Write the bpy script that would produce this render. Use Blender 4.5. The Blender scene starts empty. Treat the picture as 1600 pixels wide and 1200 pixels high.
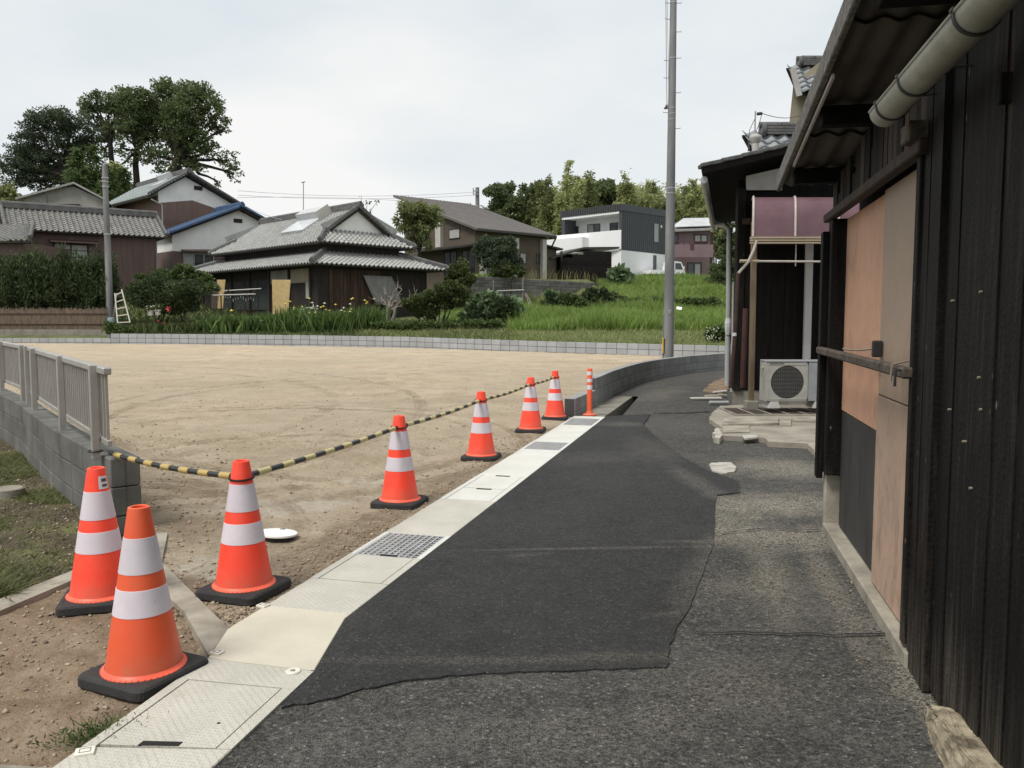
import bpy, bmesh, math, random
import numpy as np
from mathutils import Vector, Matrix

S = bpy.context.scene
COL = S.collection
RD = random.Random(11)
rad = math.radians

# ---------------------------------------------------------------- camera
EYE, FPX, PITCH = 1.42, 1290.0, math.atan(100.0 / 1290.0)
cam_data = bpy.data.cameras.new('camera')
cam_data.sensor_width = 36.0
cam_data.lens = 36.0 * FPX / 1600.0
cam_data.clip_start = 0.05
cam_data.clip_end = 2000.0
cam = bpy.data.objects.new('camera', cam_data)
COL.objects.link(cam)
cam.location = (0, 0, EYE)
cam.rotation_euler = (rad(90) - PITCH, 0, 0)
S.camera = cam

# ---------------------------------------------------------------- sky, sun, exposure
SUN_EL, SUN_AZ = rad(58), rad(226)          # azimuth clockwise from +Y: high behind the camera, a little to the left
world = bpy.data.worlds.new('World')
S.world = world
world.use_nodes = True
wt = world.node_tree
wt.nodes.clear()
w_out = wt.nodes.new('ShaderNodeOutputWorld')
w_sky = wt.nodes.new('ShaderNodeTexSky')
w_sky.sky_type = 'NISHITA'
w_sky.sun_disc = False
w_sky.sun_elevation = SUN_EL
w_sky.sun_rotation = SUN_AZ
w_bg1 = wt.nodes.new('ShaderNodeBackground')
w_bg1.inputs['Strength'].default_value = 0.10
w_bg2 = wt.nodes.new('ShaderNodeBackground')
w_bg2.inputs['Strength'].default_value = 0.96
w_mix = wt.nodes.new('ShaderNodeMixShader')
w_mix.inputs[0].default_value = 0.93
w_tc = wt.nodes.new('ShaderNodeTexCoord')
w_map = wt.nodes.new('ShaderNodeMapping')
w_map.inputs['Scale'].default_value = (1.3, 1.3, 3.4)
w_n = wt.nodes.new('ShaderNodeTexNoise')
w_n.inputs['Scale'].default_value = 1.5
w_n.inputs['Detail'].default_value = 5.0
w_n.inputs['Roughness'].default_value = 0.5
w_r = wt.nodes.new('ShaderNodeValToRGB')
w_r.color_ramp.elements[0].position = 0.36
w_r.color_ramp.elements[0].color = (0.715, 0.78, 0.82, 1)
w_r.color_ramp.elements[1].position = 0.66
w_r.color_ramp.elements[1].color = (0.945, 0.94, 0.92, 1)
wt.links.new(w_tc.outputs['Generated'], w_map.inputs['Vector'])
wt.links.new(w_map.outputs[0], w_n.inputs['Vector'])
wt.links.new(w_n.outputs['Fac'], w_r.inputs[0])
wt.links.new(w_r.outputs[0], w_bg2.inputs['Color'])
wt.links.new(w_sky.outputs[0], w_bg1.inputs['Color'])
wt.links.new(w_bg1.outputs[0], w_mix.inputs[1])
wt.links.new(w_bg2.outputs[0], w_mix.inputs[2])
wt.links.new(w_mix.outputs[0], w_out.inputs['Surface'])

sun_data = bpy.data.lights.new('sun', 'SUN')
sun_data.energy = 2.7
sun_data.angle = rad(20)
sun_data.color = (1.0, 0.96, 0.9)
sun = bpy.data.objects.new('sun', sun_data)
COL.objects.link(sun)
_sd = Vector((math.sin(SUN_AZ) * math.cos(SUN_EL), math.cos(SUN_AZ) * math.cos(SUN_EL), math.sin(SUN_EL)))
sun.rotation_euler = (-_sd).to_track_quat('-Z', 'Y').to_euler()

S.view_settings.view_transform = 'Standard'
S.view_settings.look = 'None'
S.view_settings.exposure = 0.12
S.view_settings.gamma = 1.0
S.view_settings.use_curve_mapping = False

# ---------------------------------------------------------------- measuring helpers (photograph -> metres)
_c, _s = math.cos(PITCH), math.sin(PITCH)
def at(px, py, Y):
    """the point of the place seen at a photograph position, Y metres ahead"""
    u, v = (px - 800) / FPX, (600 - py) / FPX
    t = Y / (_c + v * _s)
    return Vector((t * u, Y, EYE + t * (-_s + v * _c)))
def gnd(px, py, z=0.0):
    u, v = (px - 800) / FPX, (600 - py) / FPX
    t = (z - EYE) / (-_s + v * _c)
    return Vector((t * u, t * (_c + v * _s), z))
def lerp(a, b, t):
    return a + (b - a) * t

# ---------------------------------------------------------------- materials
def _nt(name):
    m = bpy.data.materials.new(name)
    m.use_nodes = True
    nt = m.node_tree
    b = nt.nodes['Principled BSDF']
    return m, nt, b
class N:
    """tiny node helper"""
    def __init__(s, nt):
        s.nt = nt
    def pos(s, scale=(1, 1, 1), rot=0.0, obj=False):
        mp = s.nt.nodes.new('ShaderNodeMapping')
        mp.inputs['Scale'].default_value = scale
        mp.inputs['Rotation'].default_value = (0, 0, rot)
        if obj:
            g = s.nt.nodes.new('ShaderNodeTexCoord'); o = g.outputs['Object']
        else:
            g = s.nt.nodes.new('ShaderNodeNewGeometry'); o = g.outputs['Position']
        s.nt.links.new(o, mp.inputs['Vector'])
        return mp.outputs[0]
    def noise(s, vec, scale, detail=4, rough=0.55, dist=0.0):
        n = s.nt.nodes.new('ShaderNodeTexNoise')
        n.inputs['Scale'].default_value = scale
        n.inputs['Detail'].default_value = detail
        n.inputs['Roughness'].default_value = rough
        n.inputs['Distortion'].default_value = dist
        s.nt.links.new(vec, n.inputs['Vector'])
        return n.outputs['Fac']
    def voro(s, vec, scale, feature='F1', out='Distance', rnd=1.0):
        n = s.nt.nodes.new('ShaderNodeTexVoronoi')
        n.feature = feature
        n.inputs['Scale'].default_value = scale
        n.inputs['Randomness'].default_value = rnd
        s.nt.links.new(vec, n.inputs['Vector'])
        return n.outputs[out]
    def ramp(s, fac, stops):
        r = s.nt.nodes.new('ShaderNodeValToRGB')
        e = r.color_ramp.elements
        while len(e) < len(stops):
            e.new(0.5)
        for k, (p, c) in enumerate(stops):
            e[k].position = p
            e[k].color = (c, c, c, 1) if isinstance(c, (int, float)) else (*c, 1)
        s.nt.links.new(fac, r.inputs[0])
        return r.outputs[0]
    def mix(s, fac, a, b, mode='MIX'):
        m = s.nt.nodes.new('ShaderNodeMix')
        m.data_type = 'RGBA'; m.blend_type = mode
        for sock, v in ((m.inputs[0], fac), (m.inputs[6], a), (m.inputs[7], b)):
            if isinstance(v, (int, float)):
                sock.default_value = v if sock is m.inputs[0] else (v, v, v, 1)
            elif isinstance(v, tuple):
                sock.default_value = (*v, 1)
            else:
                s.nt.links.new(v, sock)
        return m.outputs[2]
    def math(s, op, a, b=0.0):
        m = s.nt.nodes.new('ShaderNodeMath'); m.operation = op
        for sock, v in ((m.inputs[0], a), (m.inputs[1], b)):
            if isinstance(v, (int, float)): sock.default_value = v
            else: s.nt.links.new(v, sock)
        return m.outputs[0]
    def bump(s, h, strength, dist=0.01, prev=None):
        b = s.nt.nodes.new('ShaderNodeBump')
        b.inputs['Strength'].default_value = strength
        b.inputs['Distance'].default_value = dist
        s.nt.links.new(h, b.inputs['Height'])
        if prev is not None: s.nt.links.new(prev, b.inputs['Normal'])
        return b.outputs[0]
    def objrand(s):
        return s.nt.nodes.new('ShaderNodeObjectInfo').outputs['Random']
    def island(s):
        return s.nt.nodes.new('ShaderNodeNewGeometry').outputs['Random Per Island']
    def hsv(s, col, val=1.0, sat=1.0, hue=0.5):
        h = s.nt.nodes.new('ShaderNodeHueSaturation')
        for k, v in (('Value', val), ('Saturation', sat), ('Hue', hue)):
            if isinstance(v, (int, float)): h.inputs[k].default_value = v
            else: s.nt.links.new(v, h.inputs[k])
        if isinstance(col, tuple): h.inputs['Color'].default_value = (*col, 1)
        else: s.nt.links.new(col, h.inputs['Color'])
        return h.outputs[0]
    def rng(s, v, lo, hi):
        m = s.nt.nodes.new('ShaderNodeMapRange')
        m.inputs[3].default_value = lo; m.inputs[4].default_value = hi
        s.nt.links.new(v, m.inputs[0])
        return m.outputs[0]

def mat(name, c1, c2=None, scale=3.0, rough=0.75, bump=0.0, bscale=60.0, metal=0.0, orand=0.0, island=0.0,
        stretch=(1, 1, 1), spec=0.4, detail=5, c3=None):
    m, nt, b = _nt(name)
    n = N(nt)
    p = n.pos(stretch)
    c2 = c2 or tuple(x * 0.8 for x in c1)
    f = n.noise(p, scale, detail, 0.6)
    stops = [(0.32, c2), (0.66, c1)] if c3 is None else [(0.3, c2), (0.5, c1), (0.68, c3)]
    col = n.ramp(f, stops)
    if orand: col = n.hsv(col, val=n.rng(n.objrand(), 1 - orand, 1 + orand))
    if island: col = n.hsv(col, val=n.rng(n.island(), 1 - island, 1 + island))
    nt.links.new(col, b.inputs['Base Color'])
    b.inputs['Roughness'].default_value = rough
    b.inputs['Metallic'].default_value = metal
    b.inputs['Specular IOR Level'].default_value = spec
    if bump:
        nt.links.new(n.bump(n.noise(p, bscale, 4, 0.6), bump), b.inputs['Normal'])
    return m

def leaf_mat(name, dark, mid, light, trans=0.25):
    m, nt, b = _nt(name)
    n = N(nt)
    col = n.ramp(n.island(), [(0.0, dark), (0.55, mid), (1.0, light)])
    big = n.noise(n.pos(), 0.35, 2)
    col = n.hsv(col, val=n.rng(big, 0.62, 1.35))
    nt.links.new(col, b.inputs['Base Color'])
    b.inputs['Roughness'].default_value = 0.6
    b.inputs['Specular IOR Level'].default_value = 0.25
    t = nt.nodes.new('ShaderNodeBsdfTranslucent')
    nt.links.new(n.hsv(col, val=1.3), t.inputs['Color'])
    x = nt.nodes.new('ShaderNodeMixShader')
    x.inputs[0].default_value = trans
    nt.links.new(b.outputs[0], x.inputs[1]); nt.links.new(t.outputs[0], x.inputs[2])
    nt.links.new(x.outputs[0], nt.nodes['Material Output'].inputs['Surface'])
    return m

MT = {}
def sand_mat():
    m, nt, b = _nt('sand'); n = N(nt)
    p = n.pos()
    big = n.noise(p, 0.16, 4, 0.55, 0.6)
    mid = n.noise(p, 1.6, 6, 0.65, 0.5)
    fine = n.noise(p, 90, 3, 0.7)
    streak = n.noise(n.pos((0.7, 1.3, 1), rad(14)), 1.3, 8, 0.75, 0.6)
    grit = n.noise(p, 27, 5, 0.8)
    col = n.ramp(mid, [(0.28, (0.475, 0.375, 0.262)), (0.5, (0.61, 0.50, 0.362)), (0.72, (0.72, 0.60, 0.45))])
    col = n.mix(n.ramp(big, [(0.42, 0.0), (0.62, 0.55)]), col, (0.53, 0.455, 0.345))
    col = n.mix(n.ramp(streak, [(0.50, 0.0), (0.70, 0.35)]), col, (0.45, 0.355, 0.245))
    col = n.hsv(col, val=n.rng(fine, 0.62, 1.36))
    col = n.hsv(col, val=n.ramp(grit, [(.28, .5), (.46, .95), (.70, 1.04)]))
    peb = n.voro(p, 16, 'F1')
    for (cx, cy, rx, ry, rot, amt, cc_) in [(-1.15, 5.2, .35, 1.3, -.26, .75, (.27, .20, .135)), (-.75, 6.6, .30, 1.6, -.26, .65, (.29, .22, .15)), (-2.2, 5.6, .5, .7, .2, .55, (.31, .24, .165)), (-1.75, 4.35, .35, .45, -.5, .6, (.25, .185, .125)), (-1.68, 4.75, .34, .34, .4, .95, (.70, .64, .53)), (-1.7, 6.3, .9, .42, .3, .9, (.66, .59, .48)), (-1.2, 7.2, .5, .35, -.6, .8, (.66, .59, .48)), (-1.9, 8.6, 1.3, .45, -.3, .45, (.36, .275, .185)), (-.4, 14, 3.0, .8, .15, .4, (.37, .285, .195)), (-5, 17, 4.5, 1.2, .1, .35, (.38, .295, .2)), (-8, 24, 6, 1.4, 0, .3, (.40, .31, .215)), (2.2, 24, 3.0, 1.2, -.5, .45, (.40, .31, .215)), (-3.6, 10.5, 1.2, .7, .5, .4, (.57, .49, .38)), (-14, 31, 7, 2.5, 0, .35, (.60, .47, .325))]:
        mp = nt.nodes.new('ShaderNodeMapping'); mp.vector_type = 'TEXTURE'
        mp.inputs['Location'].default_value = (cx, cy, 0); mp.inputs['Scale'].default_value = (rx, ry, 1000); mp.inputs['Rotation'].default_value = (0, 0, rot)
        nt.links.new(p, mp.inputs['Vector'])
        ln = nt.nodes.new('ShaderNodeVectorMath'); ln.operation = 'LENGTH'; nt.links.new(mp.outputs[0], ln.inputs[0])
        ms = n.ramp(n.math('ADD', ln.outputs['Value'], n.math('MULTIPLY', n.math('SUBTRACT', n.noise(p, 2.2, 6, 0.72, 1.2), .5), 1.7)), [(0.45, 1.0), (0.80, 0.0)])
        ms = n.math('MULTIPLY', ms, n.ramp(n.noise(p, 13, 5, .75), [(.34, .35), (.56, 1.0)]))
        col = n.mix(n.math('MULTIPLY', ms, amt), col, cc_)
    for (cx, cy, rr_, dk) in [(-3.3, 9.6, 3.05, .5), (-3.3, 9.6, 3.45, .5), (-2.4, 8.4, 1.55, .45), (-3.6, 5.2, 1.9, .45), (-3.6, 5.2, 2.15, .45), (.6, 13.5, 6.6, .4), (.6, 13.5, 7.2, .4), (-12, 12, 9.2, .35), (-12, 12, 10.6, .35), (-4.5, 22, 14.2, .3), (-4.5, 22, 12.7, .3)]:
        # tyre tracks: packed sand and the ruts' faint shade painted in as broken rings
        mp = nt.nodes.new('ShaderNodeMapping'); mp.vector_type = 'TEXTURE'
        mp.inputs['Location'].default_value = (cx, cy, 0); mp.inputs['Scale'].default_value = (rr_, rr_, 1000)
        nt.links.new(p, mp.inputs['Vector'])
        ln = nt.nodes.new('ShaderNodeVectorMath'); ln.operation = 'LENGTH'; nt.links.new(mp.outputs[0], ln.inputs[0])
        w_ = .11 / rr_
        dd_ = n.math('ABSOLUTE', n.math('ADD', n.math('SUBTRACT', ln.outputs['Value'], 1.0), n.math('MULTIPLY', n.math('SUBTRACT', n.noise(p, 5, 4), .5), w_ * .8)))
        rg = n.ramp(n.math('DIVIDE', dd_, w_), [(.25, .9), (.55, .35), (.75, 1.0), (1.0, 0.0)])
        col = n.mix(n.math('MULTIPLY', n.math('MULTIPLY', rg, n.ramp(n.noise(p, .9, 5, .7), [(.42, 0.0), (.58, 1.0)])), dk * 1.6), col, (.29, .22, .15))
    col = n.hsv(col, val=n.rng(fine, 0.78, 1.2))
    pebm = n.math('MULTIPLY', n.ramp(peb, [(0.10, 1.0), (0.2, 0.0)]), n.ramp(n.noise(p, 4, 2), [(0.54, 0.0), (0.66, 0.85)]))
    col = n.mix(pebm, col, (0.23, 0.175, 0.125))
    nt.links.new(col, b.inputs['Base Color'])
    b.inputs['Roughness'].default_value = 0.95
    b.inputs['Specular IOR Level'].default_value = 0.15
    h = n.bump(fine, 0.9, 0.008)
    h = n.bump(n.noise(p, 7, 9, 0.8), 1.0, 0.075, h)
    h = n.bump(grit, 0.8, 0.02, h)
    nt.links.new(h, b.inputs['Normal'])
    return m
def dirt_mat():
    m, nt, b = _nt('dirt'); n = N(nt)
    p = n.pos()
    mid = n.noise(p, 3.4, 7, 0.68, 0.4)
    fine = n.noise(p, 70, 4, 0.72)
    col = n.ramp(mid, [(0.27, (0.135, 0.095, 0.062)), (0.5, (0.255, 0.19, 0.13)), (0.74, (0.37, 0.295, 0.215))])
    col = n.hsv(col, val=n.rng(fine, 0.6, 1.38))
    v = n.voro(p, 42, 'F1')
    col = n.mix(n.math('MULTIPLY', n.ramp(v, [(0.10, 0.75), (0.24, 0.0)]), n.ramp(n.noise(p, 8, 2), [(0.48, 0), (0.6, 1.0)])), col, (0.37, 0.315, 0.245))
    nt.links.new(col, b.inputs['Base Color'])
    b.inputs['Roughness'].default_value = 0.97
    b.inputs['Specular IOR Level'].default_value = 0.12
    h = n.bump(fine, 0.8, 0.008)
    h = n.bump(n.noise(p, 15, 6, 0.7), 1.0, 0.03, h)
    nt.links.new(h, b.inputs['Normal'])
    return m
def asphalt_mat(name, dark, light, grain, spots, contrast):
    """bitumen with its stones: cells of unequal tone, a fine film between them, pale dust worn in where spots say"""
    m, nt, b = _nt(name); n = N(nt)
    p = n.pos()
    def cells(sc):
        c_ = n.voro(p, sc, 'F1', 'Color'); s_ = nt.nodes.new('ShaderNodeSeparateColor'); nt.links.new(c_, s_.inputs[0])
        return s_.outputs[0], n.voro(p, sc, 'F1', 'Distance')
    c1, d1 = cells(grain); c2, d2 = cells(grain * .47)
    big = n.noise(p, 0.8, 6, 0.65, 0.8)
    mid = n.noise(p, 5, 5, 0.7)
    f = n.math('ADD', n.math('MULTIPLY', c1, contrast), n.math('MULTIPLY', n.math('MULTIPLY', c2, c2), contrast * .7))
    f = n.math('ADD', f, n.math('MULTIPLY', big, .55)); f = n.math('ADD', f, n.math('MULTIPLY', mid, .45))
    f = n.math('SUBTRACT', f, n.math('MULTIPLY', d1, .30))
    lo_ = .28 + contrast * .22
    col = n.ramp(f, [(lo_, dark), (lo_ + .34, tuple((a + b_) / 2 for a, b_ in zip(dark, light))), (min(.99, lo_ + .62), light)])
    bright = n.math('MULTIPLY', n.ramp(c2, [(.90, 0.0), (.96, 1.0)]), n.ramp(d2, [(.25, 1.0), (.45, 0.0)]))
    col = n.mix(n.math('MULTIPLY', bright, .55), col, tuple(min(1, x * 2.6) for x in light))
    for (cx, cy, rx, ry, rot, amt) in spots:
        mp = nt.nodes.new('ShaderNodeMapping'); mp.vector_type = 'TEXTURE'
        mp.inputs['Location'].default_value = (cx, cy, 0); mp.inputs['Scale'].default_value = (rx, ry, 1000); mp.inputs['Rotation'].default_value = (0, 0, rot)
        nt.links.new(p, mp.inputs['Vector'])
        ln = nt.nodes.new('ShaderNodeVectorMath'); ln.operation = 'LENGTH'; nt.links.new(mp.outputs[0], ln.inputs[0])
        ms = n.ramp(n.math('ADD', ln.outputs['Value'], n.math('MULTIPLY', n.math('SUBTRACT', n.noise(p, 2.6, 6, 0.7, 1.0), .5), 1.6)), [(0.25, 1.0), (1.0, 0.0)])
        ms = n.math('MULTIPLY', ms, n.ramp(n.math('ADD', n.math('MULTIPLY', n.noise(p, 46, 5, 0.8), .7), n.math('MULTIPLY', c1, .3)), [(.40, .0), (.60, 1.0)]))
        col = n.mix(n.math('MULTIPLY', ms, amt), col, (0.36, 0.325, 0.26))
    nt.links.new(col, b.inputs['Base Color'])
    b.inputs['Roughness'].default_value = 0.85
    b.inputs['Specular IOR Level'].default_value = 0.3
    h = n.bump(d1, 1.0, 0.006)
    h = n.bump(d2, 0.5, 0.008, h)
    h = n.bump(mid, 0.35, 0.02, h)
    nt.links.new(h, b.inputs['Normal'])
    return m
def charred_mat():
    m, nt, b = _nt('charred_wood'); n = N(nt)
    p = n.pos((1, 1, 0.06))
    q = n.pos((1, 1, 1.25))
    st = n.noise(p, 34, 6, 0.65, 0.3)
    big = n.noise(n.pos((1, 1, 0.25)), 2.3, 4, 0.6)
    col = n.ramp(st, [(0.3, (0.0026, 0.0024, 0.0022)), (0.54, (0.0068, 0.0058, 0.0053)), (0.80, (0.032, 0.025, 0.020))])
    red = n.math('MULTIPLY', n.ramp(big, [(0.56, 0.0), (0.72, 0.8)]), n.ramp(st, [(0.42, 0.0), (0.62, 1.0)]))
    col = n.mix(red, col, (0.075, 0.038, 0.022))
    zz = nt.nodes.new('ShaderNodeSeparateXYZ'); nt.links.new(n.pos(), zz.inputs[0])
    low = n.math('MULTIPLY', n.ramp(n.math('ADD', n.math('MULTIPLY', zz.outputs[2], 0.9), n.math('MULTIPLY', n.noise(p, 12, 4), 0.5)), [(0.28, 0.9), (0.62, 0.0)]), n.ramp(st, [(0.38, 0.1), (0.6, 1.0)]))
    col = n.mix(n.math('MULTIPLY', low, 0.55), col, (0.105, 0.088, 0.070))
    chip = n.math('MULTIPLY', n.ramp(n.voro(n.pos((1, 1, 0.45)), 17), [(0.07, 1.0), (0.13, 0.0)]), n.ramp(n.noise(q, 5, 3), [(0.54, 0), (0.64, 1.0)]))
    col = n.mix(n.math('MULTIPLY', chip, 0.4), col, (0.26, 0.225, 0.185))
    col = n.hsv(col, val=n.rng(n.objrand(), 0.7, 1.35))
    nt.links.new(col, b.inputs['Base Color'])
    b.inputs['Roughness'].default_value = 0.72
    b.inputs['Specular IOR Level'].default_value = 0.16
    v = n.voro(q, 46, 'F1')
    h = n.bump(v, 0.55, 0.004)
    h = n.bump(st, 0.9, 0.005, h)
    h = n.bump(n.noise(n.pos((1, 1, .10)), 130, 3, .7), 0.6, 0.003, h)
    nt.links.new(h, b.inputs['Normal'])
    return m
def door_mat(name, c_hi, c_lo, stain):
    m, nt, b = _nt(name); n = N(nt)
    a = n.noise(n.pos((1, 1, 0.7)), 3.6, 8, 0.70, 1.0)
    s = n.noise(n.pos((1, 1, 0.5)), 4, 7, 0.7, 1.0)
    col = n.ramp(a, [(0.38, c_lo), (0.60, c_hi)])
    b2_ = n.noise(n.pos((1, 1, .7)), 1.3, 5, .7, 1.5)
    col = n.hsv(col, val=n.ramp(b2_, [(.30, .58), (.5, .95), (.7, 1.0)]), sat=n.rng(a, .82, 1.15))
    col = n.mix(n.ramp(n.noise(n.pos((1, 1, .22)), 11, 6, .72, 1.2), [(.56, 0.0), (.72, .38)]), col, tuple(x * .45 for x in c_lo))
    sm_ = n.math('MULTIPLY', n.ramp(n.noise(n.pos((1, 1, .6)), 2.4, 6, .75, 2.0), [(.53, 0.0), (.68, .75)]), stain)
    col = n.mix(sm_, col, (0.13, .095, .07))
    zz = nt.nodes.new('ShaderNodeSeparateXYZ'); nt.links.new(n.pos(), zz.inputs[0])
    up = n.ramp(n.math('ADD', n.math('MULTIPLY', zz.outputs[2], 0.5), n.math('MULTIPLY', s, 0.35)), [(0.35, 0.0), (0.95, 1.0)])
    col = n.mix(n.math('MULTIPLY', up, stain), col, (0.27, 0.215, 0.165))
    col = n.mix(n.ramp(n.noise(n.pos(), 26, 3, 0.7), [(0.66, 0.0), (0.74, 0.45)]), col, (0.14, 0.09, 0.065))
    nt.links.new(col, b.inputs['Base Color'])
    b.inputs['Roughness'].default_value = 0.72
    nt.links.new(n.bump(n.noise(n.pos(), 70, 4), 0.25, 0.004), b.inputs['Normal'])
    return m
def plate_mat(name, c1, c2, pattern=True):
    m, nt, b = _nt(name); n = N(nt)
    p = n.pos((1, 1, 1), rad(-14.8))
    a = n.noise(n.pos(), 2.5, 6, 0.65)
    col = n.ramp(a, [(0.3, c2), (0.65, c1)])
    col = n.hsv(col, val=n.rng(n.noise(n.pos(), 55, 3, 0.7), 0.86, 1.12))
    st = n.ramp(n.noise(n.pos(), 14, 5, 0.7), [(0.62, 0.0), (0.78, 0.5)])
    col = n.mix(st, col, (0.30, 0.255, 0.19))
    b.inputs['Roughness'].default_value = 0.62
    h = n.bump(n.noise(n.pos(), 120, 2), 0.12, 0.002)
    if pattern:
        # raised lozenges, alternately turned: two crossed sets of short dashes
        d1 = n.voro(n.pos((26, 62, 1), rad(30)), 1.0, 'F1', 'Distance', 0.12)
        d2 = n.voro(n.pos((62, 26, 1), rad(30)), 1.0, 'F1', 'Distance', 0.12)
        hh = n.math('MAXIMUM', n.ramp(d1, [(0.16, 1.0), (0.33, 0.0)]), n.ramp(d2, [(0.16, 1.0), (0.33, 0.0)]))
        h = n.bump(hh, 0.5, 0.004, h)
        col = n.mix(n.math('MULTIPLY', hh, 0.16), col, tuple(min(1, x * 1.25) for x in c1))
    nt.links.new(col, b.inputs['Base Color'])
    nt.links.new(h, b.inputs['Normal'])
    return m
def wave_mat(name, c1, c2, per_m, rough=0.6, bump=0.6, axis_rot=0.0):
    """thin sheet siding with fine vertical ribs too small to build far away"""
    m, nt, b = _nt(name); n = N(nt)
    st = n.noise(n.pos((1, 1, 0.1)), 5, 5, 0.6)
    col = n.ramp(st, [(0.3, c2), (0.7, c1)])
    nt.links.new(col, b.inputs['Base Color'])
    b.inputs['Roughness'].default_value = rough
    return m
def tile_mat(name, c1, c2):
    m, nt, b = _nt(name); n = N(nt)
    a = n.noise(n.pos(), 2.6, 6, 0.7)
    col = n.ramp(a, [(0.3, c2), (0.68, c1)])
    col = n.hsv(col, val=n.rng(n.noise(n.pos(), 9, 3, 0.7), 0.68, 1.34))
    nt.links.new(col, b.inputs['Base Color'])
    b.inputs['Roughness'].default_value = 0.5
    b.inputs['Specular IOR Level'].default_value = 0.5
    return m
MT['sand'] = sand_mat()
MT['dirt'] = dirt_mat()
MT['old_asphalt'] = asphalt_mat('old_asphalt', (0.024, 0.0235, 0.0215), (0.130, 0.125, 0.112), 150, [(2.0, 6.3, 1.0, .55, .1, .95), (1.9, 5.35, .85, .40, 0.0, .8), (1.55, 5.7, .5, .5, 0.0, .6), (1.25, 4.3, .5, .25, 0, .25), (2.6, 7.9, .8, .7, 0, .8), (1.5, 4.8, .16, 1.2, -.2, .5), (2.9, 16, .5, 2.2, -.4, .35), (1.72, 4.4, .10, 1.6, -.21, .45), (1.55, 3.0, .09, 1.0, -.21, .6), (.9, 3.1, .5, .35, .3, .18), (.2, 2.75, .6, .25, 0, .15)], .50)
MT['new_asphalt'] = asphalt_mat('new_asphalt', (0.0185, 0.0187, 0.019), (0.066, 0.0655, 0.064), 170, [(0.55, 5.05, 1.25, .035, .06, .28), (1.2, 5.2, .30, .05, 0, .3), (.75, 3.9, .16, .06, .3, .22), (.1, 4.9, .2, .05, .2, .2), (1.5, 11.2, .5, .35, 0, .3), (1.55, 9.0, .35, 1.2, 0, .18), (.65, 3.4, .5, .06, 0, .22), (1.62, 7.1, .16, 1.3, .1, .30), (1.12, 4.7, .15, 1.1, -.36, .28), (-.1, 3.35, .9, .06, 0, .2), (.9, 8.4, .8, .5, .3, .12)], .40)
MT['charred'] = charred_mat()
MT['black_wood'] = mat('black_wood', (0.0095, 0.0082, 0.0075), (0.004, 0.0036, 0.0034), 14, 0.8, 0.3, 60, stretch=(1, 1, 0.12), orand=0.25, spec=0.1)
MT['old_wood'] = mat('old_wood', (0.060, 0.036, 0.024), (0.014, 0.010, 0.008), 20, 0.8, 0.5, 60, stretch=(1, 1, 0.08), orand=0.35)
MT['grey_wood'] = mat('grey_wood', (0.115, 0.09, 0.07), (0.032, 0.026, 0.021), 16, 0.85, 0.6, 70)
MT['brown_post'] = mat('brown_post', (0.17, 0.125, 0.075), (0.09, 0.065, 0.04), 12, 0.8, 0.3, stretch=(1, 1, 0.15))
MT['door_orange'] = door_mat('door_orange', (0.66, 0.365, 0.235), (0.57, 0.30, 0.185), 0.22)
MT['door_brown'] = door_mat('door_brown', (0.50, 0.335, 0.24), (0.37, 0.255, 0.185), 0.8)
MT['door_black'] = mat('door_black', (0.048, 0.046, 0.043), (0.020, 0.019, 0.018), 9, 0.7, 0.3, stretch=(1, 1, 0.2))
MT['concrete'] = mat('concrete', (0.38, 0.345, 0.28), (0.17, 0.153, 0.122), 3.5, 0.85, 0.35, 45, detail=8)
MT['cream_concrete'] = mat('cream_concrete', (0.60, 0.56, 0.455), (0.50, 0.465, 0.37), 2.2, 0.8, 0.2, 60, detail=7)
MT['old_concrete'] = mat('old_concrete', (0.27, 0.255, 0.215), (0.15, 0.138, 0.115), 3.0, 0.92, 0.6, 30, detail=8)
MT['apron'] = mat('apron', (0.27, 0.243, 0.20), (0.15, 0.134, 0.108), 2.4, 0.92, 0.7, 40, detail=10, c3=(0.34, 0.31, 0.25))
MT['white_mortar'] = mat('white_mortar', (0.50, 0.475, 0.42), (0.26, 0.24, 0.20), 7, 0.9, 0.6, 40, detail=8)
MT['block_light'] = mat('block_light', (0.365, 0.375, 0.385), (0.30, 0.308, 0.318), 2.4, 0.9, 0.3, 70, orand=0.10, detail=7)
MT['block_mid'] = mat('block_mid', (0.33, 0.333, 0.325), (0.24, 0.242, 0.235), 2.0, 0.9, 0.35, 60, orand=0.12, detail=7)
MT['block_dark'] = mat('block_dark', (0.160, 0.157, 0.143), (0.082, 0.081, 0.073), 2.2, 0.93, 0.4, 55, orand=0.14, detail=7)
MT['joint'] = mat('joint', (0.085, 0.085, 0.082), None, 5, 0.95)
MT['plate'] = plate_mat('plate', (0.53, 0.51, 0.445), (0.42, 0.405, 0.345))
MT['plate_far'] = plate_mat('plate_far', (0.66, 0.655, 0.605), (0.56, 0.555, 0.505))
MT['galv'] = mat('galv', (0.62, 0.63, 0.63), (0.48, 0.49, 0.49), 9, 0.45, 0.1, metal=0.35)
MT['dark_void'] = mat('dark_void', (0.018, 0.017, 0.016), None, 5, 0.95)
MT['alu'] = mat('alu', (0.42, 0.395, 0.365), (0.36, 0.34, 0.312), 6, 0.42, metal=0.35)
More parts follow.
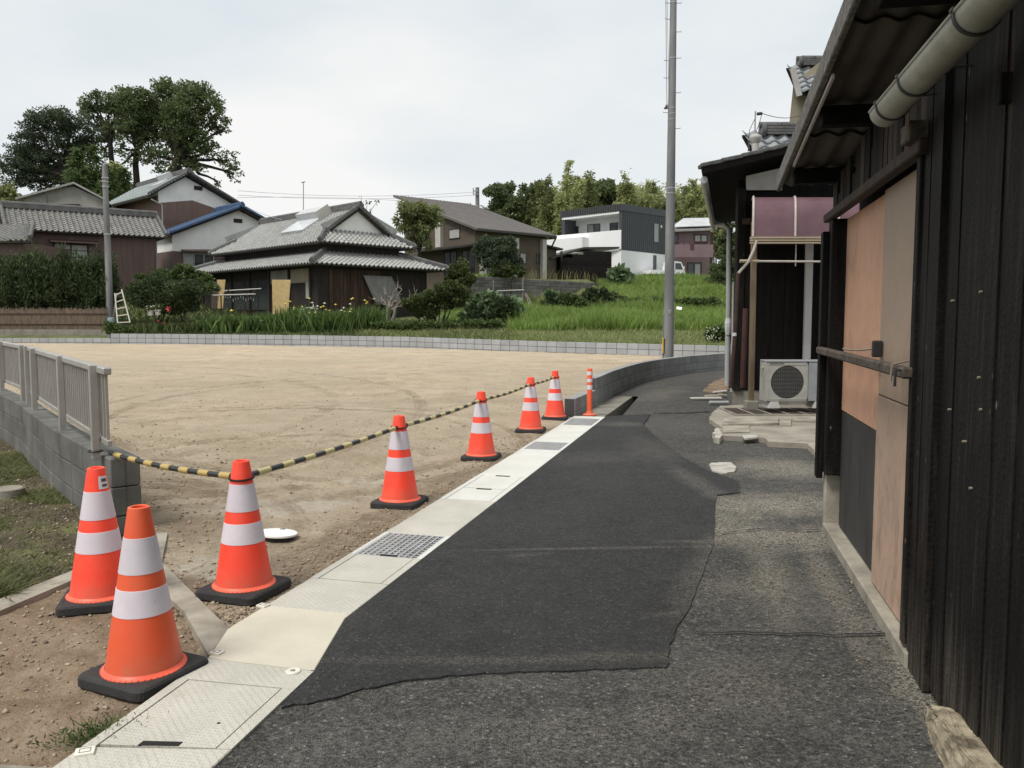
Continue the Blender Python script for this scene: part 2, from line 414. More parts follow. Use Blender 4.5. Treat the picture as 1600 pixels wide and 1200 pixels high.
def cone_mat(name, c, fade, grime, zdirt):
    m, nt, b = _nt(name); n = N(nt)
    tc = n.pos(obj=True)
    off = nt.nodes.new('ShaderNodeVectorMath'); off.operation = 'ADD'; nt.links.new(tc, off.inputs[0])
    cb = nt.nodes.new('ShaderNodeCombineXYZ'); nt.links.new(n.math('MULTIPLY', n.objrand(), 37.0), cb.inputs[0]); nt.links.new(cb.outputs[0], off.inputs[1])
    v = off.outputs[0]
    col = n.mix(n.ramp(n.noise(v, 4.5, 5, .65), [(.38, 0.0), (.72, .75)]), c, fade)
    col = n.hsv(col, val=n.rng(n.objrand(), .93, 1.05))
    scr = n.ramp(n.noise(v, 34, 4, .7, .8), [(.63, 0.0), (.72, .55)])
    col = n.mix(scr, col, grime)
    zz = nt.nodes.new('ShaderNodeSeparateXYZ'); nt.links.new(tc, zz.inputs[0])
    low = n.math('MULTIPLY', n.ramp(zz.outputs[2], [(.05, 1.0), (.05 + zdirt, 0.0)]), n.ramp(n.noise(v, 16, 5, .7), [(.35, .1), (.65, .9)]))
    col = n.mix(n.math('MULTIPLY', low, .55), col, (.33, .23, .15))
    nt.links.new(col, b.inputs['Base Color'])
    nt.links.new(n.rng(n.noise(v, 12, 4), .34, .62), b.inputs['Roughness'])
    nt.links.new(n.bump(n.noise(v, 9, 4, .6), .25, .006), b.inputs['Normal'])
    return m
MT['cone_red'] = cone_mat('cone_red', (1.0, 0.066, 0.032), (0.95, 0.11, 0.06), (0.42, 0.06, 0.035), .12)
MT['cone_orange'] = cone_mat('cone_orange', (0.76, 0.100, 0.034), (0.70, 0.135, 0.055), (0.30, 0.06, 0.03), .10)
MT['reflect'] = cone_mat('reflect', (0.66, 0.60, 0.65), (0.54, 0.49, 0.535), (0.34, 0.31, 0.33), .001)
MT['cone_rim'] = mat('cone_rim', (0.88, 0.14, 0.075), (0.80, 0.11, 0.055), 8, 0.45)
MT['reflect_white'] = mat('reflect_white', (0.70, 0.69, 0.70), (0.62, 0.61, 0.62), 11, 0.35)
MT['rubber'] = mat('rubber', (0.040, 0.039, 0.038), (0.022, 0.021, 0.021), 9, 0.8, 0.4, 90)
MT['bar_black'] = mat('bar_black', (0.022, 0.022, 0.022), None, 9, 0.4)
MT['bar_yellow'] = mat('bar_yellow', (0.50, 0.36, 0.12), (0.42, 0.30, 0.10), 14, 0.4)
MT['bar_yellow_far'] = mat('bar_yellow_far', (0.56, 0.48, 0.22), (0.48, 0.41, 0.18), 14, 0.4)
MT['white_paint'] = mat('white_paint', (0.80, 0.80, 0.79), (0.72, 0.72, 0.70), 5, 0.5)
MT['marker_white'] = mat('marker_white', (0.74, 0.71, 0.63), (0.62, 0.59, 0.50), 25, 0.6)
MT['pvc_grey'] = mat('pvc_grey', (0.40, 0.41, 0.41), (0.30, 0.31, 0.31), 5, 0.45, stretch=(1, 1, 0.3))
MT['gutter'] = mat('gutter', (0.385, 0.385, 0.335), (0.26, 0.26, 0.22), 7, 0.5, 0.08, 90, detail=8)
MT['pipe_red'] = mat('pipe_red', (0.075, 0.024, 0.020), (0.035, 0.014, 0.012), 8, 0.55)
MT['pipe_brown'] = mat('pipe_brown', (0.065, 0.032, 0.027), (0.03, 0.017, 0.015), 8, 0.5)
MT['duct'] = mat('duct', (0.50, 0.475, 0.455), (0.43, 0.405, 0.385), 4, 0.5)
MT['ac_white'] = mat('ac_white', (0.38, 0.37, 0.335), (0.26, 0.25, 0.22), 4, 0.5, detail=7)
MT['ac_side'] = mat('ac_side', (0.27, 0.28, 0.29), (0.21, 0.215, 0.22), 4, 0.5)
MT['dark_grille'] = mat('dark_grille', (0.03, 0.03, 0.03), None, 4, 0.6)
MT['grille_wire'] = mat('grille_wire', (0.115, 0.112, 0.105), None, 4, 0.5)
MT['plaster_white'] = mat('plaster_white', (0.82, 0.82, 0.80), (0.70, 0.70, 0.68), 1.2, 0.85, detail=8)
MT['plaster_grey'] = mat('plaster_grey', (0.30, 0.29, 0.265), (0.19, 0.182, 0.165), 0.9, 0.9, detail=9)
MT['plaster_beige'] = mat('plaster_beige', (0.30, 0.265, 0.20), (0.24, 0.21, 0.155), 1.5, 0.9)
MT['tile_grey'] = tile_mat('tile_grey', (0.40, 0.40, 0.385), (0.25, 0.248, 0.235))
MT['tile_dull'] = tile_mat('tile_dull', (0.31, 0.30, 0.285), (0.17, 0.165, 0.155))
MT['tile_green'] = tile_mat('tile_green', (0.34, 0.375, 0.37), (0.26, 0.29, 0.29))
MT['tile_ridge'] = tile_mat('tile_ridge', (0.125, 0.125, 0.12), (0.06, 0.06, 0.058))
MT['tile_blue'] = tile_mat('tile_blue', (0.055, 0.105, 0.20), (0.035, 0.066, 0.13))
MT['tile_shed'] = tile_mat('tile_shed', (0.24, 0.255, 0.27), (0.15, 0.16, 0.175))
MT['siding_brown'] = wave_mat('siding_brown', (0.155, 0.098, 0.082), (0.098, 0.062, 0.053), 8)
MT['siding_red'] = wave_mat('siding_red', (0.185, 0.115, 0.095), (0.125, 0.078, 0.066), 8)
MT['house_dark'] = mat('house_dark', (0.033, 0.026, 0.022), (0.014, 0.012, 0.011), 7, 0.85, 0.3, 40, stretch=(1, 1, 0.2))
MT['house_plank'] = mat('house_plank', (0.085, 0.046, 0.030), (0.032, 0.021, 0.016), 8, 0.85, 0.3, 40, stretch=(1, 1, 0.15), orand=0.4)
MT['modern_brown'] = mat('modern_brown', (0.115, 0.092, 0.068), (0.088, 0.07, 0.052), 1.5, 0.85)
MT['modern_roof'] = mat('modern_roof', (0.135, 0.123, 0.115), (0.105, 0.096, 0.09), 1.2, 0.7)
MT['modern_post'] = mat('modern_post', (0.52, 0.50, 0.455), (0.44, 0.42, 0.38), 2, 0.7)
MT['modern_white'] = mat('modern_white', (0.84, 0.845, 0.85), (0.78, 0.785, 0.79), 0.6, 0.7)
MT['black_metal'] = mat('black_metal', (0.060, 0.066, 0.072), (0.048, 0.053, 0.058), 1.2, 0.5)
MT['carport'] = mat('carport', (0.020, 0.0175, 0.016), (0.011, 0.0105, 0.010), 4, 0.85, orand=0.15, spec=.1)
MT['pink_wall'] = mat('pink_wall', (0.215, 0.15, 0.163), (0.18, 0.125, 0.136), 1.2, 0.85)
MT['dark_pink'] = mat('dark_pink', (0.085, 0.035, 0.045), None, 1.2, 0.6)
MT['solar'] = mat('solar', (0.62, 0.64, 0.66), (0.5, 0.52, 0.54), 1.0, 0.25)
MT['frame_dark'] = mat('frame_dark', (0.045, 0.04, 0.036), None, 4, 0.5)
MT['frame_alu'] = mat('frame_alu', (0.42, 0.42, 0.41), None, 4, 0.4, metal=0.3)
MT['curtain'] = mat('curtain', (0.42, 0.42, 0.40), (0.33, 0.33, 0.315), 2.0, 0.9, stretch=(1, 1, 0.1))
MT['blind'] = mat('blind', (0.25, 0.245, 0.24), (0.19, 0.187, 0.182), 5, 0.9, stretch=(1, 1, 0.15))
MT['straw'] = mat('straw', (0.46, 0.35, 0.17), (0.37, 0.27, 0.125), 5, 0.9, 0.3, 60)
MT['reed'] = mat('reed', (0.165, 0.122, 0.09), (0.08, 0.06, 0.046), 14, 0.9, stretch=(1, 1, 0.3), island=0.06)
MT['pole_concrete'] = mat('pole_concrete', (0.235, 0.238, 0.24), (0.125, 0.127, 0.132), 2.4, 0.88, 0.2, 40, detail=8, stretch=(1, 1, 0.25))
MT['steel'] = mat('steel', (0.40, 0.40, 0.40), None, 5, 0.45, metal=0.6)
MT['wire'] = mat('wire', (0.05, 0.05, 0.055), None, 5, 0.6)
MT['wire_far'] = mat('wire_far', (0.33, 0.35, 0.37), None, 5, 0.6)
MT['bark'] = mat('bark', (0.045, 0.037, 0.030), (0.02, 0.017, 0.014), 9, 0.95, 0.6, 25, stretch=(1, 1, 0.3))
MT['bark_grey'] = mat('bark_grey', (0.27, 0.235, 0.20), (0.15, 0.13, 0.11), 6, 0.95)
MT['culm'] = mat('culm', (0.16, 0.18, 0.065), (0.10, 0.12, 0.045), 3, 0.6)
MT['rock'] = mat('rock', (0.33, 0.28, 0.195), (0.10, 0.08, 0.055), 11, 0.95, 1.0, 60, detail=10, c3=(0.46, 0.41, 0.30))
MT['tyre'] = mat('tyre', (0.02, 0.02, 0.02), None, 5, 0.8)
MT['bolt'] = mat('bolt', (0.30, 0.26, 0.20), None, 20, 0.6, metal=0.4)
MT['blue_plastic'] = mat('blue_plastic', (0.27, 0.36, 0.40), None, 5, 0.5)
MT['yellow_plate'] = mat('yellow_plate', (0.62, 0.40, 0.04), None, 5, 0.5)
MT['twig_white'] = mat('twig_white', (0.34, 0.31, 0.28), (0.2, 0.18, 0.16), 6, 0.95)
def glass_mat():
    m, nt, b = _nt('window_glass')
    b.inputs['Base Color'].default_value = (0.035, 0.042, 0.046, 1)
    b.inputs['Roughness'].default_value = 0.08
    b.inputs['Specular IOR Level'].default_value = 0.6
    return m
MT['glass'] = glass_mat()
def poly_mat():
    m, nt, b = _nt('tinted_sheet'); n = N(nt)
    col = n.ramp(n.noise(n.pos(), 2.5, 5, 0.6), [(0.3, (0.20, 0.115, 0.135)), (0.7, (0.28, 0.17, 0.195))])
    nt.links.new(col, b.inputs['Base Color'])
    b.inputs['Roughness'].default_value = 0.3
    t = nt.nodes.new('ShaderNodeBsdfTranslucent'); nt.links.new(n.hsv(col, val=1.6), t.inputs['Color'])
    x = nt.nodes.new('ShaderNodeMixShader'); x.inputs[0].default_value = 0.45
    nt.links.new(b.outputs[0], x.inputs[1]); nt.links.new(t.outputs[0], x.inputs[2])
    nt.links.new(x.outputs[0], nt.nodes['Material Output'].inputs['Surface'])
    return m
MT['tinted'] = poly_mat()
MT['lf_pine'] = leaf_mat('leaf_pine', (0.038, 0.056, 0.033), (0.068, 0.092, 0.052), (0.115, 0.14, 0.08), 0.32)  # colours lightened in place of haze on the distant pine
MT['lf_dark'] = leaf_mat('leaf_dark', (0.060, 0.082, 0.036), (0.108, 0.142, 0.058), (0.185, 0.225, 0.10), 0.42)  # lightened too, so the colour carries the distant trees' haze
MT['lf_mid'] = leaf_mat('leaf_mid', (0.045, 0.070, 0.024), (0.090, 0.135, 0.045), (0.165, 0.21, 0.075), 0.34)
MT['lf_bamboo'] = leaf_mat('leaf_bamboo', (0.20, 0.225, 0.085), (0.34, 0.37, 0.16), (0.50, 0.52, 0.27), 0.5)
MT['lf_bamboo_dark'] = leaf_mat('leaf_bamboo_dark', (0.11, 0.135, 0.05), (0.19, 0.215, 0.085), (0.29, 0.31, 0.14), 0.45)
MT['lf_kale'] = leaf_mat('leaf_kale', (0.075, 0.125, 0.055), (0.14, 0.205, 0.10), (0.23, 0.30, 0.165), 0.3)
MT['lf_hedge'] = leaf_mat('leaf_hedge', (0.022, 0.036, 0.017), (0.044, 0.068, 0.027), (0.10, 0.13, 0.05), 0.25)
MT['lf_trim'] = leaf_mat('leaf_trim', (0.040, 0.055, 0.020), (0.080, 0.105, 0.036), (0.14, 0.17, 0.06), 0.3)
MT['lf_iris'] = leaf_mat('leaf_iris', (0.050, 0.088, 0.026), (0.10, 0.165, 0.048), (0.17, 0.245, 0.08), 0.36)
MT['grass'] = leaf_mat('grass_blades', (0.105, 0.165, 0.036), (0.20, 0.30, 0.07), (0.31, 0.40, 0.125), 0.42)
MT['grass_short'] = leaf_mat('grass_short', (0.12, 0.165, 0.055), (0.21, 0.27, 0.095), (0.31, 0.35, 0.155), 0.38)
MT['grass_dry'] = leaf_mat('grass_dry', (0.16, 0.15, 0.07), (0.28, 0.255, 0.12), (0.40, 0.36, 0.20), 0.3)
MT['lawn'] = leaf_mat('lawn_blades', (0.060, 0.078, 0.024), (0.125, 0.145, 0.05), (0.22, 0.21, 0.095), 0.3)
MT['petal_yellow'] = mat('petal_yellow', (0.80, 0.66, 0.14), (0.75, 0.6, 0.1), 9, 0.6)
MT['petal_white'] = mat('petal_white', (0.80, 0.80, 0.70), None, 9, 0.6)
MT['petal_red'] = mat('petal_red', (0.55, 0.06, 0.08), None, 9, 0.6)
MT['soil'] = mat('soil', (0.105, 0.12, 0.045), (0.06, 0.055, 0.03), 1.1, 0.95, 0.6, 20, detail=8, c3=(0.13, 0.155, 0.05))
MT['lawn_soil'] = mat('lawn_soil', (0.085, 0.064, 0.041), (0.040, 0.030, 0.021), 2.2, 0.97, 1.0, 50, detail=9, c3=(0.15, 0.155, 0.06))
MT['hill'] = mat('hill', (0.05, 0.065, 0.03), None, 0.3, 0.95)

# ---------------------------------------------------------------- mesh helpers
_chcache = {}
def chamfer_box(hx, hy, hz, ch):
    k = (round(hx, 4), round(hy, 4), round(hz, 4), round(ch, 4))
    if k not in _chcache:
        bm = bmesh.new()
        bmesh.ops.create_cube(bm, size=2.0, matrix=Matrix.Diagonal((hx, hy, hz, 1)))
        if ch > 0:
            bmesh.ops.bevel(bm, geom=list(bm.edges), offset=ch, segments=1, affect='EDGES', profile=0.5)
        bm.verts.ensure_lookup_table()
        for i, v in enumerate(bm.verts): v.index = i
        _chcache[k] = ([v.co.copy() for v in bm.verts], [[v.index for v in f.verts] for f in bm.faces])
        bm.free()
    return _chcache[k]
class MB:
    def __init__(s):
        s.v, s.f = [], []
    def add(s, vs, fs):
        n = len(s.v)
        s.v += [tuple(v) for v in vs]
        s.f += [tuple(i + n for i in f) for f in fs]
        return s
    def obox(s, c, ax, ay, az, ch=0.0):
        """oriented box: centre and three half-axis vectors"""
        c = Vector(c); ax, ay, az = Vector(ax), Vector(ay), Vector(az)
        vs, fs = chamfer_box(ax.length, ay.length, az.length, ch)
        X, Y, Z = ax.normalized(), ay.normalized(), az.normalized()
        if X.cross(Y).dot(Z) < 0: fs = [f[::-1] for f in fs]
        return s.add([c + X * v.x + Y * v.y + Z * v.z for v in vs], fs)
    def box(s, x0, y0, z0, x1, y1, z1, ch=0.0):
        return s.obox(((x0 + x1) / 2, (y0 + y1) / 2, (z0 + z1) / 2), ((x1 - x0) / 2, 0, 0), (0, (y1 - y0) / 2, 0), (0, 0, (z1 - z0) / 2), ch)
    def beam(s, a, b, w, h, up=(0, 0, 1), ch=0.0):
        """box from a to b, w wide and h high, centred on the line"""
        a, b = Vector(a), Vector(b); d = (b - a)
        side = d.cross(Vector(up)).normalized(); u = side.cross(d).normalized()
        return s.obox((a + b) / 2, d / 2, side * (w / 2), u * (h / 2), ch)
    def tube(s, pts, r, n=8, caps=True):
        pts = [Vector(p) for p in pts]
        rs = r if isinstance(r, (list, tuple)) else [r] * len(pts)
        vs, fs = [], []
        prev = None
        for i, p in enumerate(pts):
            t = (pts[min(i + 1, len(pts) - 1)] - pts[max(i - 1, 0)])
            if t.length < 1e-9: t = Vector((0, 0, 1))
            t.normalize()
            if prev is None:
                a = t.cross(Vector((0, 0, 1)))
                if a.length < 1e-3: a = t.cross(Vector((1, 0, 0)))
            else:
                a = prev - t * prev.dot(t)
                if a.length < 1e-6: a = t.orthogonal()
            a.normalize(); prev = a
            b = t.cross(a)
            for k in range(n):
                q = 2 * math.pi * k / n
                vs.append(p + (a * math.cos(q) + b * math.sin(q)) * rs[i])
        for i in range(len(pts) - 1):
            for k in range(n):
                k2 = (k + 1) % n
                fs.append((i * n + k, i * n + k2, (i + 1) * n + k2, (i + 1) * n + k))
        if caps:
            fs.append(tuple(range(n))[::-1]); fs.append(tuple((len(pts) - 1) * n + k for k in range(n)))
        return s.add(vs, fs)
    def lathe(s, c, prof, n=24, cap=True):
        """profile of (radius, z) turned about the vertical through c"""
        c = Vector(c); vs, fs = [], []
        for r, z in prof:
            for k in range(n):
                q = 2 * math.pi * k / n
                vs.append(c + Vector((r * math.cos(q), r * math.sin(q), z)))
        for i in range(len(prof) - 1):
            for k in range(n):
                k2 = (k + 1) % n
                fs.append((i * n + k, i * n + k2, (i + 1) * n + k2, (i + 1) * n + k))
        if cap:
            if prof[0][0] > 0: fs.append(tuple(range(n))[::-1])
            if prof[-1][0] > 0: fs.append(tuple((len(prof) - 1) * n + k for k in range(n)))
        return s.add(vs, fs)
    def prism(s, poly, vec):
        """planar polygon swept along vec"""
        poly = [Vector(p) for p in poly]; vec = Vector(vec); n = len(poly)
        nrm = Vector((0, 0, 0))
        for i in range(n): nrm += poly[i].cross(poly[(i + 1) % n])
        if nrm.dot(vec) > 0: poly = poly[::-1]
        vs = poly + [p + vec for p in poly]
        fs = [tuple(range(n)), tuple(range(2 * n - 1, n - 1, -1))]
        fs += [((i + 1) % n, i, n + i, n + (i + 1) % n) for i in range(n)]
        return s.add(vs, fs)
    def ball(s, c, r, sz=1.0, nu=10, nv=6):
        prof = [(max(1e-4, r * math.sin(math.pi * j / nv)), -r * sz * math.cos(math.pi * j / nv)) for j in range(nv + 1)]
        return s.lathe(c, prof, nu, False)

ORG = {}
def _org(o):
    return ORG.get(o.name, Vector((0, 0, 0)))
def tag(o, label=None, cat=None, group=None, kind=None):
    if label: o['label'] = label
    if cat: o['category'] = cat
    if group: o['group'] = group
    if kind: o['kind'] = kind
    return o
def thing(name, label, cat, loc, group=None):
    o = bpy.data.objects.new(name, None)
    o.empty_display_size = 0.2
    COL.objects.link(o)
    o.location = loc
    ORG[o.name] = Vector(loc)
    return tag(o, label, cat, group)
def link(name, me, parent=None, loc=None):
    o = bpy.data.objects.new(name, me)
    COL.objects.link(o)
    if parent is not None: o.parent = parent
    if loc is not None: o.location = loc
    return o
def mesh_of(name, mb, m, org=(0, 0, 0), smooth=False):
    me = bpy.data.meshes.new(name)
    ox, oy, oz = org
    me.from_pydata([(x - ox, y - oy, z - oz) for x, y, z in mb.v], [], mb.f)
    me.materials.append(m)
    if smooth: me.polygons.foreach_set('use_smooth', [True] * len(me.polygons))
    me.update()
    return me
def build(name, mb, m, parent=None, smooth=False, loc=None, label=None):
    """link what an MB collected (in world coordinates) as ONE mesh object"""
    if isinstance(m, str): m = MT[m]
    if parent is not None:
        org = _org(parent); o = link(name, mesh_of(name, mb, m, org, smooth), parent)
        ORG[o.name] = org
    else:
        org = Vector(loc) if loc is not None else Vector((0, 0, 0))
        o = link(name, mesh_of(name, mb, m, org, smooth), None, org)
        ORG[o.name] = org
    if smooth:
        try:
            o.data.set_sharp_from_angle(angle=rad(40))
        except Exception:
            pass
    if label: o['label'] = label
    return o
def struct(name, mb, m, smooth=False):
    return tag(build(name, mb, m, None, smooth), kind='structure')
def np_mesh(name, V, F, m, parent=None, loc=(0, 0, 0)):
    """V (n,3) float, F (k,4) or (k,3) int, world coordinates"""
    if isinstance(m, str): m = MT[m]
    org = _org(parent) if parent is not None else Vector(loc)
    V = np.asarray(V, dtype=np.float32) - np.array(org, dtype=np.float32)
    F = np.asarray(F, dtype=np.int32)
    me = bpy.data.meshes.new(name)
    k = F.shape[1]
    me.vertices.add(len(V)); me.vertices.foreach_set('co', V.ravel())
    me.loops.add(F.size); me.loops.foreach_set('vertex_index', F.ravel())
    me.polygons.add(len(F)); me.polygons.foreach_set('loop_start', np.arange(0, F.size, k, dtype=np.int32))
    me.polygons.foreach_set('loop_total', np.full(len(F), k, dtype=np.int32))
    me.update(calc_edges=True)
    me.materials.append(m)
    o = link(name, me, parent, None if parent is not None else org)
    ORG[o.name] = org
    return o
def dup(root, loc, rotz, label=None, group=None):
    """copy a thing with its parts and sub-parts"""
    r = root.copy(); COL.objects.link(r)
    r.location = loc; r.rotation_euler = (0, 0, rotz)
    if label: r['label'] = label
    if group: r['group'] = group
    for ch in list(root.children):
        c = ch.copy(); COL.objects.link(c); c.parent = r
        for g in list(ch.children):
            d = g.copy(); COL.objects.link(d); d.parent = c
    return r
# ================================================================ GROUND
from mathutils import noise as mn
def interp(x, xs, ys):
    return float(np.interp(x, xs, ys))
# path of the retaining wall beside the railing (centre line), of the wall beside the lane (its lane face) and of the far wall (its front face)
LEFT_WALL = [(-2.63, 5.56), (-3.76, 6.93), (-4.86, 8.40), (-5.38, 9.12), (-6.52, 10.50), (-9.2, 13.9), (-13.0, 18.5)]
LANE_WALL = [(0.93, 12.16), (1.46, 13.9), (1.90, 15.55), (2.42, 17.2), (2.95, 18.7), (3.58, 20.1), (4.62, 21.95), (6.2, 24.0), (8.5, 25.6)]
FAR_WALL = [(7.6, 25.9), (6.7, 26.6), (1.4, 30.0), (-4.2, 33.5), (-8.5, 35.2), (-13.0, 36.0), (-16.9, 36.5), (-25.2, 36.7)]
_fw = sorted(FAR_WALL)
def far_y(x):
    if x > 7.6: return 25.9 - min(1.2, (x - 7.6) * 0.15)
    return interp(x, [p[0] for p in _fw], [p[1] for p in _fw])
def far_top(x):
    return interp(x, [-17, -13, -4.2, 1.4, 6.7], [0.825, 0.80, 0.745, 0.645, 0.60])
def lane_x(y):
    return interp(y, [p[1] for p in LANE_WALL], [p[0] for p in LANE_WALL])
def left_x(y):
    return interp(y, [p[1] for p in LEFT_WALL] + [30, 37], [p[0] for p in LEFT_WALL] + [-23, -29])

def grid_sheet(name, rows, xl, xr, ncol, zf, m, kind='structure', pw=1.0):
    V = []
    for y in rows:
        a, b = xl(y), xr(y)
        for k in range(ncol + 1):
            x = lerp(a, b, (k / ncol))
            V.append((x, y, zf(x, y)))
    F = []
    w = ncol + 1
    for j in range(len(rows) - 1):
        for k in range(ncol):
            F.append((j * w + k, j * w + k + 1, (j + 1) * w + k + 1, (j + 1) * w + k))
    o = np_mesh(name, V, F, m)
    o.data.polygons.foreach_set('use_smooth', [True] * len(F))
    return tag(o, kind=kind)
def grow(a, b, s0, g):
    r = [a]
    while r[-1] < b:
        r.append(r[-1] + s0); s0 *= g
    return r
# base ground under everything, out to the horizon
b = MB()
b.add([(-900, -60, -0.62), (900, -60, -0.62), (900, 30, -0.62), (-900, 30, -0.62)], [(0, 1, 2, 3)])
struct('ground', b, 'soil')

# garden, field and hillside behind the far wall: one sheet that starts along the wall and reaches the horizon
PROF = {
    -60: [(30, .8), (39, 1.6), (44, 3.0), (50, 3.5), (60, 5), (70, 7.5), (80, 9.5), (120, 12), (600, 10)],
    -26: [(30, .8), (39, 1.4), (44, 2.9), (50, 3.4), (60, 5), (70, 7.5), (80, 9.5), (120, 12), (600, 10)],
    -17: [(30, .8), (41, 1.3), (52, 1.9), (58, 3.5), (70, 7), (80, 8.5), (120, 11), (600, 10)],
    -9: [(30, .75), (41, 1.3), (52, 1.55), (60, 3.5), (80, 5.5), (120, 8), (600, 9)],
    -3: [(30, .72), (36, .9), (41, 1.4), (48, 1.9), (60, 3.2), (80, 5.5), (120, 8), (600, 9)],
    7: [(24, .55), (30, .65), (36, .95), (44, 1.5), (50, 2.4), (58, 3.7), (66, 4.55), (80, 5.2), (120, 8), (600, 9)],
    60: [(24, .55), (30, .65), (36, .95), (44, 1.5), (50, 2.4), (58, 3.7), (66, 4.55), (80, 5.2), (120, 8), (600, 9)],
}
_pk = sorted(PROF)
def terr(x, y):
    xc = max(-60, min(60, x))
    zs = [interp(y, [q[0] for q in PROF[k]], [q[1] for q in PROF[k]]) for k in _pk]
    z = interp(xc, _pk, zs)
    s = y - (48.4 + (x + 2.8) * 1.077)              # the terrace behind the grey block wall
    if -3.4 < x < 6.8 and s > 0:
        up = interp(y, [48, 66], [3.85, 4.5])
        k = min(1, s / 0.25) * min(1, (x + 3.4) / 0.6) * min(1, (6.8 - x) / 1.5)
        z = lerp(z, max(z, up), k)
    fy = far_y(x)
    t = max(0.0, min(1.0, (y - fy) / 3.0))
    z = lerp(far_top(x) - 0.06 - (.21 if x < -16.9 else 0), z, t)
    return z + (0.08 * mn.noise((x * .5, y * .5, 0)) * min(1, (y - fy) * .3))
xs = [-400, -250, -150, -100, -70, -55] + [-45 + 0.75 * k for k in range(94)] + [26, 30, 40, 60, 90, 140, 250, 400]
ts = [0, .4, .8, 1.3, 1.9, 2.5, 3.2] + [3.8 + .7 * k for k in range(62)] + [50, 55, 62, 72, 85, 110, 160, 260, 420, 600]
V, F = [], []
for t in ts:
    for x in xs:
        y = far_y(x) + 0.10 + t
        V.append((x, y, terr(x, y)))
w = len(xs)
for j in range(len(ts) - 1):
    for k in range(w - 1):
        F.append((j * w + k, j * w + k + 1, (j + 1) * w + k + 1, (j + 1) * w + k))
o = np_mesh('field', V, F, 'soil')
o.data.polygons.foreach_set('use_smooth', [True] * len(F))
tag(o, kind='structure')

# sand lot
RUTS = [((-3.3, 9.6), 3.05, .10), ((-3.3, 9.6), 3.5, .10), ((-2.4, 8.4), 1.55, .08), ((.6, 13.5), 6.6, .12), ((.6, 13.5), 7.2, .12), ((-12, 12), 9.2, .16), ((-12, 12), 10.6, .16), ((-9.0, 3.0), 7.9, 0.15), ((-9.0, 3.0), 9.35, 0.15), ((-4.5, 22.0), 14.2, 0.2), ((-4.5, 22.0), 12.7, 0.2), ((6.5, 16.0), 9.6, 0.13), ((6.5, 16.0), 8.2, 0.13), ((-16, 30), 15, .2), ((-16, 30), 16.5, .2)]
def sand_z(x, y):
    dd = lane_edge_d(x, y) if y < 12.2 else lane_x(y) - x + .3
    z = max(0.0, 0.011 * (y - 6.0)) * min(1.0, max(0.0, dd / 2.2)) - 0.016 + max(0.0, (-x - 8) * 0.006) * min(1.0, max(0.0, (y - 14) / 10))
    n = mn.fractal((x * 0.9, y * 0.9, 1.3), 0.9, 2.1, 4)
    e = mn.fractal((x * 5.2, y * 5.2, 4.3), 0.8, 2.1, 4)
    near = 0.12 + 0.88 * min(1.0, max(0.0, dd / 0.9))
    z += (0.015 * n + 0.011 * e) * near
    for (cx, cy), r, wd in RUTS:
        d = abs(math.hypot(x - cx, y - cy) - r) / wd
        if d < 2.0:
            z += (-0.026 * math.exp(-d * d * 1.6) + 0.016 * math.exp(-(d - 1.25) ** 2 * 9)) * (.8 + .5 * math.sin(math.atan2(y - cy, x - cx) * r * 42)) * (0.5 + 0.5 * mn.noise((x * .6, y * .6, 7))) * near
    return z
def lane_edge_d(x, y):
    """distance in from the drain strip"""
    return (-1.307 + (y - 3.697) * 0.2639) - x
rows = [3.2 + .065 * k for k in range(130)] + grow(11.7, 38, 0.09, 1.035)
def sand_l(y):
    return interp(y, [3.2, 3.7, 4.8, 5.4, 5.56], [-1.36, -1.38, -2.16, -2.58, -2.62]) if y < 5.56 else left_x(y) + 0.02
def sand_r(y):
    return (-1.307 + (y - 3.697) * 0.2639 + 0.2) if y < 12.16 else lane_x(y) - 0.06
grid_sheet('sand_lot', rows, sand_l, sand_r, 210, sand_z, 'sand')

# bare dirt beside the drain, lawn below the railing wall
def dirt_z(x, y):
    return -0.035 + 0.012 * mn.fractal((x * 2.2, y * 2.2, 0.3), 0.9, 2.1, 4) + 0.010 * mn.fractal((x * 11, y * 11, 2.3), 0.8, 2.1, 4)
rows = [0.6 + .035 * k for k in range(137)]
grid_sheet('dirt_verge', rows, lambda y: -2.75 if y > 2 else -4.5, lambda y: interp(y, [0.6, 2.53, 3.37, 3.75, 5.3], [-1.3, -1.27, -1.12, -1.2, -2.35]), 60, dirt_z, 'dirt')
def lawn_z(x, y):
    return -0.03 + 0.015 * mn.fractal((x * 2.0, y * 2.0, 5.3), 0.9, 2.1, 4)
rows = grow(0.6, 20, 0.08, 1.012)
grid_sheet('lawn', rows, lambda y: -26.0, lambda y: interp(y, [0.6, 2, 4.13, 4.66, 5.5], [-4.4, -3.0, -2.62, -2.48, -2.66]) if y < 5.56 else left_x(y), 110, lawn_z, 'lawn_soil')

# lane: old worn asphalt, the new patch of asphalt laid over it
TR_R = [(1.62, 12.14), (2.40, 15.5)]
def lane_l(y):
    if y < 12.14: return -0.9 + (max(y, 3.4) - 3.4) * 0.2617 + (-.12 if y > 3.4 else -.1)
    if y < 15.5: return interp(y, [12.14, 15.5], [1.62, 2.40])
    return lane_x(y) - 0.03
def lane_z(x, y):
    return -0.004 + 0.002 * mn.fractal((x * .7, y * .7, 9.3), 0.9, 2.1, 3)
rows = [0.3 + .16 * k for k in range(74)] + [12.139] + [12.1405 + 0.16 * k for k in range(21)] + [15.501] + [15.66 + .35 * k for k in range(31)]
rows = sorted(set(rows))
grid_sheet('lane', rows, lane_l, lambda y: 14.0, 80, lambda x, y: lane_z(x, y), 'old_asphalt')

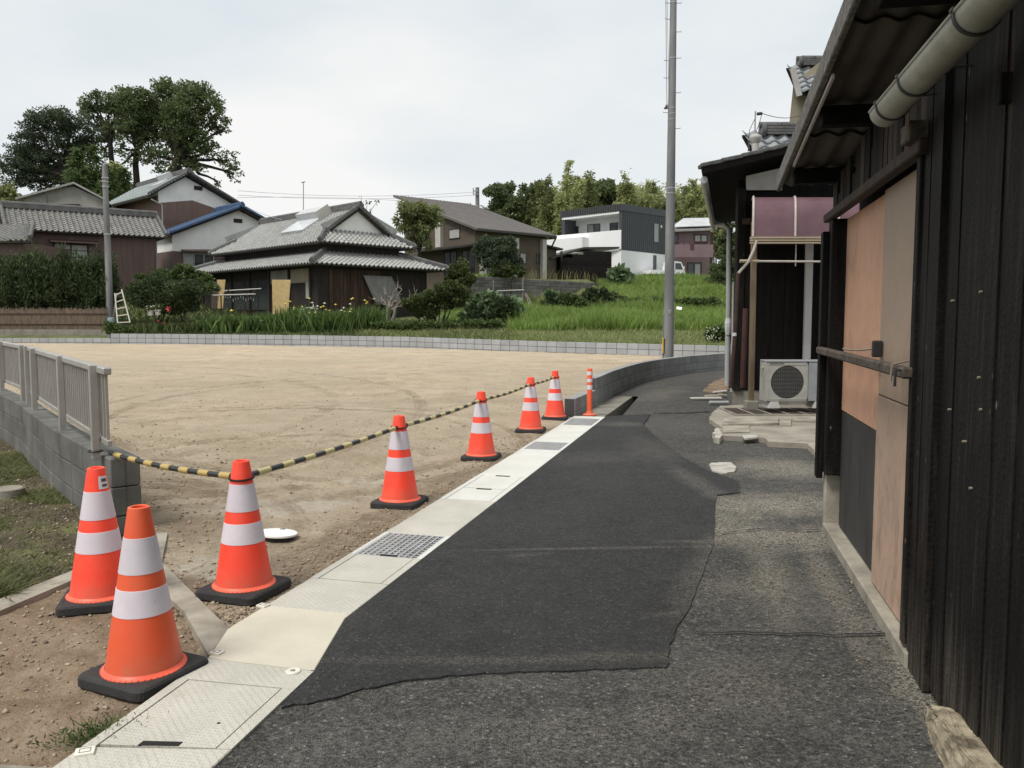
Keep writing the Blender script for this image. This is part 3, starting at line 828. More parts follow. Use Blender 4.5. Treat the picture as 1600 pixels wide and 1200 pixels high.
def rough_poly(pts, step, amp, seed, close=True):
    """subdivide an outline and make it uneven"""
    r = random.Random(seed); out = []
    n = len(pts)
    for i in range(n):
        a, b_ = Vector(pts[i]), Vector(pts[(i + 1) % n])
        L = (b_ - a).length
        k = max(1, int(L / step))
        for j in range(k):
            p = a.lerp(b_, j / k)
            if j: p = p + Vector((r.uniform(-amp, amp), r.uniform(-amp, amp), 0))
            out.append(p)
    return out
def sheet_poly(name, outline, z0, z1, m):
    b = MB(); n = len(outline)
    top = [Vector((p.x, p.y, z1)) for p in outline]
    area = sum(top[i].x * top[(i + 1) % n].y - top[(i + 1) % n].x * top[i].y for i in range(n))
    if area < 0: top = top[::-1]
    b.prism(top[::-1], (0, 0, -(z1 - z0)))
    o = build(name, b, m)
    bm = bmesh.new(); bm.from_mesh(o.data)
    bmesh.ops.triangulate(bm, faces=[f for f in bm.faces if len(f.verts) > 4], ngon_method='EAR_CLIP')
    bmesh.ops.recalc_face_normals(bm, faces=bm.faces)
    bm.to_mesh(o.data); bm.free()
    return o
patch_px = [(533, 967), (946, 650.8), (1016, 647), (1004, 663), (1037, 692), (1070, 716), (1109, 737), (1154, 752), (1157, 770), (1120, 774), (1118, 788), (1115, 850), (1078, 950), (1053, 990), (1042, 1043),
            (860, 1049), (700, 1056), (620, 1066), (550, 1082), (500, 1095), (440, 1106), (486, 1048)]
pp = [gnd(x, y) for x, y in patch_px]
outline = rough_poly(pp[:2], 9, 0, 5)[:1] + rough_poly(pp[1:14], 0.10, 0.004, 5)[:-1 - int((pp[13] - pp[1]).length / .10) + 1] + rough_poly(pp[13:] + [pp[0]], 0.045, 0.010, 6)[:-1 - int((pp[0] - pp[13]).length / .045) + 1]
o = sheet_poly('asphalt_patch', outline, -0.03, 0.0035, MT['new_asphalt']); tag(o, kind='structure')
# cracks and seams that show as lines in the old asphalt
def seam(px, w, seed, m='dark_void', z=0.009):
    r = random.Random(seed); P = []
    pts = [gnd(*p) for p in px]
    for i in range(len(pts) - 1):
        k = max(2, int((pts[i + 1] - pts[i]).length / .06))
        for j in range(k):
            q = pts[i].lerp(pts[i + 1], j / k); P.append(q + Vector((r.uniform(-.008, .008), r.uniform(-.012, .012), 0)))
    P.append(pts[-1])
    b = MB()
    for i in range(len(P) - 1):
        d = (P[i + 1] - P[i]).normalized(); s_ = Vector((-d.y, d.x, 0)) * (w / 2) * r.uniform(.5, 1.3)
        zz = Vector((0, 0, z))
        b.add([P[i] - s_ + zz, P[i + 1] - s_ + zz, P[i + 1] + s_ + zz, P[i] + s_ + zz], [(0, 1, 2, 3)])
    return struct('asphalt_crack', b, m)
seam([(1090, 991), (1180, 990), (1300, 994), (1392, 992)], 0.017, 1)
seam([(1018, 646), (1075, 645.5), (1108, 643.5)], 0.06, 2)
seam([(1120, 774), (1155, 771)], 0.012, 4)
seam([(1130, 834), (1190, 828), (1282, 830)], 0.013, 6)
seam([(1005, 664), (1016, 648)], 0.02, 7)
# pale worn line across the patch and the white mortar blob beside it
bl = [gnd(x, y) for x, y in [(1108, 728), (1112, 724), (1140, 723), (1150, 730), (1147, 738), (1128, 741), (1113, 736)]]
o = sheet_poly('mortar_patch', rough_poly(bl, 0.04, 0.012, 3), -0.02, 0.007, MT['white_mortar']); tag(o, kind='structure')

# loose stones on the sand and on the dirt
def stones(name, n, region, zf, smin, smax, m, seed):
    r = np.random.default_rng(seed)
    base = np.array([(1, 0, 0), (0, 1, 0), (-1, 0, 0), (0, -1, 0), (0, 0, 1), (0, 0, -1)], float)
    fc = np.array([(0, 1, 4), (1, 2, 4), (2, 3, 4), (3, 0, 4), (1, 0, 5), (2, 1, 5), (3, 2, 5), (0, 3, 5)])
    V, F = [], []
    k = 0
    while k < n:
        x, y = region(r)
        s_ = smin + (smax - smin) * r.random() ** 4
        a = r.random() * 6.28
        q = base * (s_ * np.array([r.uniform(.7, 1.3), r.uniform(.7, 1.3), r.uniform(.5, .9)])) + r.normal(0, s_ * .15, (6, 3))
        ca, sa = math.cos(a), math.sin(a)
        q = q @ np.array([[ca, sa, 0], [-sa, ca, 0], [0, 0, 1]])
        V.append(q + np.array([x, y, zf(x, y) + s_ * .2])); F.append(fc + 6 * k); k += 1
    return tag(np_mesh(name, np.concatenate(V), np.concatenate(F), m), kind='stuff')
MT['pebble'] = mat('pebble', (0.36, 0.29, 0.21), (0.19, 0.15, 0.11), 20, 0.95, orand=0, island=0.45)
def reg_sand(r):
    while True:
        y = 3.6 + 24 * r.random() ** 2.0
        x = max(sand_l(y), -.66 * y) + (min(sand_r(y) - .25, 9) - max(sand_l(y), -.66 * y)) * r.random()
        if mn.noise((x * .45, y * .8, 3)) > .12 or r.random() < .15: return x, y
MT['clod'] = mat('clod', (0.37, 0.285, 0.195), (0.23, 0.175, 0.12), 20, 0.97, island=0.3)
def reg_clod(r):
    y = 3.75 + 6.5 * r.random() ** 1.4
    return -1.307 + (y - 3.697) * 0.2639 - .03 - abs(r.normal(0, .22)), y
def reg_clod2(r):
    k = r.integers(0, 5); cx, cy, sx, sy = [(-2.25, 5.5, .22, .4), (-2.6, 7.4, .9, .35), (-3.5, 9.6, 1.2, .4), (-.6, 9.4, 1.2, .5), (-1.75, 4.2, .15, .3)][k]
    return cx + r.normal(0, sx), cy + r.normal(0, sy)
stones('sand_clods', 3400, reg_clod, sand_z, .0025, .015, 'clod', 21)
stones('sand_clods', 1900, reg_clod2, sand_z, .0025, .016, 'clod', 22)
def reg_dirt(r):
    y = 1.2 + 3.6 * r.random()
    return lerp(-2.5, interp(y, [0.6, 2.53, 3.37, 3.75, 5.3], [-1.55, -1.5, -1.33, -1.45, -2.35]), r.random()), y
stones('sand_pebbles', 5500, reg_sand, sand_z, 0.0028, 0.018, 'pebble', 1)
stones('dirt_pebbles', 3000, reg_dirt, dirt_z, 0.0025, 0.014, 'pebble', 2)
def reg_lane(r):
    y = 2.4 + 5 * r.random()
    return (0.93 + .22 * y - abs(r.normal(0, .10))), y
stones('lane_grit', 500, reg_lane, lambda x, y: 0.0, 0.002, 0.008, 'pebble', 3)

# ================================================================ BLOCK WALLS
def walk(path, step, start=0.0):
    """points every step metres along a path, with tangents"""
    P = [Vector((*p, 0)) for p in path]
    seg = [(P[i], P[i + 1], (P[i + 1] - P[i]).length) for i in range(len(P) - 1)]
    out = []; s_ = start; acc = 0.0
    for a, b_, L in seg:
        while s_ <= acc + L:
            out.append((a.lerp(b_, (s_ - acc) / L), (b_ - a).normalized(), s_)); s_ += step
        acc += L
    return out
def block_wall(root, path, top, courses, thick, side, m, bl=0.4, bh=0.2, keep=None, jitter=0.0015, smax=None, bond=False):
    """blocks as parts; side = +1: the wall body lies to the left of the walking direction"""
    gp_ = .003 if m != 'block_light' else .0075
    vs, fs = chamfer_box(bl / 2 - gp_, thick / 2, bh / 2 - gp_, 0.006)
    mb = MB().add(vs, fs)
    me = mesh_of('block', mb, MT[m])
    vs, fs = chamfer_box(bl / 4 - .003, thick / 2, bh / 2 - .003, 0.005)
    half = mesh_of('half_block', MB().add(vs, fs), MT[m])
    org = _org(root); r = random.Random(hash(root.name) % 1000 + 3)
    core = MB()
    pts = walk(path, bl)
    for i in range(len(pts) - 1):
        a, b_ = pts[i][0], pts[i + 1][0]
        if smax and pts[i + 1][2] > smax: break
        d = (b_ - a); ang = math.atan2(d.y, d.x); nrm = Vector((-d.y, d.x, 0)).normalized() * side
        mid = (a + b_) / 2 + nrm * (thick / 2)
        zt = top(mid.x, mid.y, pts[i][2])
        for k in range(courses):
            if keep and not keep(k, pts[i][2]): continue
            z = zt - bh * (k + .5)
            o = link('block', me, root, mid + Vector((0, 0, z)) - org + Vector((r.uniform(-jitter, jitter), r.uniform(-jitter, jitter), 0)))
            o.rotation_euler = (0, 0, ang)
        k0 = 0
        while keep and k0 < courses and not keep(k0, pts[i][2]): k0 += 1
        core.obox(mid + Vector((0, 0, zt - bh * (courses + k0) / 2 - .002)), d / 2, nrm * (thick / 2 - .007), (0, 0, bh * (courses - k0) / 2 - .006))
    build('mortar', core, 'joint', root)
# retaining wall under the railing
rw = thing('retaining_wall', 'dark grey stained block wall carrying the metal railing beside the lawn', 'block wall', (-2.63, 5.56, -0.1))
def lw_top(x, y, s_): return 0.487 + 0.006 * s_
block_wall(rw, LEFT_WALL, lw_top, 3, 0.19, 0.0, 'block_dark', smax=11.5)
# wall along the lane, one course lower at its near end
lw = thing('lane_wall', 'curved grey block wall between the sand lot and the lane, stepped at its near end', 'block wall', (0.93, 12.16, -0.15))
block_wall(lw, LANE_WALL, lambda x, y, s_: 0.462, 3, 0.16, 1.0, 'block_mid', keep=lambda k, s_: k > 0 or s_ > 1.55)
# low pale wall across the far side
fwl = thing('boundary_wall', 'low pale grey block wall along the far edge of the sand lot', 'block wall', (-4.2, 33.5, 0.2))
_far_s = 0
block_wall(fwl, FAR_WALL, lambda x, y, s_: far_top(x), 3, 0.15, -1.0, 'block_light', keep=lambda k, s_: k > 0 or s_ < 27.8)
# concrete kerbs near the lawn
def kerb(name, label, pts, z0, z1):
    b = MB().prism([Vector((*p, z0)) for p in pts], (0, 0, z1 - z0))
    return tag(build(name, b, 'concrete', loc=(*pts[0], z0)), label, 'kerb')
kerb('concrete_kerb', 'thin concrete edging strip between the lawn and the bare dirt', [(-3.0, 2.2), (-2.88, 2.2), (-2.515, 3.94), (-2.40, 4.49), (-2.33, 5.0), (-2.43, 5.06), (-2.49, 4.66), (-2.62, 4.13)], -0.15, -0.002)
kerb('concrete_kerb', 'wedge shaped concrete kerb running from the railing wall to the drain covers', [(-1.305, 3.705), (-1.285, 3.40), (-1.60, 3.93), (-2.22, 4.72), (-2.47, 5.42), (-2.30, 5.42), (-2.06, 4.76)], -0.15, 0.0035)
kerb('concrete_kerb', 'pale concrete edging in the bottom corner below the dirt', [(-1.46, 2.525), (-1.44, 2.3), (-2.2, 2.3), (-2.2, 2.60)], -0.15, 0.0)
b = MB().prism([Vector((*p, -0.5)) for p in [(1.0, 12.17), (1.36, 12.17), (1.52, 12.7), (2.30, 15.55), (1.95, 15.55), (1.45, 13.9)]], (0, 0, 0.490))
tag(build('channel_ledge', b, 'old_concrete', loc=(1.2, 12.2, -.5)), 'old concrete ledge of the open drain at the foot of the lane wall', 'drain')
# ================================================================ RAILING
rl = thing('railing', 'taupe metal railing with thin upright bars on the dark block wall', 'railing', (-2.84, 5.62, 0.48))
RP = [at(150, 718, 5.62), at(98, 676, 6.9), at(54.5, 640, 8.37), at(45, 631, 9.0), at(37, 627, 9.26), at(3.5, 610, 10.5)]
zb = lambda p: lw_top(0, 0, (Vector((p.x, p.y)) - Vector((-2.63, 5.56))).length)
posts = [Vector((p.x, p.y, zb(p))) for p in RP]
d_ = (posts[5] - posts[4]).normalized()
posts.append(posts[5] + d_ * 1.7); posts.append(posts[6] + d_ * 1.7)
RH = 0.625
def rail_panel(a, b_, over_a=0.0, over_b=0.0):
    d = (b_ - a); L = d.length; d = d / L
    s_ = Vector((d.y, -d.x, 0)) * 0.045
    A, B = a - d * over_a + s_, b_ + d * over_b + s_
    m = MB().beam(A + Vector((0, 0, RH - .03)), B + Vector((0, 0, RH - .03)), 0.055, 0.05, ch=.008); build('top_rail', m, 'alu', rl)
    m = MB().beam(A + Vector((0, 0, .115)), B + Vector((0, 0, .115)), 0.03, 0.04, ch=.004); build('bottom_rail', m, 'alu', rl)
    n = int((B - A).length / 0.098)
    me = mesh_of('baluster', MB().box(-.007, -.010, 0, .007, .010, RH - .18, .002), MT['alu'])
    for k in range(n):
        p = A.lerp(B, (k + .5) / n) + Vector((0, 0, .13)) - _org(rl)
        o = link('baluster', me, rl, p); o.rotation_euler = (0, 0, math.atan2(d.y, d.x))
me = mesh_of('post', MB().box(-.03, -.025, -.02, .03, .025, RH, .004), MT['alu'])
for i, p in enumerate(posts):
    q = posts[min(i + 1, len(posts) - 1)] - posts[max(i - 1, 0)]
    o = link('post', me, rl, p - _org(rl)); o.rotation_euler = (0, 0, math.atan2(q.y, q.x))
rail_panel(posts[0], posts[2], 0.26, 0.16)
rail_panel(posts[2] + (posts[3] - posts[2]) * .3, posts[4], 0.0, 0.0)
rail_panel(posts[4], posts[7], 0.05, 0.2)

# ================================================================ DRAIN STRIP
SA = Vector((-1.307, 3.697, 0)); SD = Vector((2.225, 8.437, 0)).normalized(); SN = Vector((SD.y, -SD.x, 0))
def sp(s_, n, z=0.0): return SA + SD * s_ + SN * n + Vector((0, 0, z))
SW = 0.462
TOPZ = 0.006
def plate_thing(name, label, cat, quad, m, top=TOPZ, thick=0.09):
    o = build(name, MB().prism([Vector((p.x, p.y, top - thick)) for p in quad], (0, 0, thick)), m, loc=Vector((quad[0].x, quad[0].y, top - thick)))
    bm = bmesh.new(); bm.from_mesh(o.data)
    bmesh.ops.bevel(bm, geom=[e for e in bm.edges if all(v.co.z > thick * .9 for v in e.verts)], offset=0.004, segments=1, affect='EDGES')
    bm.to_mesh(o.data); bm.free()
    return tag(o, label, cat)
L1, R1, L0, R0 = gnd(324, 1030), gnd(491, 1050), gnd(86, 1198), gnd(335, 1198)
plate_thing('drain_cover', 'smooth cream concrete drain slab at the bend where the asphalt laps over it', 'drain cover',
            [L1 + SD * .004, sp(0, 0), sp(.318, 0), sp(.318, SW), sp(.26, .447 + .015), R1 + Vector((.0, .006, 0))], 'cream_concrete')
def full(s0, s1, label, m): return plate_thing('drain_cover', label, 'drain cover', [sp(s0 + .002, 0), sp(s1 - .002, 0), sp(s1 - .002, SW), sp(s0 + .002, SW)], m)
full(.318, .78, 'beige checker plate drain cover next after the smooth bend slab', 'plate')
full(1.80, 2.87, 'long beige checker plate drain cover beyond the nearest grating', 'plate')
full(3.94, 5.50, 'long pale plain drain cover between the third cone and the middle grating', 'plate_far')
full(6.09, 7.68, 'pale drain cover between the middle grating and the last grating', 'plate_far')
full(8.48, 8.74, 'short white drain slab at the far end under the orange post', 'plate_far')
def lid(s0, s1, label, m, slots):
    """rimmed lid: two side rims, a lid in between that can be lifted"""
    t = thing('drain_cover', label, 'drain cover', sp(s0, 0, -.08))
    for n0, n1 in ((0, .043), (.418, SW)):
        build('rim', MB().prism([sp(s0 + .001, n0, -.084), sp(s1 - .001, n0, -.084), sp(s1 - .001, n1, -.084), sp(s0 + .001, n1, -.084)], (0, 0, .09)), m, t)
    build('lid', MB().prism([sp(s0 + .007, .049, -.04), sp(s1 - .007, .049, -.04), sp(s1 - .007, .412, -.04), sp(s0 + .007, .412, -.04)], (0, 0, .045)), m, t)
    build('seat', MB().prism([sp(s0, .04, -.085), sp(s1, .04, -.085), sp(s1, .42, -.085), sp(s0, .42, -.085)], (0, 0, .03)), 'dark_void', t)
    for s_ in slots:
        build('handle_slot', MB().prism([sp(s_, .17, .0035), sp(s_ + .035, .17, .0035), sp(s_ + .035, .30, .0035), sp(s_, .30, .0035)], (0, 0, .004)), 'dark_void', t)
lid(.78, 1.27, 'rimmed checker plate lid in front of the nearest grating', 'plate', [])
lid(2.87, 3.34, 'nearer of two rimmed lids side by side past the middle plate', 'plate_far', [.0 + 3.295])
lid(3.34, 3.94, 'farther of two rimmed lids side by side before the long pale cover', 'plate_far', [3.89])
def grating(s0, s1, label, nb, nc):
    t = thing('drain_grating', label, 'grating', sp(s0, 0, -.06))
    for n0, n1 in ((0, .03), (.432, SW)):
        build('rim', MB().prism([sp(s0 + .001, n0, -.084), sp(s1 - .001, n0, -.084), sp(s1 - .001, n1, -.084), sp(s0 + .001, n1, -.084)], (0, 0, .09)), 'plate_far', t)
    fr = MB()
    for a, b_, in ((sp(s0 + .008, .036), sp(s1 - .008, .036)), (sp(s0 + .008, .426), sp(s1 - .008, .426)), (sp(s0 + .008, .036), sp(s0 + .008, .426)), (sp(s1 - .008, .036), sp(s1 - .008, .426))):
        fr.beam(a + Vector((0, 0, -.008)), b_ + Vector((0, 0, -.008)), .010, .024)
    build('frame', fr, 'galv', t)
    me = mesh_of('bar', MB().obox((0, 0, 0), SD * ((s1 - s0) / 2 - .012), SN * .0036, (0, 0, .013)), MT['galv'])
    for k in range(1, nb):
        link('bar', me, t, sp((s0 + s1) / 2, .036 + .39 * k / nb, -.008) - _org(t))
    me = mesh_of('cross_bar', MB().obox((0, 0, 0), SN * .19, SD * .0035, (0, 0, .010)), MT['galv'])
    for k in range(1, nc):
        link('cross_bar', me, t, sp(lerp(s0 + .008, s1 - .008, k / nc), .231, -.008) - _org(t))
    build('pit', MB().prism([sp(s0, .031, -.30), sp(s1, .031, -.30), sp(s1, .431, -.30), sp(s0, .431, -.30)], (0, 0, .02)), 'dark_void', t)
grating(1.27, 1.80, 'nearest galvanised drain grating, beside the second cone of the row', 10, 11)
build('handle_slot', MB().prism([sp(1.275, .19, .0035), sp(1.30, .19, .0035), sp(1.30, .30, .0035), sp(1.275, .30, .0035)], (0, 0, .004)), 'dark_void', bpy.data.objects['drain_grating'])
grating(5.50, 6.09, 'middle galvanised drain grating in the pale strip', 10, 14)
grating(7.68, 8.48, 'farthest galvanised drain grating, just before the orange post', 10, 14)
# the strip that turns toward the bottom corner
LDn = (L0 - L1).normalized(); RDn = (R0 - R1).normalized()
Lf, Rf = L0 + LDn * 1.2, R0 + RDn * 1.2
t1, t2 = 0.235, 0.84
def lo(t, n):
    a, b_ = L1.lerp(L0, t), R1.lerp(R0, t)
    return a.lerp(b_, n)
lt = thing('drain_cover', 'nearest checker plate drain lid with a dark handle slot, beside the scarlet cone', 'drain cover', Vector((L1.x, L1.y, -.08)))
Z = Vector((0, 0, 1))
build('plate', MB().prism([lo(.006, 0) - Z * .084, lo(t1, 0) - Z * .084, lo(t1, 1) - Z * .084, lo(.006, 1) - Z * .084], Z * .0895), 'plate', lt)
build('rim', MB().prism([lo(t1 + .001, 0) - Z * .084, lo(t2 + .02, 0) - Z * .084, lo(t2 + .02, .085) - Z * .084, lo(t1 + .001, .085) - Z * .084], Z * .0895), 'plate', lt)
build('rim', MB().prism([lo(t1 + .001, .90) - Z * .084, lo(t2 + .02, .90) - Z * .084, lo(t2 + .02, 1) - Z * .084, lo(t1 + .001, 1) - Z * .084], Z * .0895), 'plate', lt)
build('lid', MB().prism([lo(t1 + .007, .098) - Z * .05, lo(t2, .098) - Z * .05, lo(t2 + .012, .888) - Z * .05, lo(t1 + .007, .888) - Z * .05], Z * .0545), 'plate', lt)
build('seat', MB().prism([lo(t1, .08) - Z * .085, lo(t2 + .02, .08) - Z * .085, lo(t2 + .02, .92) - Z * .085, lo(t1, .92) - Z * .085], Z * .02), 'dark_void', lt)
build('handle_slot', MB().prism([lo(t2 - .03, .36) + Z * .0025, lo(t2 + .004, .36) + Z * .0025, lo(t2 + .004, .63) + Z * .0025, lo(t2 - .03, .63) + Z * .0025], Z * .0045), 'dark_void', lt)
build('key_hole', MB().lathe(lo(t2 - .21, .72) + Z * .004, [(.0065, 0), (.0065, .0015)], 10), 'dark_void', lt)
plate_thing('drain_cover', 'checker plate drain cover cut off by the bottom of the picture', 'drain cover', [lo(t2 + .022, 0), Lf, Rf, lo(t2 + .022, 1)], 'plate')
# survey markers
def marker(label, c, w, ang, ring=False):
    t = thing('survey_marker', label, 'survey marker', Vector((c.x, c.y, TOPZ)))
    if ring:
        build('disc', MB().lathe(Vector((c.x, c.y, TOPZ - .002)), [(.030, 0), (.030, .006), (.026, .009), (.011, .009), (.011, .004), (0, .004)], 24), 'marker_white', t)
        build('rivet', MB().lathe(Vector((c.x, c.y, TOPZ)), [(.008, 0), (.008, .007), (.004, .010), (0, .010)], 12), 'bolt', t)
    else:
        ca, sa = math.cos(ang), math.sin(ang)
        X, Y = Vector((ca, sa, 0)), Vector((-sa, ca, 0))
        build('plate', MB().obox(Vector((c.x, c.y, TOPZ + .003)), X * w, Y * w * .8, (0, 0, .006), .002), 'marker_white', t)
        e = MB()
        for k in (-1, 1):
            e.obox(Vector((c.x, c.y, TOPZ + .0095)) + Y * k * w * .42, X * w * .55, Y * .0012, (0, 0, .0008))
            e.obox(Vector((c.x, c.y, TOPZ + .0095)) + X * k * w * .55, X * .0012, Y * w * .42, (0, 0, .0008))
        build('engraving', e, 'old_concrete', t)
marker('small square white boundary plate touching the scarlet cone base', gnd(339, 1023), .026, rad(-20))
marker('small white boundary plate at the corner beside the second cone row base', gnd(411, 949), .027, rad(-25))
marker('small white boundary plate near the weed at the bottom edge', gnd(133, 1179), .030, rad(20))
marker('round white survey disc with a rivet in the checker plate', gnd(458, 1052), .03, 0, True)

# ================================================================ MANHOLES
mh = gnd(433, 836)
t = thing('manhole_cover', 'white round manhole cover lying slightly raised on the sand', 'manhole cover', mh)
tilt = Matrix.Rotation(rad(-3), 3, 'X') @ Matrix.Rotation(rad(4), 3, 'Y')
def tilted(m, c):
    m.v = [tuple(Vector(c) + tilt @ (Vector(q) - Vector(c))) for q in m.v]; return m
build('riser', MB().lathe(mh + Z * -.03, [(.108, 0), (.108, .036)], 32), 'dark_grille', t)
build('lid', tilted(MB().lathe(mh + Z * .004, [(.0, 0), (.128, 0), (.132, .004), (.130, .014), (.114, .018), (0, .019)], 40, False), mh), 'white_paint', t, True)
build('handle', tilted(MB().obox(mh + Vector((.012, .085, .024)), (.016, .002, 0), (0, .006, 0), (0, 0, .002), .001), mh), 'dark_grille', t)
mh = gnd(12, 770)
t = thing('manhole_cover', 'small grey round inspection cover in the lawn at the frame edge', 'manhole cover', mh)
build('riser', MB().lathe(mh - Z * .05, [(.125, 0), (.125, .085), (.1, .085)], 32), 'old_concrete', t)
build('lid', MB().lathe(mh + Z * .03, [(0, 0), (.115, 0), (.118, .006), (.112, .012), (0, .013)], 32, False), 'concrete', t, True)

# ================================================================ CONES AND BARS
CH = 0.70
def cone_r(z): return lerp(0.147, 0.041, (z - .05) / (CH - .05))
def make_cone(label, loc, rot, body_mat, group='traffic cones fencing off the sand lot'):
    t = thing('traffic_cone', label, 'traffic cone', (0, 0, 0), group)
    def rsq(h, rr):
        out = []
        for cx, cy, q0 in ((1, 1, 0), (-1, 1, 90), (-1, -1, 180), (1, -1, 270)):
            for k in range(5):
                q = rad(q0 + 22.5 * k); out.append((cx * (h - rr) + rr * math.cos(q), cy * (h - rr) + rr * math.sin(q)))
        return out
    b = MB(); rings = [(.178, -.024), (.183, -.018), (.182, .014), (.175, .023), (.164, .026)]
    vs = [(x_, y_, z_) for h, z_ in rings for x_, y_ in rsq(h, .038)]; fs = []
    for j in range(len(rings) - 1):
        for k in range(20): fs.append((20 * j + k, 20 * j + (k + 1) % 20, 20 * j + 20 + (k + 1) % 20, 20 * j + 20 + k))
    fs += [tuple(range(19, -1, -1)), tuple(range(20 * (len(rings) - 1), 20 * len(rings)))]
    b.add(vs, fs); me = mesh_of('base', b, MT['rubber'])
    link('base', me, t, (0, 0, .024))
    r = cone_r
    build('body', MB().lathe((0, 0, 0), [(.150, .050), (r(.062) , .064)] + [(r(.062 + (CH - .062) * k / 8), .062 + (CH - .062) * k / 8) for k in range(9)] + [(.034, CH + .003), (.029, CH), (.029, CH - .06), (.0, CH - .065)], 40, False), body_mat, t, True)
    fl = MB().lathe((0, 0, 0), [(.163, .047), (.162, .052), (.156, .056), (.150, .060), (r(.064) + .001, .066)], 40, False)
    for k in range(44):
        q = 2 * math.pi * k / 44
        fl.ball((.159 * math.cos(q), .159 * math.sin(q), .053), .0042, .8, 6, 3)
    build('flange', fl, 'cone_rim', t, True)
    for z0, z1 in ((.280, .385), (.445, .585)):
        build('reflective_band', MB().lathe((0, 0, 0), [(r(z0), z0), (r(z0) + .0015, z0 + .001), (r(z1) + .0015, z1 - .001), (r(z1), z1)], 40, False), 'reflect', t, True)
    t.location = loc; t.rotation_euler = (0, 0, rot); ORG[t.name] = Vector((0, 0, 0))
    return t
CONES = [
    ('traffic_cone', gnd(226, 1050), -25, 'scarlet orange cone nearest the camera, set against the drain covers', 'cone_orange'),
    ('traffic_cone', gnd(158, 932), 18, 'bright red orange cone with a white sticker, standing before the railing wall', 'cone_red'),
    ('traffic_cone', gnd(382, 922), -19, 'bright red orange cone at the corner joining two striped bars, by the white manhole cover', 'cone_red'),
    ('traffic_cone', gnd(625, 784), -15, 'bright red orange cone beside the long plate just past the nearest grating', 'cone_red'),
    ('traffic_cone', gnd(752, 714), -12, 'bright red orange cone midway along the row, second behind the nearest grating', 'cone_red'),
    ('traffic_cone', gnd(829, 672.5), -10, 'bright red orange cone just before the last one of the row', 'cone_red'),
    ('traffic_cone', gnd(867, 653.5), -8, 'farthest cone of the row, beside the stepped end of the lane wall', 'cone_red'),
]
cone_loc = []
base_red = None
for i, (nm, p, rot, label, mk) in enumerate(CONES):
    zz = {0: -.022, 1: -.03, 2: -.012}.get(i, sand_z(p.x, p.y) - .004)
    loc = Vector((p.x, p.y, zz)); cone_loc.append(loc)
    if mk == 'cone_orange': make_cone(label, loc, rad(rot), mk)
    elif base_red is None: base_red = make_cone(label, loc, rad(rot), mk)
    else: dup(base_red, loc, rad(rot), label)
# the sticker on the neck of the cone by the wall: white with a grey mark of two bars
st = MB(); ink = MB()
for k in range(7):
    pass
def on_cone(q, z, off): 
    rr = cone_r(z) + off
    return Vector((rr * math.cos(q), rr * math.sin(q), z))
def cone_patch(m, q0, q1, z0, z1, off, n=6):
    vs = []; 
    for k in range(n + 1):
        q = lerp(q0, q1, k / n); vs += [on_cone(q, z0, off), on_cone(q, z1, off)]
    m.add(vs, [(2 * k, 2 * k + 2, 2 * k + 3, 2 * k + 1) for k in range(n)])
q0 = rad(-72)
cone_patch(st, q0, q0 + .95, .598, .662, .0015)
cone_patch(ink, q0 + .25, q0 + .80, .634, .650, .0025); cone_patch(ink, q0 + .28, q0 + .80, .609, .622, .0025)
t = base_red
ORG[t.name] = Vector((0, 0, 0))
so = build('sticker', st, 'reflect_white', t); io = build('sticker_mark', ink, 'block_dark', so)

def cone_bar(label, a, b_, nb, ym, sag, loop_a=True, loop_b=True, r=.0160):
    mid = (a + b_) / 2
    t = thing('striped_bar', label, 'barrier bar', mid, 'striped bars strung between the cones')
    d = (b_ - a).normalized()
    A, B = a + d * .06, b_ - d * .06
    def pt(k): return A.lerp(B, k) + Vector((0, 0, -sag * 4 * k * (1 - k)))
    build('tube', MB().tube([pt(k / 16) for k in range(17)], r, 10), 'bar_black', t, True)
    for k in range(nb):
        k0 = (k + .5 - .235) / nb + .01; k1 = (k + .5 + .235) / nb + .01
        build('band', MB().tube([pt(lerp(k0, k1, j / 3)) for j in range(4)], r + .0022, 12), ym, t, True)
    for e, on in ((a, loop_a), (b_, loop_b)):
        if not on: continue
        ring = []; rr = cone_r(CH - .095) + .006
        for k in range(25):
            q = 2 * math.pi * k / 24
            ring.append(e + Vector((rr * math.cos(q), rr * math.sin(q), .006 * math.sin(q * 1))))
        build('loop', MB().tube(ring, .0052, 6, False), 'bar_black', t, True)
    return t
def neck(i): return cone_loc[i] + Vector((0, 0, CH - .085 + (.0 if i != 2 else -.002)))
wall_end = Vector((-2.77, 5.60, 0.515))
bt = cone_bar('striped bar from the railing post on the wall to the corner cone, with golden bands', wall_end, neck(2), 7, 'bar_yellow', .022, False, True)
ring = [posts[0] + Vector((.045 * math.cos(2 * math.pi * k / 20), .045 * math.sin(2 * math.pi * k / 20), .035)) for k in range(21)]
build('loop', MB().tube(ring, .007, 6, False), 'bar_black', bt, True)
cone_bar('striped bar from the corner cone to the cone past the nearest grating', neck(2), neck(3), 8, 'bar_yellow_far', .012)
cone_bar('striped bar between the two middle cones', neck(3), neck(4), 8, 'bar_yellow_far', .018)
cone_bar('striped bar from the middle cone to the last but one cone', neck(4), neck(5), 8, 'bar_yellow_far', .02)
cone_bar('short striped bar between the last two cones', neck(5), neck(6), 5, 'bar_yellow_far', .015)

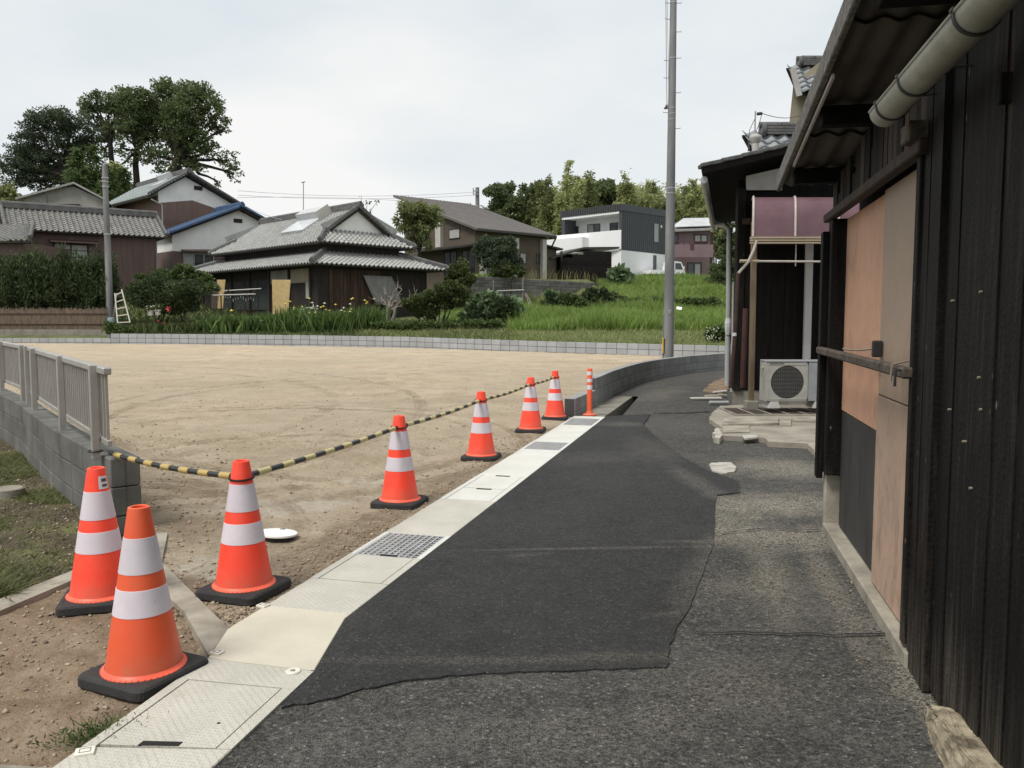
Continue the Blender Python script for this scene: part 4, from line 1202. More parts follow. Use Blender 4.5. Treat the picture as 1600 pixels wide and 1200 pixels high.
# orange guide post at the end of the drain strip
gp = gnd(921, 649)
t = thing('guide_post', 'orange guide post with three white bands at the end of the drain covers', 'guide post', gp)
build('base', MB().lathe(gp, [(.105, .0), (.108, .012), (.100, .022), (.055, .036), (.046, .07), (.0, .075)], 28, False), 'cone_orange', t, True)
build('post', MB().lathe(gp, [(.040, .06), (.040, .690), (.036, .70), (.0, .70)], 24, False), 'cone_orange', t, True)
for z0, z1 in ((.603, .657), (.500, .549), (.388, .452)):
    build('white_band', MB().lathe(gp, [(.040, z0), (.0415, z0 + .001), (.0415, z1 - .001), (.040, z1)], 24, False), 'reflect_white', t, True)
# ================================================================ SHED (right foreground)
W0 = Vector((0.915, 0, 0)); WD = Vector((0.2201, 1.0, 0)).normalized(); WN = Vector((-WD.y, WD.x, 0))
def wp(s_, o_, z): return W0 + WD * s_ + WN * o_ + Vector((0, 0, z))
SY = 1 / WD.y
def wbox(m, s0, s1, o0, o1, z0, z1, ch=0.0):
    return m.obox(wp((s0 + s1) / 2, (o0 + o1) / 2, (z0 + z1) / 2), WD * ((s1 - s0) / 2), WN * ((o1 - o0) / 2), Z * ((z1 - z0) / 2), ch)
def roof_z(s_): return 2.372 + .088 * (6.12 - s_)
SE = 5.78                                                # far end of the shed
shed = thing('wooden_shed', 'charred black timber shed with orange and brown sliding doors beside the lane', 'shed', wp(3.4, 0, 0))
m = MB(); wbox(m, -1.2, 3.40, -3.2, -.06, 0.05, 2.36); wbox(m, 3.40, SE - .08, -3.2, -.16, 0.05, 2.36)
build('inner_wall', m, 'black_wood', shed)
r = random.Random(4)
s_ = 3.395
widths = [.10, .075, .105, .16, .20, .21, .19, .22, .20, .21, .22, .2, .2, .22, .2, .22, .21, .2, .2, .2]
for i, wd in enumerate(widths):
    a, b_ = s_ - wd + .004, s_
    m = MB(); o0 = r.uniform(-.003, .003) + (.016 if i < 3 else 0)
    zt = min(2.62, roof_z(a) - .12)
    tw = r.uniform(.002, .006)
    c = [wp(a, o0 + tw, 0), wp(b_, o0, 0)]
    lo_ = 0.0 + r.uniform(-.01, .015) + (.0 if i < 3 else .03)
    m.prism([wp(a, o0 + tw, lo_), wp(b_, o0, lo_), wp(b_, o0 - .022, lo_), wp(a, o0 - .022, lo_)], Z * (zt - lo_))
    build('wall_board', m, 'charred', shed); s_ -= wd
# nail heads along the boards
nl = MB()
for (px, py) in [(1534, 590), (1487, 640), (1537, 640), (1521, 763), (1492, 470), (1537, 456), (1510, 690)]:
    u = (px - 800) / FPX; v = (600 - py) / FPX
    d = Vector((u, _c + v * _s, -_s + v * _c))
    tt = -(Vector((0, 0, EYE)) - W0).dot(WN) / d.dot(WN)
    q = Vector((0, 0, EYE)) + d * tt + WN * .010
    build('nail_head', MB().lathe((0, 0, 0), [(.0, 0)], 3) if False else MB().tube([q - WN * .01, q + WN * .003], .0045, 8), 'bolt', shed)
# old battens above the doors
s_ = 3.42
k = 0
while s_ < SE - .08:
    wd = r.uniform(.07, .13); m = MB(); o0 = r.uniform(-.004, .010)
    wbox(m, s_, min(s_ + wd, SE - .03), o0 - .02, o0, 2.13, roof_z(s_) - .08 - (.12 if k % 5 == 0 else 0))
    build('upper_board', m, 'old_wood' if (k < 7 and k % 3 != 1) or k % 5 == 2 else 'charred', shed); s_ += wd + .006; k += 1
# lintel, posts, sill
m = MB(); wbox(m, 3.33, SE - .02, .0, .055, 2.072, 2.125, .006); build('lintel', m, 'old_wood', shed)
m = MB(); wbox(m, 3.36, 3.50, .0, .085, 2.125, 2.20, .006); build('lintel_end', m, 'grey_wood', shed)
m = MB(); wbox(m, 5.50, 5.64, -.10, .035, .40, 2.07, .006); build('corner_post', m, 'charred', shed)
m = MB(); wbox(m, 5.60, 5.70, .035, .075, .36, 2.0, .004); build('hanging_board', m, 'charred', shed)
m = MB(); wbox(m, 3.40, 3.455, -.06, .03, .08, 2.07, .004); build('door_jamb', m, 'charred', shed)
m = MB(); wbox(m, 5.585, 5.66, -.09, .02, -.05, .44, .008); build('concrete_foot', m, 'concrete', shed)
m = MB(); wbox(m, 3.36, 5.60, -.16, .028, -.08, .062, .008); build('sill', m, 'concrete', shed)
# doors
def door(name, s0, s1, off, pieces, label):
    t0 = None
    for nm, z0, z1, mk, dx in pieces:
        m = MB(); wbox(m, s0, s1, off - .03, off + dx, z0, z1, .003)
        t0 = build(nm, m, mk, shed if t0 is None else t0, label=label if t0 is None else None)
    return t0
dl = door('sliding_door', 4.318, 5.50, -.055, [('door_upper', .835, 2.068, 'door_orange', .0), ('door_lower', .072, .829, 'door_black', -.003)], 'far sliding door panel, orange above and black below')
dr = door('sliding_door', 3.458, 4.304, -.025, [('door_lower', .072, 1.038, 'door_brown', .0), ('door_upper', 1.044, 2.068, 'door_brown', -.004)], 'near sliding door panel of stained brown board')
m = MB(); wbox(m, 4.215, 4.245, -.025, .022, 1.235, 1.318, .006); build('door_handle', m, 'dark_grille', dr)
m = MB(); wbox(m, 4.300, 4.316, -.085, -.035, .075, 2.066); build('door_edge', m, 'black_wood', shed)
# crossbar and its hooks
m = MB(); m.beam(wp(3.40, .045, 1.205), wp(5.62, .075, 1.220), .045, .046, ch=.008); cb = build('crossbar', m, 'grey_wood', shed)
m = MB(); m.tube([wp(3.52, .02, 1.25), wp(3.50, .085, 1.235), wp(3.50, .09, 1.165)], .005, 6); build('hook', m, 'bolt', cb)
m = MB(); m.tube([wp(3.44, .02, 1.22), wp(3.42, .09, 1.215), wp(3.42, .09, 1.15)], .006, 6); build('hook', m, 'dark_grille', cb)
m = MB(); m.tube([wp(4.36, -.03, 1.275), wp(4.45, .03, 1.262), wp(4.62, .06, 1.257), wp(4.75, .07, 1.258)], .006, 6); build('latch', m, 'bolt', cb)
# roof: corrugated sheets on purlins with a weathered verge board
def corr(m, s0, s1, o0, o1, dz, pitch=.13, amp=.012):
    n = int(abs(o1 - o0) / pitch * 6); vs = []
    for k in range(n + 1):
        o_ = lerp(o0, o1, k / n); h = amp * math.sin(2 * math.pi * o_ / pitch)
        vs += [wp(s0, o_, roof_z(s0) + h + dz), wp(s1, o_, roof_z(s1) + h + dz)]
    nn = len(vs); vs2 = [v + Z * .004 for v in vs]
    fs = [(2 * k, 2 * k + 1, 2 * k + 3, 2 * k + 2) for k in range(n)]
    m.add(vs + vs2, fs + [tuple(i + nn for i in f)[::-1] for f in fs])
    return m
MT['asbestos'] = mat('asbestos', (0.115, 0.10, 0.086), (0.07, 0.062, 0.054), 2.5, 0.9, 0.3, 40, detail=7)
MT['verge'] = mat('verge', (0.20, 0.19, 0.175), (0.075, 0.07, 0.063), 26, 0.95, 0.9, 40, detail=8)
RT = -1.0
build('roof_sheet', corr(MB(), 4.95, 6.10, .295, -1.4, .012), 'asbestos', shed, True)
build('roof_sheet', corr(MB(), 3.50, 5.06, .295, -1.4, .030), 'asbestos', shed, True)
build('roof_sheet', corr(MB(), 1.2, 3.62, .295, -1.4, .050), 'asbestos', shed, True)
build('roof_sheet', corr(MB(), -1.2, 1.32, .295, -1.4, .068), 'asbestos', shed, True)
m = MB(); m.beam(wp(-1.2, .315, roof_z(-1.2) + .055), wp(6.13, .315, roof_z(6.13) + .03), .030, .115, ch=.006); build('verge_board', m, 'verge', shed)
m = MB(); m.beam(wp(3.9, .292, roof_z(3.9) - .035), wp(5.4, .292, roof_z(5.4) - .035), .012, .022); build('verge_batten', m, 'duct', shed)
for s0 in (5.62, 4.42, 3.05, 1.6, .2):
    m = MB(); m.beam(wp(s0, .27, roof_z(s0) - .055), wp(s0, -1.3, roof_z(s0) - .055), .10, .095, ch=.006); build('purlin', m, 'black_wood', shed)
# gutter: half-round, hung along the near part of the wall
gt = thing('roof_gutter', 'pale greenish half round gutter with bands hanging along the near shed wall', 'gutter', wp(3.3, .16, 2.19))
def gut(s0, s1, rr, th=.004, o_=.165, zc=2.245):
    m = MB(); vs = []; n = 14
    for sgn, r_ in ((0, rr), (1, rr - th)):
        for k in range(n + 1):
            q = math.pi * k / n
            for s__ in (s0, s1):
                vs.append(wp(s__, o_ + r_ * math.cos(q), zc - r_ * math.sin(q)))
    fs = []; K = 2 * (n + 1)
    for k in range(n):
        fs.append((2 * k, 2 * k + 1, 2 * k + 3, 2 * k + 2)); fs.append((K + 2 * k + 2, K + 2 * k + 3, K + 2 * k + 1, K + 2 * k))
        fs.append((2 * k, 2 * k + 2, K + 2 * k + 2, K + 2 * k)); fs.append((2 * k + 1, K + 2 * k + 1, K + 2 * k + 3, 2 * k + 3))
    fs += [(0, K, K + 1, 1), (2 * n, 2 * n + 1, K + 2 * n + 1, K + 2 * n)]
    return m.add(vs, fs)
build('channel', gut(-.8, 3.40, .060), 'gutter', gt, True)
m = MB()
m.tube([wp(-.8, .165 + .060, 2.247), wp(3.40, .165 + .060, 2.247)], .0055, 6); m.tube([wp(-.8, .165 - .060, 2.247), wp(3.40, .165 - .060, 2.247)], .004, 6)
build('bead', m, 'gutter', gt, True)
for s0 in (3.27, 2.92, 2.30, 1.5, .8):
    build('bracket', gut(s0 - .009, s0 + .009, .0645, .004), 'galv' if s0 < 0 else 'dark_grille', gt, True)
    m = MB(); m.beam(wp(s0, .165 + .06, 2.25), wp(s0, .0, 2.275), .016, .004); m.obox(wp(s0, .228, 2.252), WD * .012, WN * .006, Z * .006, .002); build('strap', m, 'dark_grille', gt)
m = MB(); wbox(m, 2.515, 2.54, .0, .035, 2.05, 2.14, .004); build('wall_bracket', m, 'charred', shed)
# pale stone under the near end of the wall
bm = bmesh.new(); rs = random.Random(14)
for k in range(46):                                         # a split block: hull of rough points, edges worn, faces pitted
    d = Vector((rs.gauss(0, 1), rs.gauss(0, 1), rs.gauss(0, 1))).normalized()
    d = Vector([math.copysign(abs(c) ** .5, c) for c in d]); bm.verts.new(Vector((d.x * .46, d.y * .10, d.z * .105)) * rs.uniform(.86, 1.04))
bmesh.ops.convex_hull(bm, input=bm.verts)
bmesh.ops.delete(bm, geom=[v for v in bm.verts if not v.link_faces], context='VERTS')
bmesh.ops.bevel(bm, geom=list(bm.edges), offset=.007, segments=2, affect='EDGES')
bmesh.ops.triangulate(bm, faces=bm.faces)
for it in range(3):
    bmesh.ops.subdivide_edges(bm, edges=[e for e in bm.edges if e.calc_length() > .018], cuts=1, use_grid_fill=True)
bmesh.ops.triangulate(bm, faces=bm.faces)
bm.normal_update()
for v in bm.verts:
    v.co += v.normal * (.007 * mn.fractal(v.co * 16, .8, 2.1, 4) + .0035 * mn.fractal(v.co * 70, .8, 2.1, 3))
me = bpy.data.meshes.new('foundation_stone'); bm.to_mesh(me); bm.free(); me.materials.append(MT['rock'])
o = link('foundation_stone', me, None, wp(2.47, .0, .03)); o.rotation_euler = (0, rad(4), math.atan2(WD.y, WD.x))
tag(o, 'rough pale sandstone block under the black boards at the bottom corner', 'stone')

# ================================================================ BLACK HOUSE WITH TILED ROOFS (beyond the shed)
HY = 13.3
hx0 = at(1148, 600, HY).x
bh = thing('black_house', 'black boarded house with tiled roofs behind the shed at the bend of the lane', 'house', (hx0, HY, 0))
hd = Vector((1.75, 6.6, 0)).normalized()
m = MB(); far = 7.0
m.prism([Vector((hx0, HY + .03, .28)), Vector((hx0 + 6, HY + .03, .28)), Vector((hx0 + 6 + hd.x * far, HY + hd.y * far, .28)), Vector((hx0 + hd.x * far, HY + hd.y * far, .28))], Z * 3.36)
build('wall', m, 'black_wood', bh)
m = MB().prism([Vector((hx0 - .03, HY - .0, -.1)), Vector((hx0 + 6, HY - .0, -.1)), Vector((hx0 + 6 + hd.x * far, HY + hd.y * far, -.1)), Vector((hx0 - .03 + hd.x * far, HY + hd.y * far, -.1))], Z * .385)
build('plinth', m, 'old_concrete', bh)
x = hx0 + .12; k = 0
while x < hx0 + 3.2:
    wd = .215; m = MB().box(x, HY - .018 - .004 * (k % 2), .30, x + wd - .006, HY + .028, 2.95)
    build('wall_board', m, 'black_wood', bh); x += wd; k += 1
m = MB().box(hx0 - .02, HY - .05, .28, hx0 + .11, HY + .10, 3.5, .006); build('corner_post', m, 'charred', bh)
# cream plaster gable strip under the verge and the dark beams there
pa = [at(1166, 275, HY - .03), at(1222, 262, HY - .03), at(1222, 297, HY - .03), at(1166, 297, HY - .03)]
build('plaster_panel', MB().prism(pa, (0, .02, 0)), 'plaster_beige', bh)
MT['panel_pale'] = mat('panel_pale', (0.46, 0.45, 0.43), (0.36, 0.35, 0.33), 2, 0.9)
bpy.data.objects['plaster_panel'].data.materials[0] = MT['panel_pale']
m = MB().box(hx0 + .05, HY - .07, 2.93, hx0 + 3.6, HY + .01, 3.03, .005); build('wall_beam', m, 'old_wood', bh)
m = MB().box(at(1238, 300, HY).x, HY - .05, 3.06, hx0 + 3.6, HY - .005, 3.16, .004); build('wall_beam', m, 'grey_wood', bh)
# lean-to roof: tiles seen from the verge
va, vb = at(1096, 268, 12.7), at(1262, 228, 12.7)
vdir = (vb - va).normalized()
vend = va + vdir * 3.4
m = MB().prism([va, vend, vend + hd * 7.6, va + hd * 7.6], Z * .035)
build('lower_roof', m, 'black_wood', bh)
m = MB(); m.beam(va + Z * .005 - Vector((0, .02, 0)), vend + Z * .005 - Vector((0, .02, 0)), .05, .11, ch=.008); build('verge_board', m, 'black_wood', bh)
# verge tiles one by one
MT['tile_moss'] = mat('tile_moss', (0.125, 0.13, 0.125), (0.045, 0.047, 0.045), 9, 0.9, 0.8, 35, detail=8)
n = 8; L = 3.4 / 11
vs, fs = chamfer_box(L / 2 + .012, .13, .030, .012); me = mesh_of('verge_tile', MB().add(vs, fs), MT['tile_moss'])
for k in range(11):
    o = link('verge_tile', me, bh, va + vdir * (L * (k + .5)) + Z * (.085) + Vector((0, .07, 0)) - _org(bh))
    o.rotation_euler = (0, -math.atan2(vdir.z, vdir.x) + rad(2.2), 0)
# eave gutter and the grey downpipe at the corner
g0 = at(1100, 281, 12.75); g1 = g0 + hd * 7.2
m = MB(); m.tube([g0, g1], .055, 10); build('eave_gutter', m, 'pvc_grey', bh, True)
dp = [at(1112, 346, 18.8), at(1120, 351, 18.4), at(1133, 352, 18.0), at(1140, 360, 17.9), at(1139.5, 372, 17.85), at(1138.5, 480, 17.8), at(1136, 603, 17.8)]
m = MB(); m.tube(dp, .058, 10); dpo = build('downpipe', m, 'pvc_grey', bh, True)
MT['pipe_white'] = mat('pipe_white', (0.55, 0.56, 0.56), (0.42, 0.43, 0.43), 12, 0.6)
m = MB(); a, b_ = at(1138.3, 497, 17.78), at(1138, 523, 17.78); m.tube([a, a.lerp(b_, .3), a.lerp(b_, .7), b_], [.060, .085, .078, .062], 9); build('pipe_wrap', m, 'pipe_white', dpo)
m = MB(); m.tube([at(1147, 440, 15.5), at(1143, 612, 15.5)], .026, 8); build('downpipe', m, 'pvc_grey', bh, True)
# main tiled roof above and the upper storey
def s_tile(w_, l_, amp, th):
    m = MB(); n_ = 10; vs = []
    for j, (yy, zz) in enumerate(((-l_ / 2, .028), (l_ / 2, 0.0))):
        for k in range(n_ + 1):
            t = k / n_; x_ = (t - .5) * w_
            z_ = amp * math.cos(2 * math.pi * t) * (1 if True else 0) + zz
            vs.append(Vector((x_, yy, z_)))
    for k in range(n_ + 1):
        v = vs[k]; vs.append(v - Vector((0, -.004, th)))
    fs = [(k, k + 1, n_ + 2 + k, n_ + 1 + k) for k in range(n_)] + [(2 * (n_ + 1) + k, 2 * (n_ + 1) + k + 1, k + 1, k) for k in range(n_)]
    return m.add(vs, fs)
def tile_rows(root, corner, U, Vv, nu, nv, tw, tl, mk):
    """roof of single tiles: corner at the eave, U along it, Vv up the slope"""
    U, Vv = U.normalized(), Vv.normalized(); Nn = U.cross(Vv).normalized()
    me = mesh_of('roof_tile', s_tile(tw * 1.02, tl * 1.12, tw * .13, .022), MT[mk], smooth=True)
    M = Matrix((U, Vv, Nn)).transposed().to_4x4()
    for j in range(nv):
        for i in range(nu):
            o = link('roof_tile', me, root)
            o.matrix_local = Matrix.Translation(corner + U * (tw * (i + .5)) + Vv * (tl * (j + .5)) - _org(root)) @ M
RY = 16.0
c0 = at(1183, 250, RY); top_ = at(1188, 213, RY + .95)
Vv = Vector((0, top_.y - c0.y, top_.z - c0.z))
tile_rows(bh, c0, Vector((1, 0, 0)), Vv, 7, 5, .265, Vv.length / 4.2, 'tile_shed')
m = MB(); a = c0 + Vector((-.0, 0, -.04)); m.prism([a, a + Vector((2.2, 0, 0)), a + Vector((2.2, 0, 0)) + Vv * 1.15, a + Vv * 1.15], Vector((0, 0, -.05))); build('roof_deck', m, 'black_wood', bh)
def ridge(root, a, b_, w_, layers, mk, cap=True):
    d = (b_ - a).normalized()
    m = MB(); 
    for k in range(layers):
        m.beam(a + Z * (.045 + .055 * k), b_ + Z * (.045 + .055 * k), w_ * (1 - .09 * k), .048, ch=.006)
    build('ridge', m, mk, root)
    L_ = (b_ - a).length; n_ = max(1, int(L_ / .30))
    for k in range(n_):
        m = MB(); p0 = a + d * (L_ * k / n_) + Z * (.05 + .055 * layers); p1 = a + d * (L_ * (k + .93) / n_) + Z * (.05 + .055 * layers)
        m.tube([p0, p1], w_ * .32, 10); build('ridge_cap', m, mk, root, True)
    if cap:
        e = MB(); c = a + Z * (.03 + .03 * layers)
        e.tube([c - d * .10, c - d * .02], .10 + .02 * layers, 14); e.tube([c - d * .13 + Z * .10, c + Z * .10], .065, 10); e.tube([c - d * .12 - Z * .08, c - Z * .08], .05, 10)
        build('ridge_end', e, mk, root, True)
rt = at(1196, 213, RY + .95)
ridge(bh, rt, rt + Vector((2.2, 0, 0)), .22, 3, 'tile_ridge', True)
UY = 22.0
g = [at(1233, 205, UY), at(1233, 195, UY), at(1240, 128, UY), at(1290, 90, UY), at(1330, 90, UY), at(1330, 205, UY)]
build('upper_wall', MB().prism(g, (1.55, 4.5, 0)), 'plaster_beige', bh)
c0 = at(1246, 143, UY - .5); tp = at(1242, 106, UY + .35); Vv = Vector((0, tp.y - c0.y, tp.z - c0.z))
tile_rows(bh, c0, Vector((1, 0, 0)), Vv, 5, 6, .27, Vv.length / 5.5, 'tile_shed')
m = MB(); a = c0 + Z * -.06; m.prism([a, a + Vector((1.6, 0, 0)), a + Vector((1.6, 0, 0)) + Vv * 1.1, a + Vv * 1.1], Vector((0, 0, -.05))); build('roof_deck', m, 'black_wood', bh)
rt = at(1252, 105, UY + .35)
ridge(bh, rt, rt + Vector((1.4, 0, 0)), .26, 3, 'tile_ridge', True)
m = MB(); m.beam(at(1238.5, 107, UY - .55), at(1249, 150, UY - .55), .05, .14); build('verge_board', m, 'panel_pale', bh)
# flue and the little bracket with its service wire
fl = at(1180, 243, 15.2); ft = at(1177.5, 213, 15.2)
t = thing('flue_pipe', 'short pale flue with a flared cap on the tiled roof', 'flue', fl)
build('pipe', MB().lathe(Vector((fl.x, fl.y, fl.z - .3)), [(.060, 0), (.060, .30 + .25)], 16), 'duct', t, True)
build('cap', MB().lathe(Vector((fl.x, fl.y, fl.z + .22)), [(.065, 0), (.105, .08), (.110, .10), (.10, .13), (.05, .15), (0, .15)], 18, False), 'duct', t, True)
am = Vector((fl.x - .02, fl.y - .02, fl.z + .36))
t = thing('service_mast', 'thin metal mast on the flue carrying a service wire to the gable', 'mast', am)
build('mast', MB().tube([am, am + Z * .42], .014, 8), 'steel', t)
build('insulator', MB().tube([am + Vector((.03, 0, .37)), am + Vector((.12, 0, .38))], .028, 8), 'wire', t)
we = at(1258, 177, UY - .1)
wpts = [am + Vector((.12, 0, .38)).lerp(Vector((.12, 0, .38)), 0)]
A_ = am + Vector((.12, 0, .38))
build('wire', MB().tube([A_.lerp(we, k / 10) - Z * (.10 * 4 * (k / 10) * (1 - k / 10)) for k in range(11)], .007, 5), 'wire', t)
build('wire', MB().tube([A_, A_ + Vector((-.05, 0, -.20)), A_ + Vector((-.12, 0, -.36))], .006, 5), 'wire', t)
build('wire', MB().tube([am + Z * .3, am + Vector((-.1, 0, .08)), am + Vector((-.10, 0, -.02))], .006, 5), 'wire', t)
m = MB().obox(at(1170, 228, 15.1), (.012, 0, 0), (0, .02, 0), (0, 0, .09)); build('bracket', m, 'wire', t)

# canopy with tinted sheets on the black wall
CY0, CY1 = 12.25, HY - .03
cx0, cx1 = at(1177, 340, CY0).x, at(1177, 340, CY0).x + 2.0
cp = thing('awning', 'purple tinted awning sheet in an aluminium frame on the black house wall', 'awning', (cx0, CY0, 2.6))
z0 = at(1200, 370, CY0).z; z1 = at(1200, 309, CY0 + .35).z
prof = [(CY0, z0), (CY0 + .012, z0 + (z1 - z0) * .25), (CY0 + .035, z0 + (z1 - z0) * .48), (CY0 + .075, z0 + (z1 - z0) * .68), (CY0 + .13, z0 + (z1 - z0) * .83), (CY0 + .20, z0 + (z1 - z0) * .94), (CY0 + .30, z1), (CY1, z1 + .06)]
shx = lambda y_: (y_ - CY0) * hd.x / hd.y          # the awning runs back square to the slightly turned house
xm = at(1243, 340, CY0).x
for a, b_ in ((cx0 + .02, xm - .015), (xm + .015, xm + .62), (xm + .65, cx1)):
    m = MB(); vs = [Vector((x_ + shx(y_), y_, z_)) for y_, z_ in prof for x_ in (a, b_)]
    k = len(prof); vs2 = [v + Vector((0, .003, -.003)) for v in vs]
    f = [(2 * i, 2 * i + 1, 2 * i + 3, 2 * i + 2) for i in range(k - 1)]
    m.add(vs + vs2, f + [tuple(q + 2 * k for q in ff)[::-1] for ff in f])
    build('sheet', m, 'tinted', cp, True)
MT['frame_bronze'] = mat('frame_bronze', (0.36, 0.29, 0.20), (0.30, 0.24, 0.165), 5, 0.45)
MT['frame_pale'] = mat('frame_pale', (0.46, 0.41, 0.37), (0.40, 0.36, 0.32), 5, 0.45)
for x_ in (cx0, xm, xm + .635, cx1):
    m = MB(); m.tube([Vector((x_ + shx(y_), y_ - .012, z_ + .006)) for y_, z_ in prof], .018, 6); build('rib', m, 'frame_pale', cp)
for k in range(3):
    m = MB(); zz = z0 - .018 - .036 * k; m.box(cx0 - .04, CY0 - .04 + .006 * k, zz - .013, cx1, CY0 + .02, zz + .015, .004); build('front_rail', m, 'frame_bronze', cp)
m = MB(); m.tube([Vector((cx0 + .02, CY0, z0 - .06)), Vector((cx0 + .02 + shx(HY), HY, z0 - .06))], .02, 6); build('side_rail', m, 'frame_bronze', cp)
px_ = at(1174, 600, CY0 + .25)
m = MB(); m.beam(Vector((px_.x, CY0 + .25, .12)), Vector((at(1178, 380, CY0 + .25).x, CY0 + .25, z0 + .25)), .075, .075, up=(0, 1, 0), ch=.004); build('post', m, 'brown_post', cp)
m = MB().box(px_.x - .09, CY0 + .16, -.02, px_.x + .09, CY0 + .34, .20, .01); build('post_foot', m, 'old_concrete', cp)
m = MB().box(at(1243, 400, CY0 + .12).x - .006, CY0 + .1, z0 - .42, at(1243, 400, CY0 + .12).x + .006, CY0 + .12, z0 - .05); build('bar_hanger', m, 'frame_pale', cp)
rp = [at(1182, 376, CY0 - .02), at(1178, 390, CY0 - .02), at(1170, 408, CY0 - .0), at(1153, 428, CY0 + .1)]
t = thing('rain_pipe', 'thin rain pipe bending down from the awning, pale above and brown below', 'pipe', rp[-1])
build('upper_pipe', MB().tube(rp, .022, 8), 'frame_pale', t, True)
build('lower_pipe', MB().tube([rp[-1] + Z * .02, at(1148.5, 520, CY0 + .2), at(1141, 606, CY0 + .3)], .028, 8), 'pipe_brown', t, True)
build('clip', MB().tube([at(1147.5, 522, CY0 + .2) + Z * .02, at(1147.5, 524, CY0 + .2) - Z * .01], .033, 8), 'galv', t, True)
rp = at(1161, 600, CY0 + .35)
tag(build('red_pipe', MB().tube([at(1160, 606, CY0 + .45), at(1165, 482, CY0 + .45)], .040, 9), 'pipe_red', None, True, loc=rp), 'thick dark red pipe standing against the black wall by the wooden post', 'pipe')
b0, b1 = at(1156, 408, CY0 + .02), at(1300, 409, CY0 + .02)
t = thing('laundry_pole', 'thin bamboo coloured drying pole hung under the tinted awning', 'pole', b0)
build('pole', MB().tube([b0, b1], .016, 8), 'frame_pale', t, True)
build('sleeve', MB().tube([b0, b0.lerp(b1, .2)], .025, 8), 'frame_bronze', t, True)
d0, d1 = at(1265, 372, HY - .12), at(1260, 566, HY - .12)
t = thing('pipe_duct', 'straight pale cover duct running down the black wall to the outdoor unit', 'duct', d1)
build('duct', MB().beam(d1 - Z * .05, d0, .115, .075, up=(0, 1, 0), ch=.012), 'duct', t)
build('cap', MB().beam(d0 - Z * .02, d0 + Z * .09, .13, .10, up=(0, 1, 0), ch=.02), 'frame_bronze', t)
# outdoor unit
AY = 12.0
a0, a1 = at(1196, 627, AY), at(1196, 566, AY)
AW, AD, AH = .88, .30, a1.z - a0.z
ac = thing('air_conditioner', 'weathered white air conditioner outdoor unit with a round fan guard on the apron', 'air conditioner', (a0.x, AY, a0.z))
ax, az = a0.x, a0.z
fx0, fx1 = ax + .035, ax + .60
m = MB().box(ax + .62, AY, az, ax + AW, AY + AD, az + AH, .008); build('side_panel', m, 'ac_side', ac)
# front panel with a round opening
n_ = 40; cx, cz, rr = (fx0 + fx1) / 2 - .005, az + AH * .49, .242
vs, fs = [], []
rect = []
for k in range(n_):
    q = 2 * math.pi * k / n_; dx, dz = math.cos(q), math.sin(q)
    t_ = min((.305) / abs(dx) if abs(dx) > 1e-6 else 9, (AH / 2 - .004) / abs(dz) if abs(dz) > 1e-6 else 9)
    rect.append(Vector((ax + .31 + dx * t_, AY, az + AH / 2 + dz * t_)))
circ = [Vector((cx + rr * math.cos(2 * math.pi * k / n_), AY, cz + rr * math.sin(2 * math.pi * k / n_))) for k in range(n_)]
inner = [v + Vector((0, .04, 0)) for v in circ]
vs = rect + circ + inner
fs = [(k, (k + 1) % n_, n_ + (k + 1) % n_, n_ + k) for k in range(n_)] + [(n_ + k, n_ + (k + 1) % n_, 2 * n_ + (k + 1) % n_, 2 * n_ + k) for k in range(n_)]
m = MB().add(vs, fs); m.box(ax, AY + .001, az, ax + .018, AY + AD, az + AH); m.box(ax + .018, AY + .05, az + .004, ax + .62, AY + AD, az + AH - .002)
build('front_panel', m, 'ac_white', ac)
build('fan_well', MB().lathe((0, 0, 0), [(.24, 0), (.0, 0)], 36, False), 'dark_grille', ac)
fw_ = bpy.data.objects['fan_well']; fw_.data.transform(Matrix.Translation(Vector((cx, AY + .041, cz))) @ Matrix.Rotation(rad(90), 4, 'X') @ Matrix.Translation(_org(ac) * 1.0)); 
fw_.location = -_org(ac)
for k in range(5):
    fb = MB(); q = 2 * math.pi * k / 5
    p0 = Vector((cx + .05 * math.cos(q), AY + .035, cz + .05 * math.sin(q))); p1 = Vector((cx + .21 * math.cos(q), AY + .035, cz + .21 * math.sin(q)))
    sd = Vector((-math.sin(q), 0, math.cos(q)))
    fb.prism([p0 - sd * .03, p1 - sd * .07, p1 + sd * .06, p0 + sd * .03], (0, .004, 0)); build('fan_blade', fb, 'dark_grille', ac)
gw = MB()
for k in range(-12, 13):
    zz = k * .0195; hw = math.sqrt(max(0, .24 ** 2 - zz ** 2))
    if hw > .02: gw.box(cx - hw, AY + .004, cz + zz - .0035, cx + hw, AY + .010, cz + zz + .0035)
for k in range(-8, 9):
    xx = k * .028; hh = math.sqrt(max(0, .24 ** 2 - xx ** 2))
    gw.box(cx + xx - .0025, AY + .012, cz - hh, cx + xx + .0025, AY + .016, cz + hh)
tag(build('fan_guard', gw, 'grille_wire', ac), kind='stuff')
m = MB().box(ax - .006, AY - .008, az + AH, ax + AW + .006, AY + AD, az + AH + .028, .008); build('top_panel', m, 'ac_side', ac)
e = MB()
for xx in (fx0, fx1): e.box(xx - .006, AY - .006, az + .03, xx + .006, AY + .0, az + AH - .03)
for zz in (az + .03, az + AH - .035): e.box(fx0, AY - .0055, zz - .005, fx1, AY, zz + .005)
build('front_frame', e, 'ac_white', ac)
m = MB().box(ax + .05, AY - .008, az + AH - .028, ax + .26, AY - .001, az + AH - .008); build('badge', m, 'block_dark', ac)
m = MB().box(ax - .028, AY + .10, az + AH - .10, ax - .0, AY + .16, az + AH - .07, .005); build('valve_cover', m, 'ac_white', ac)
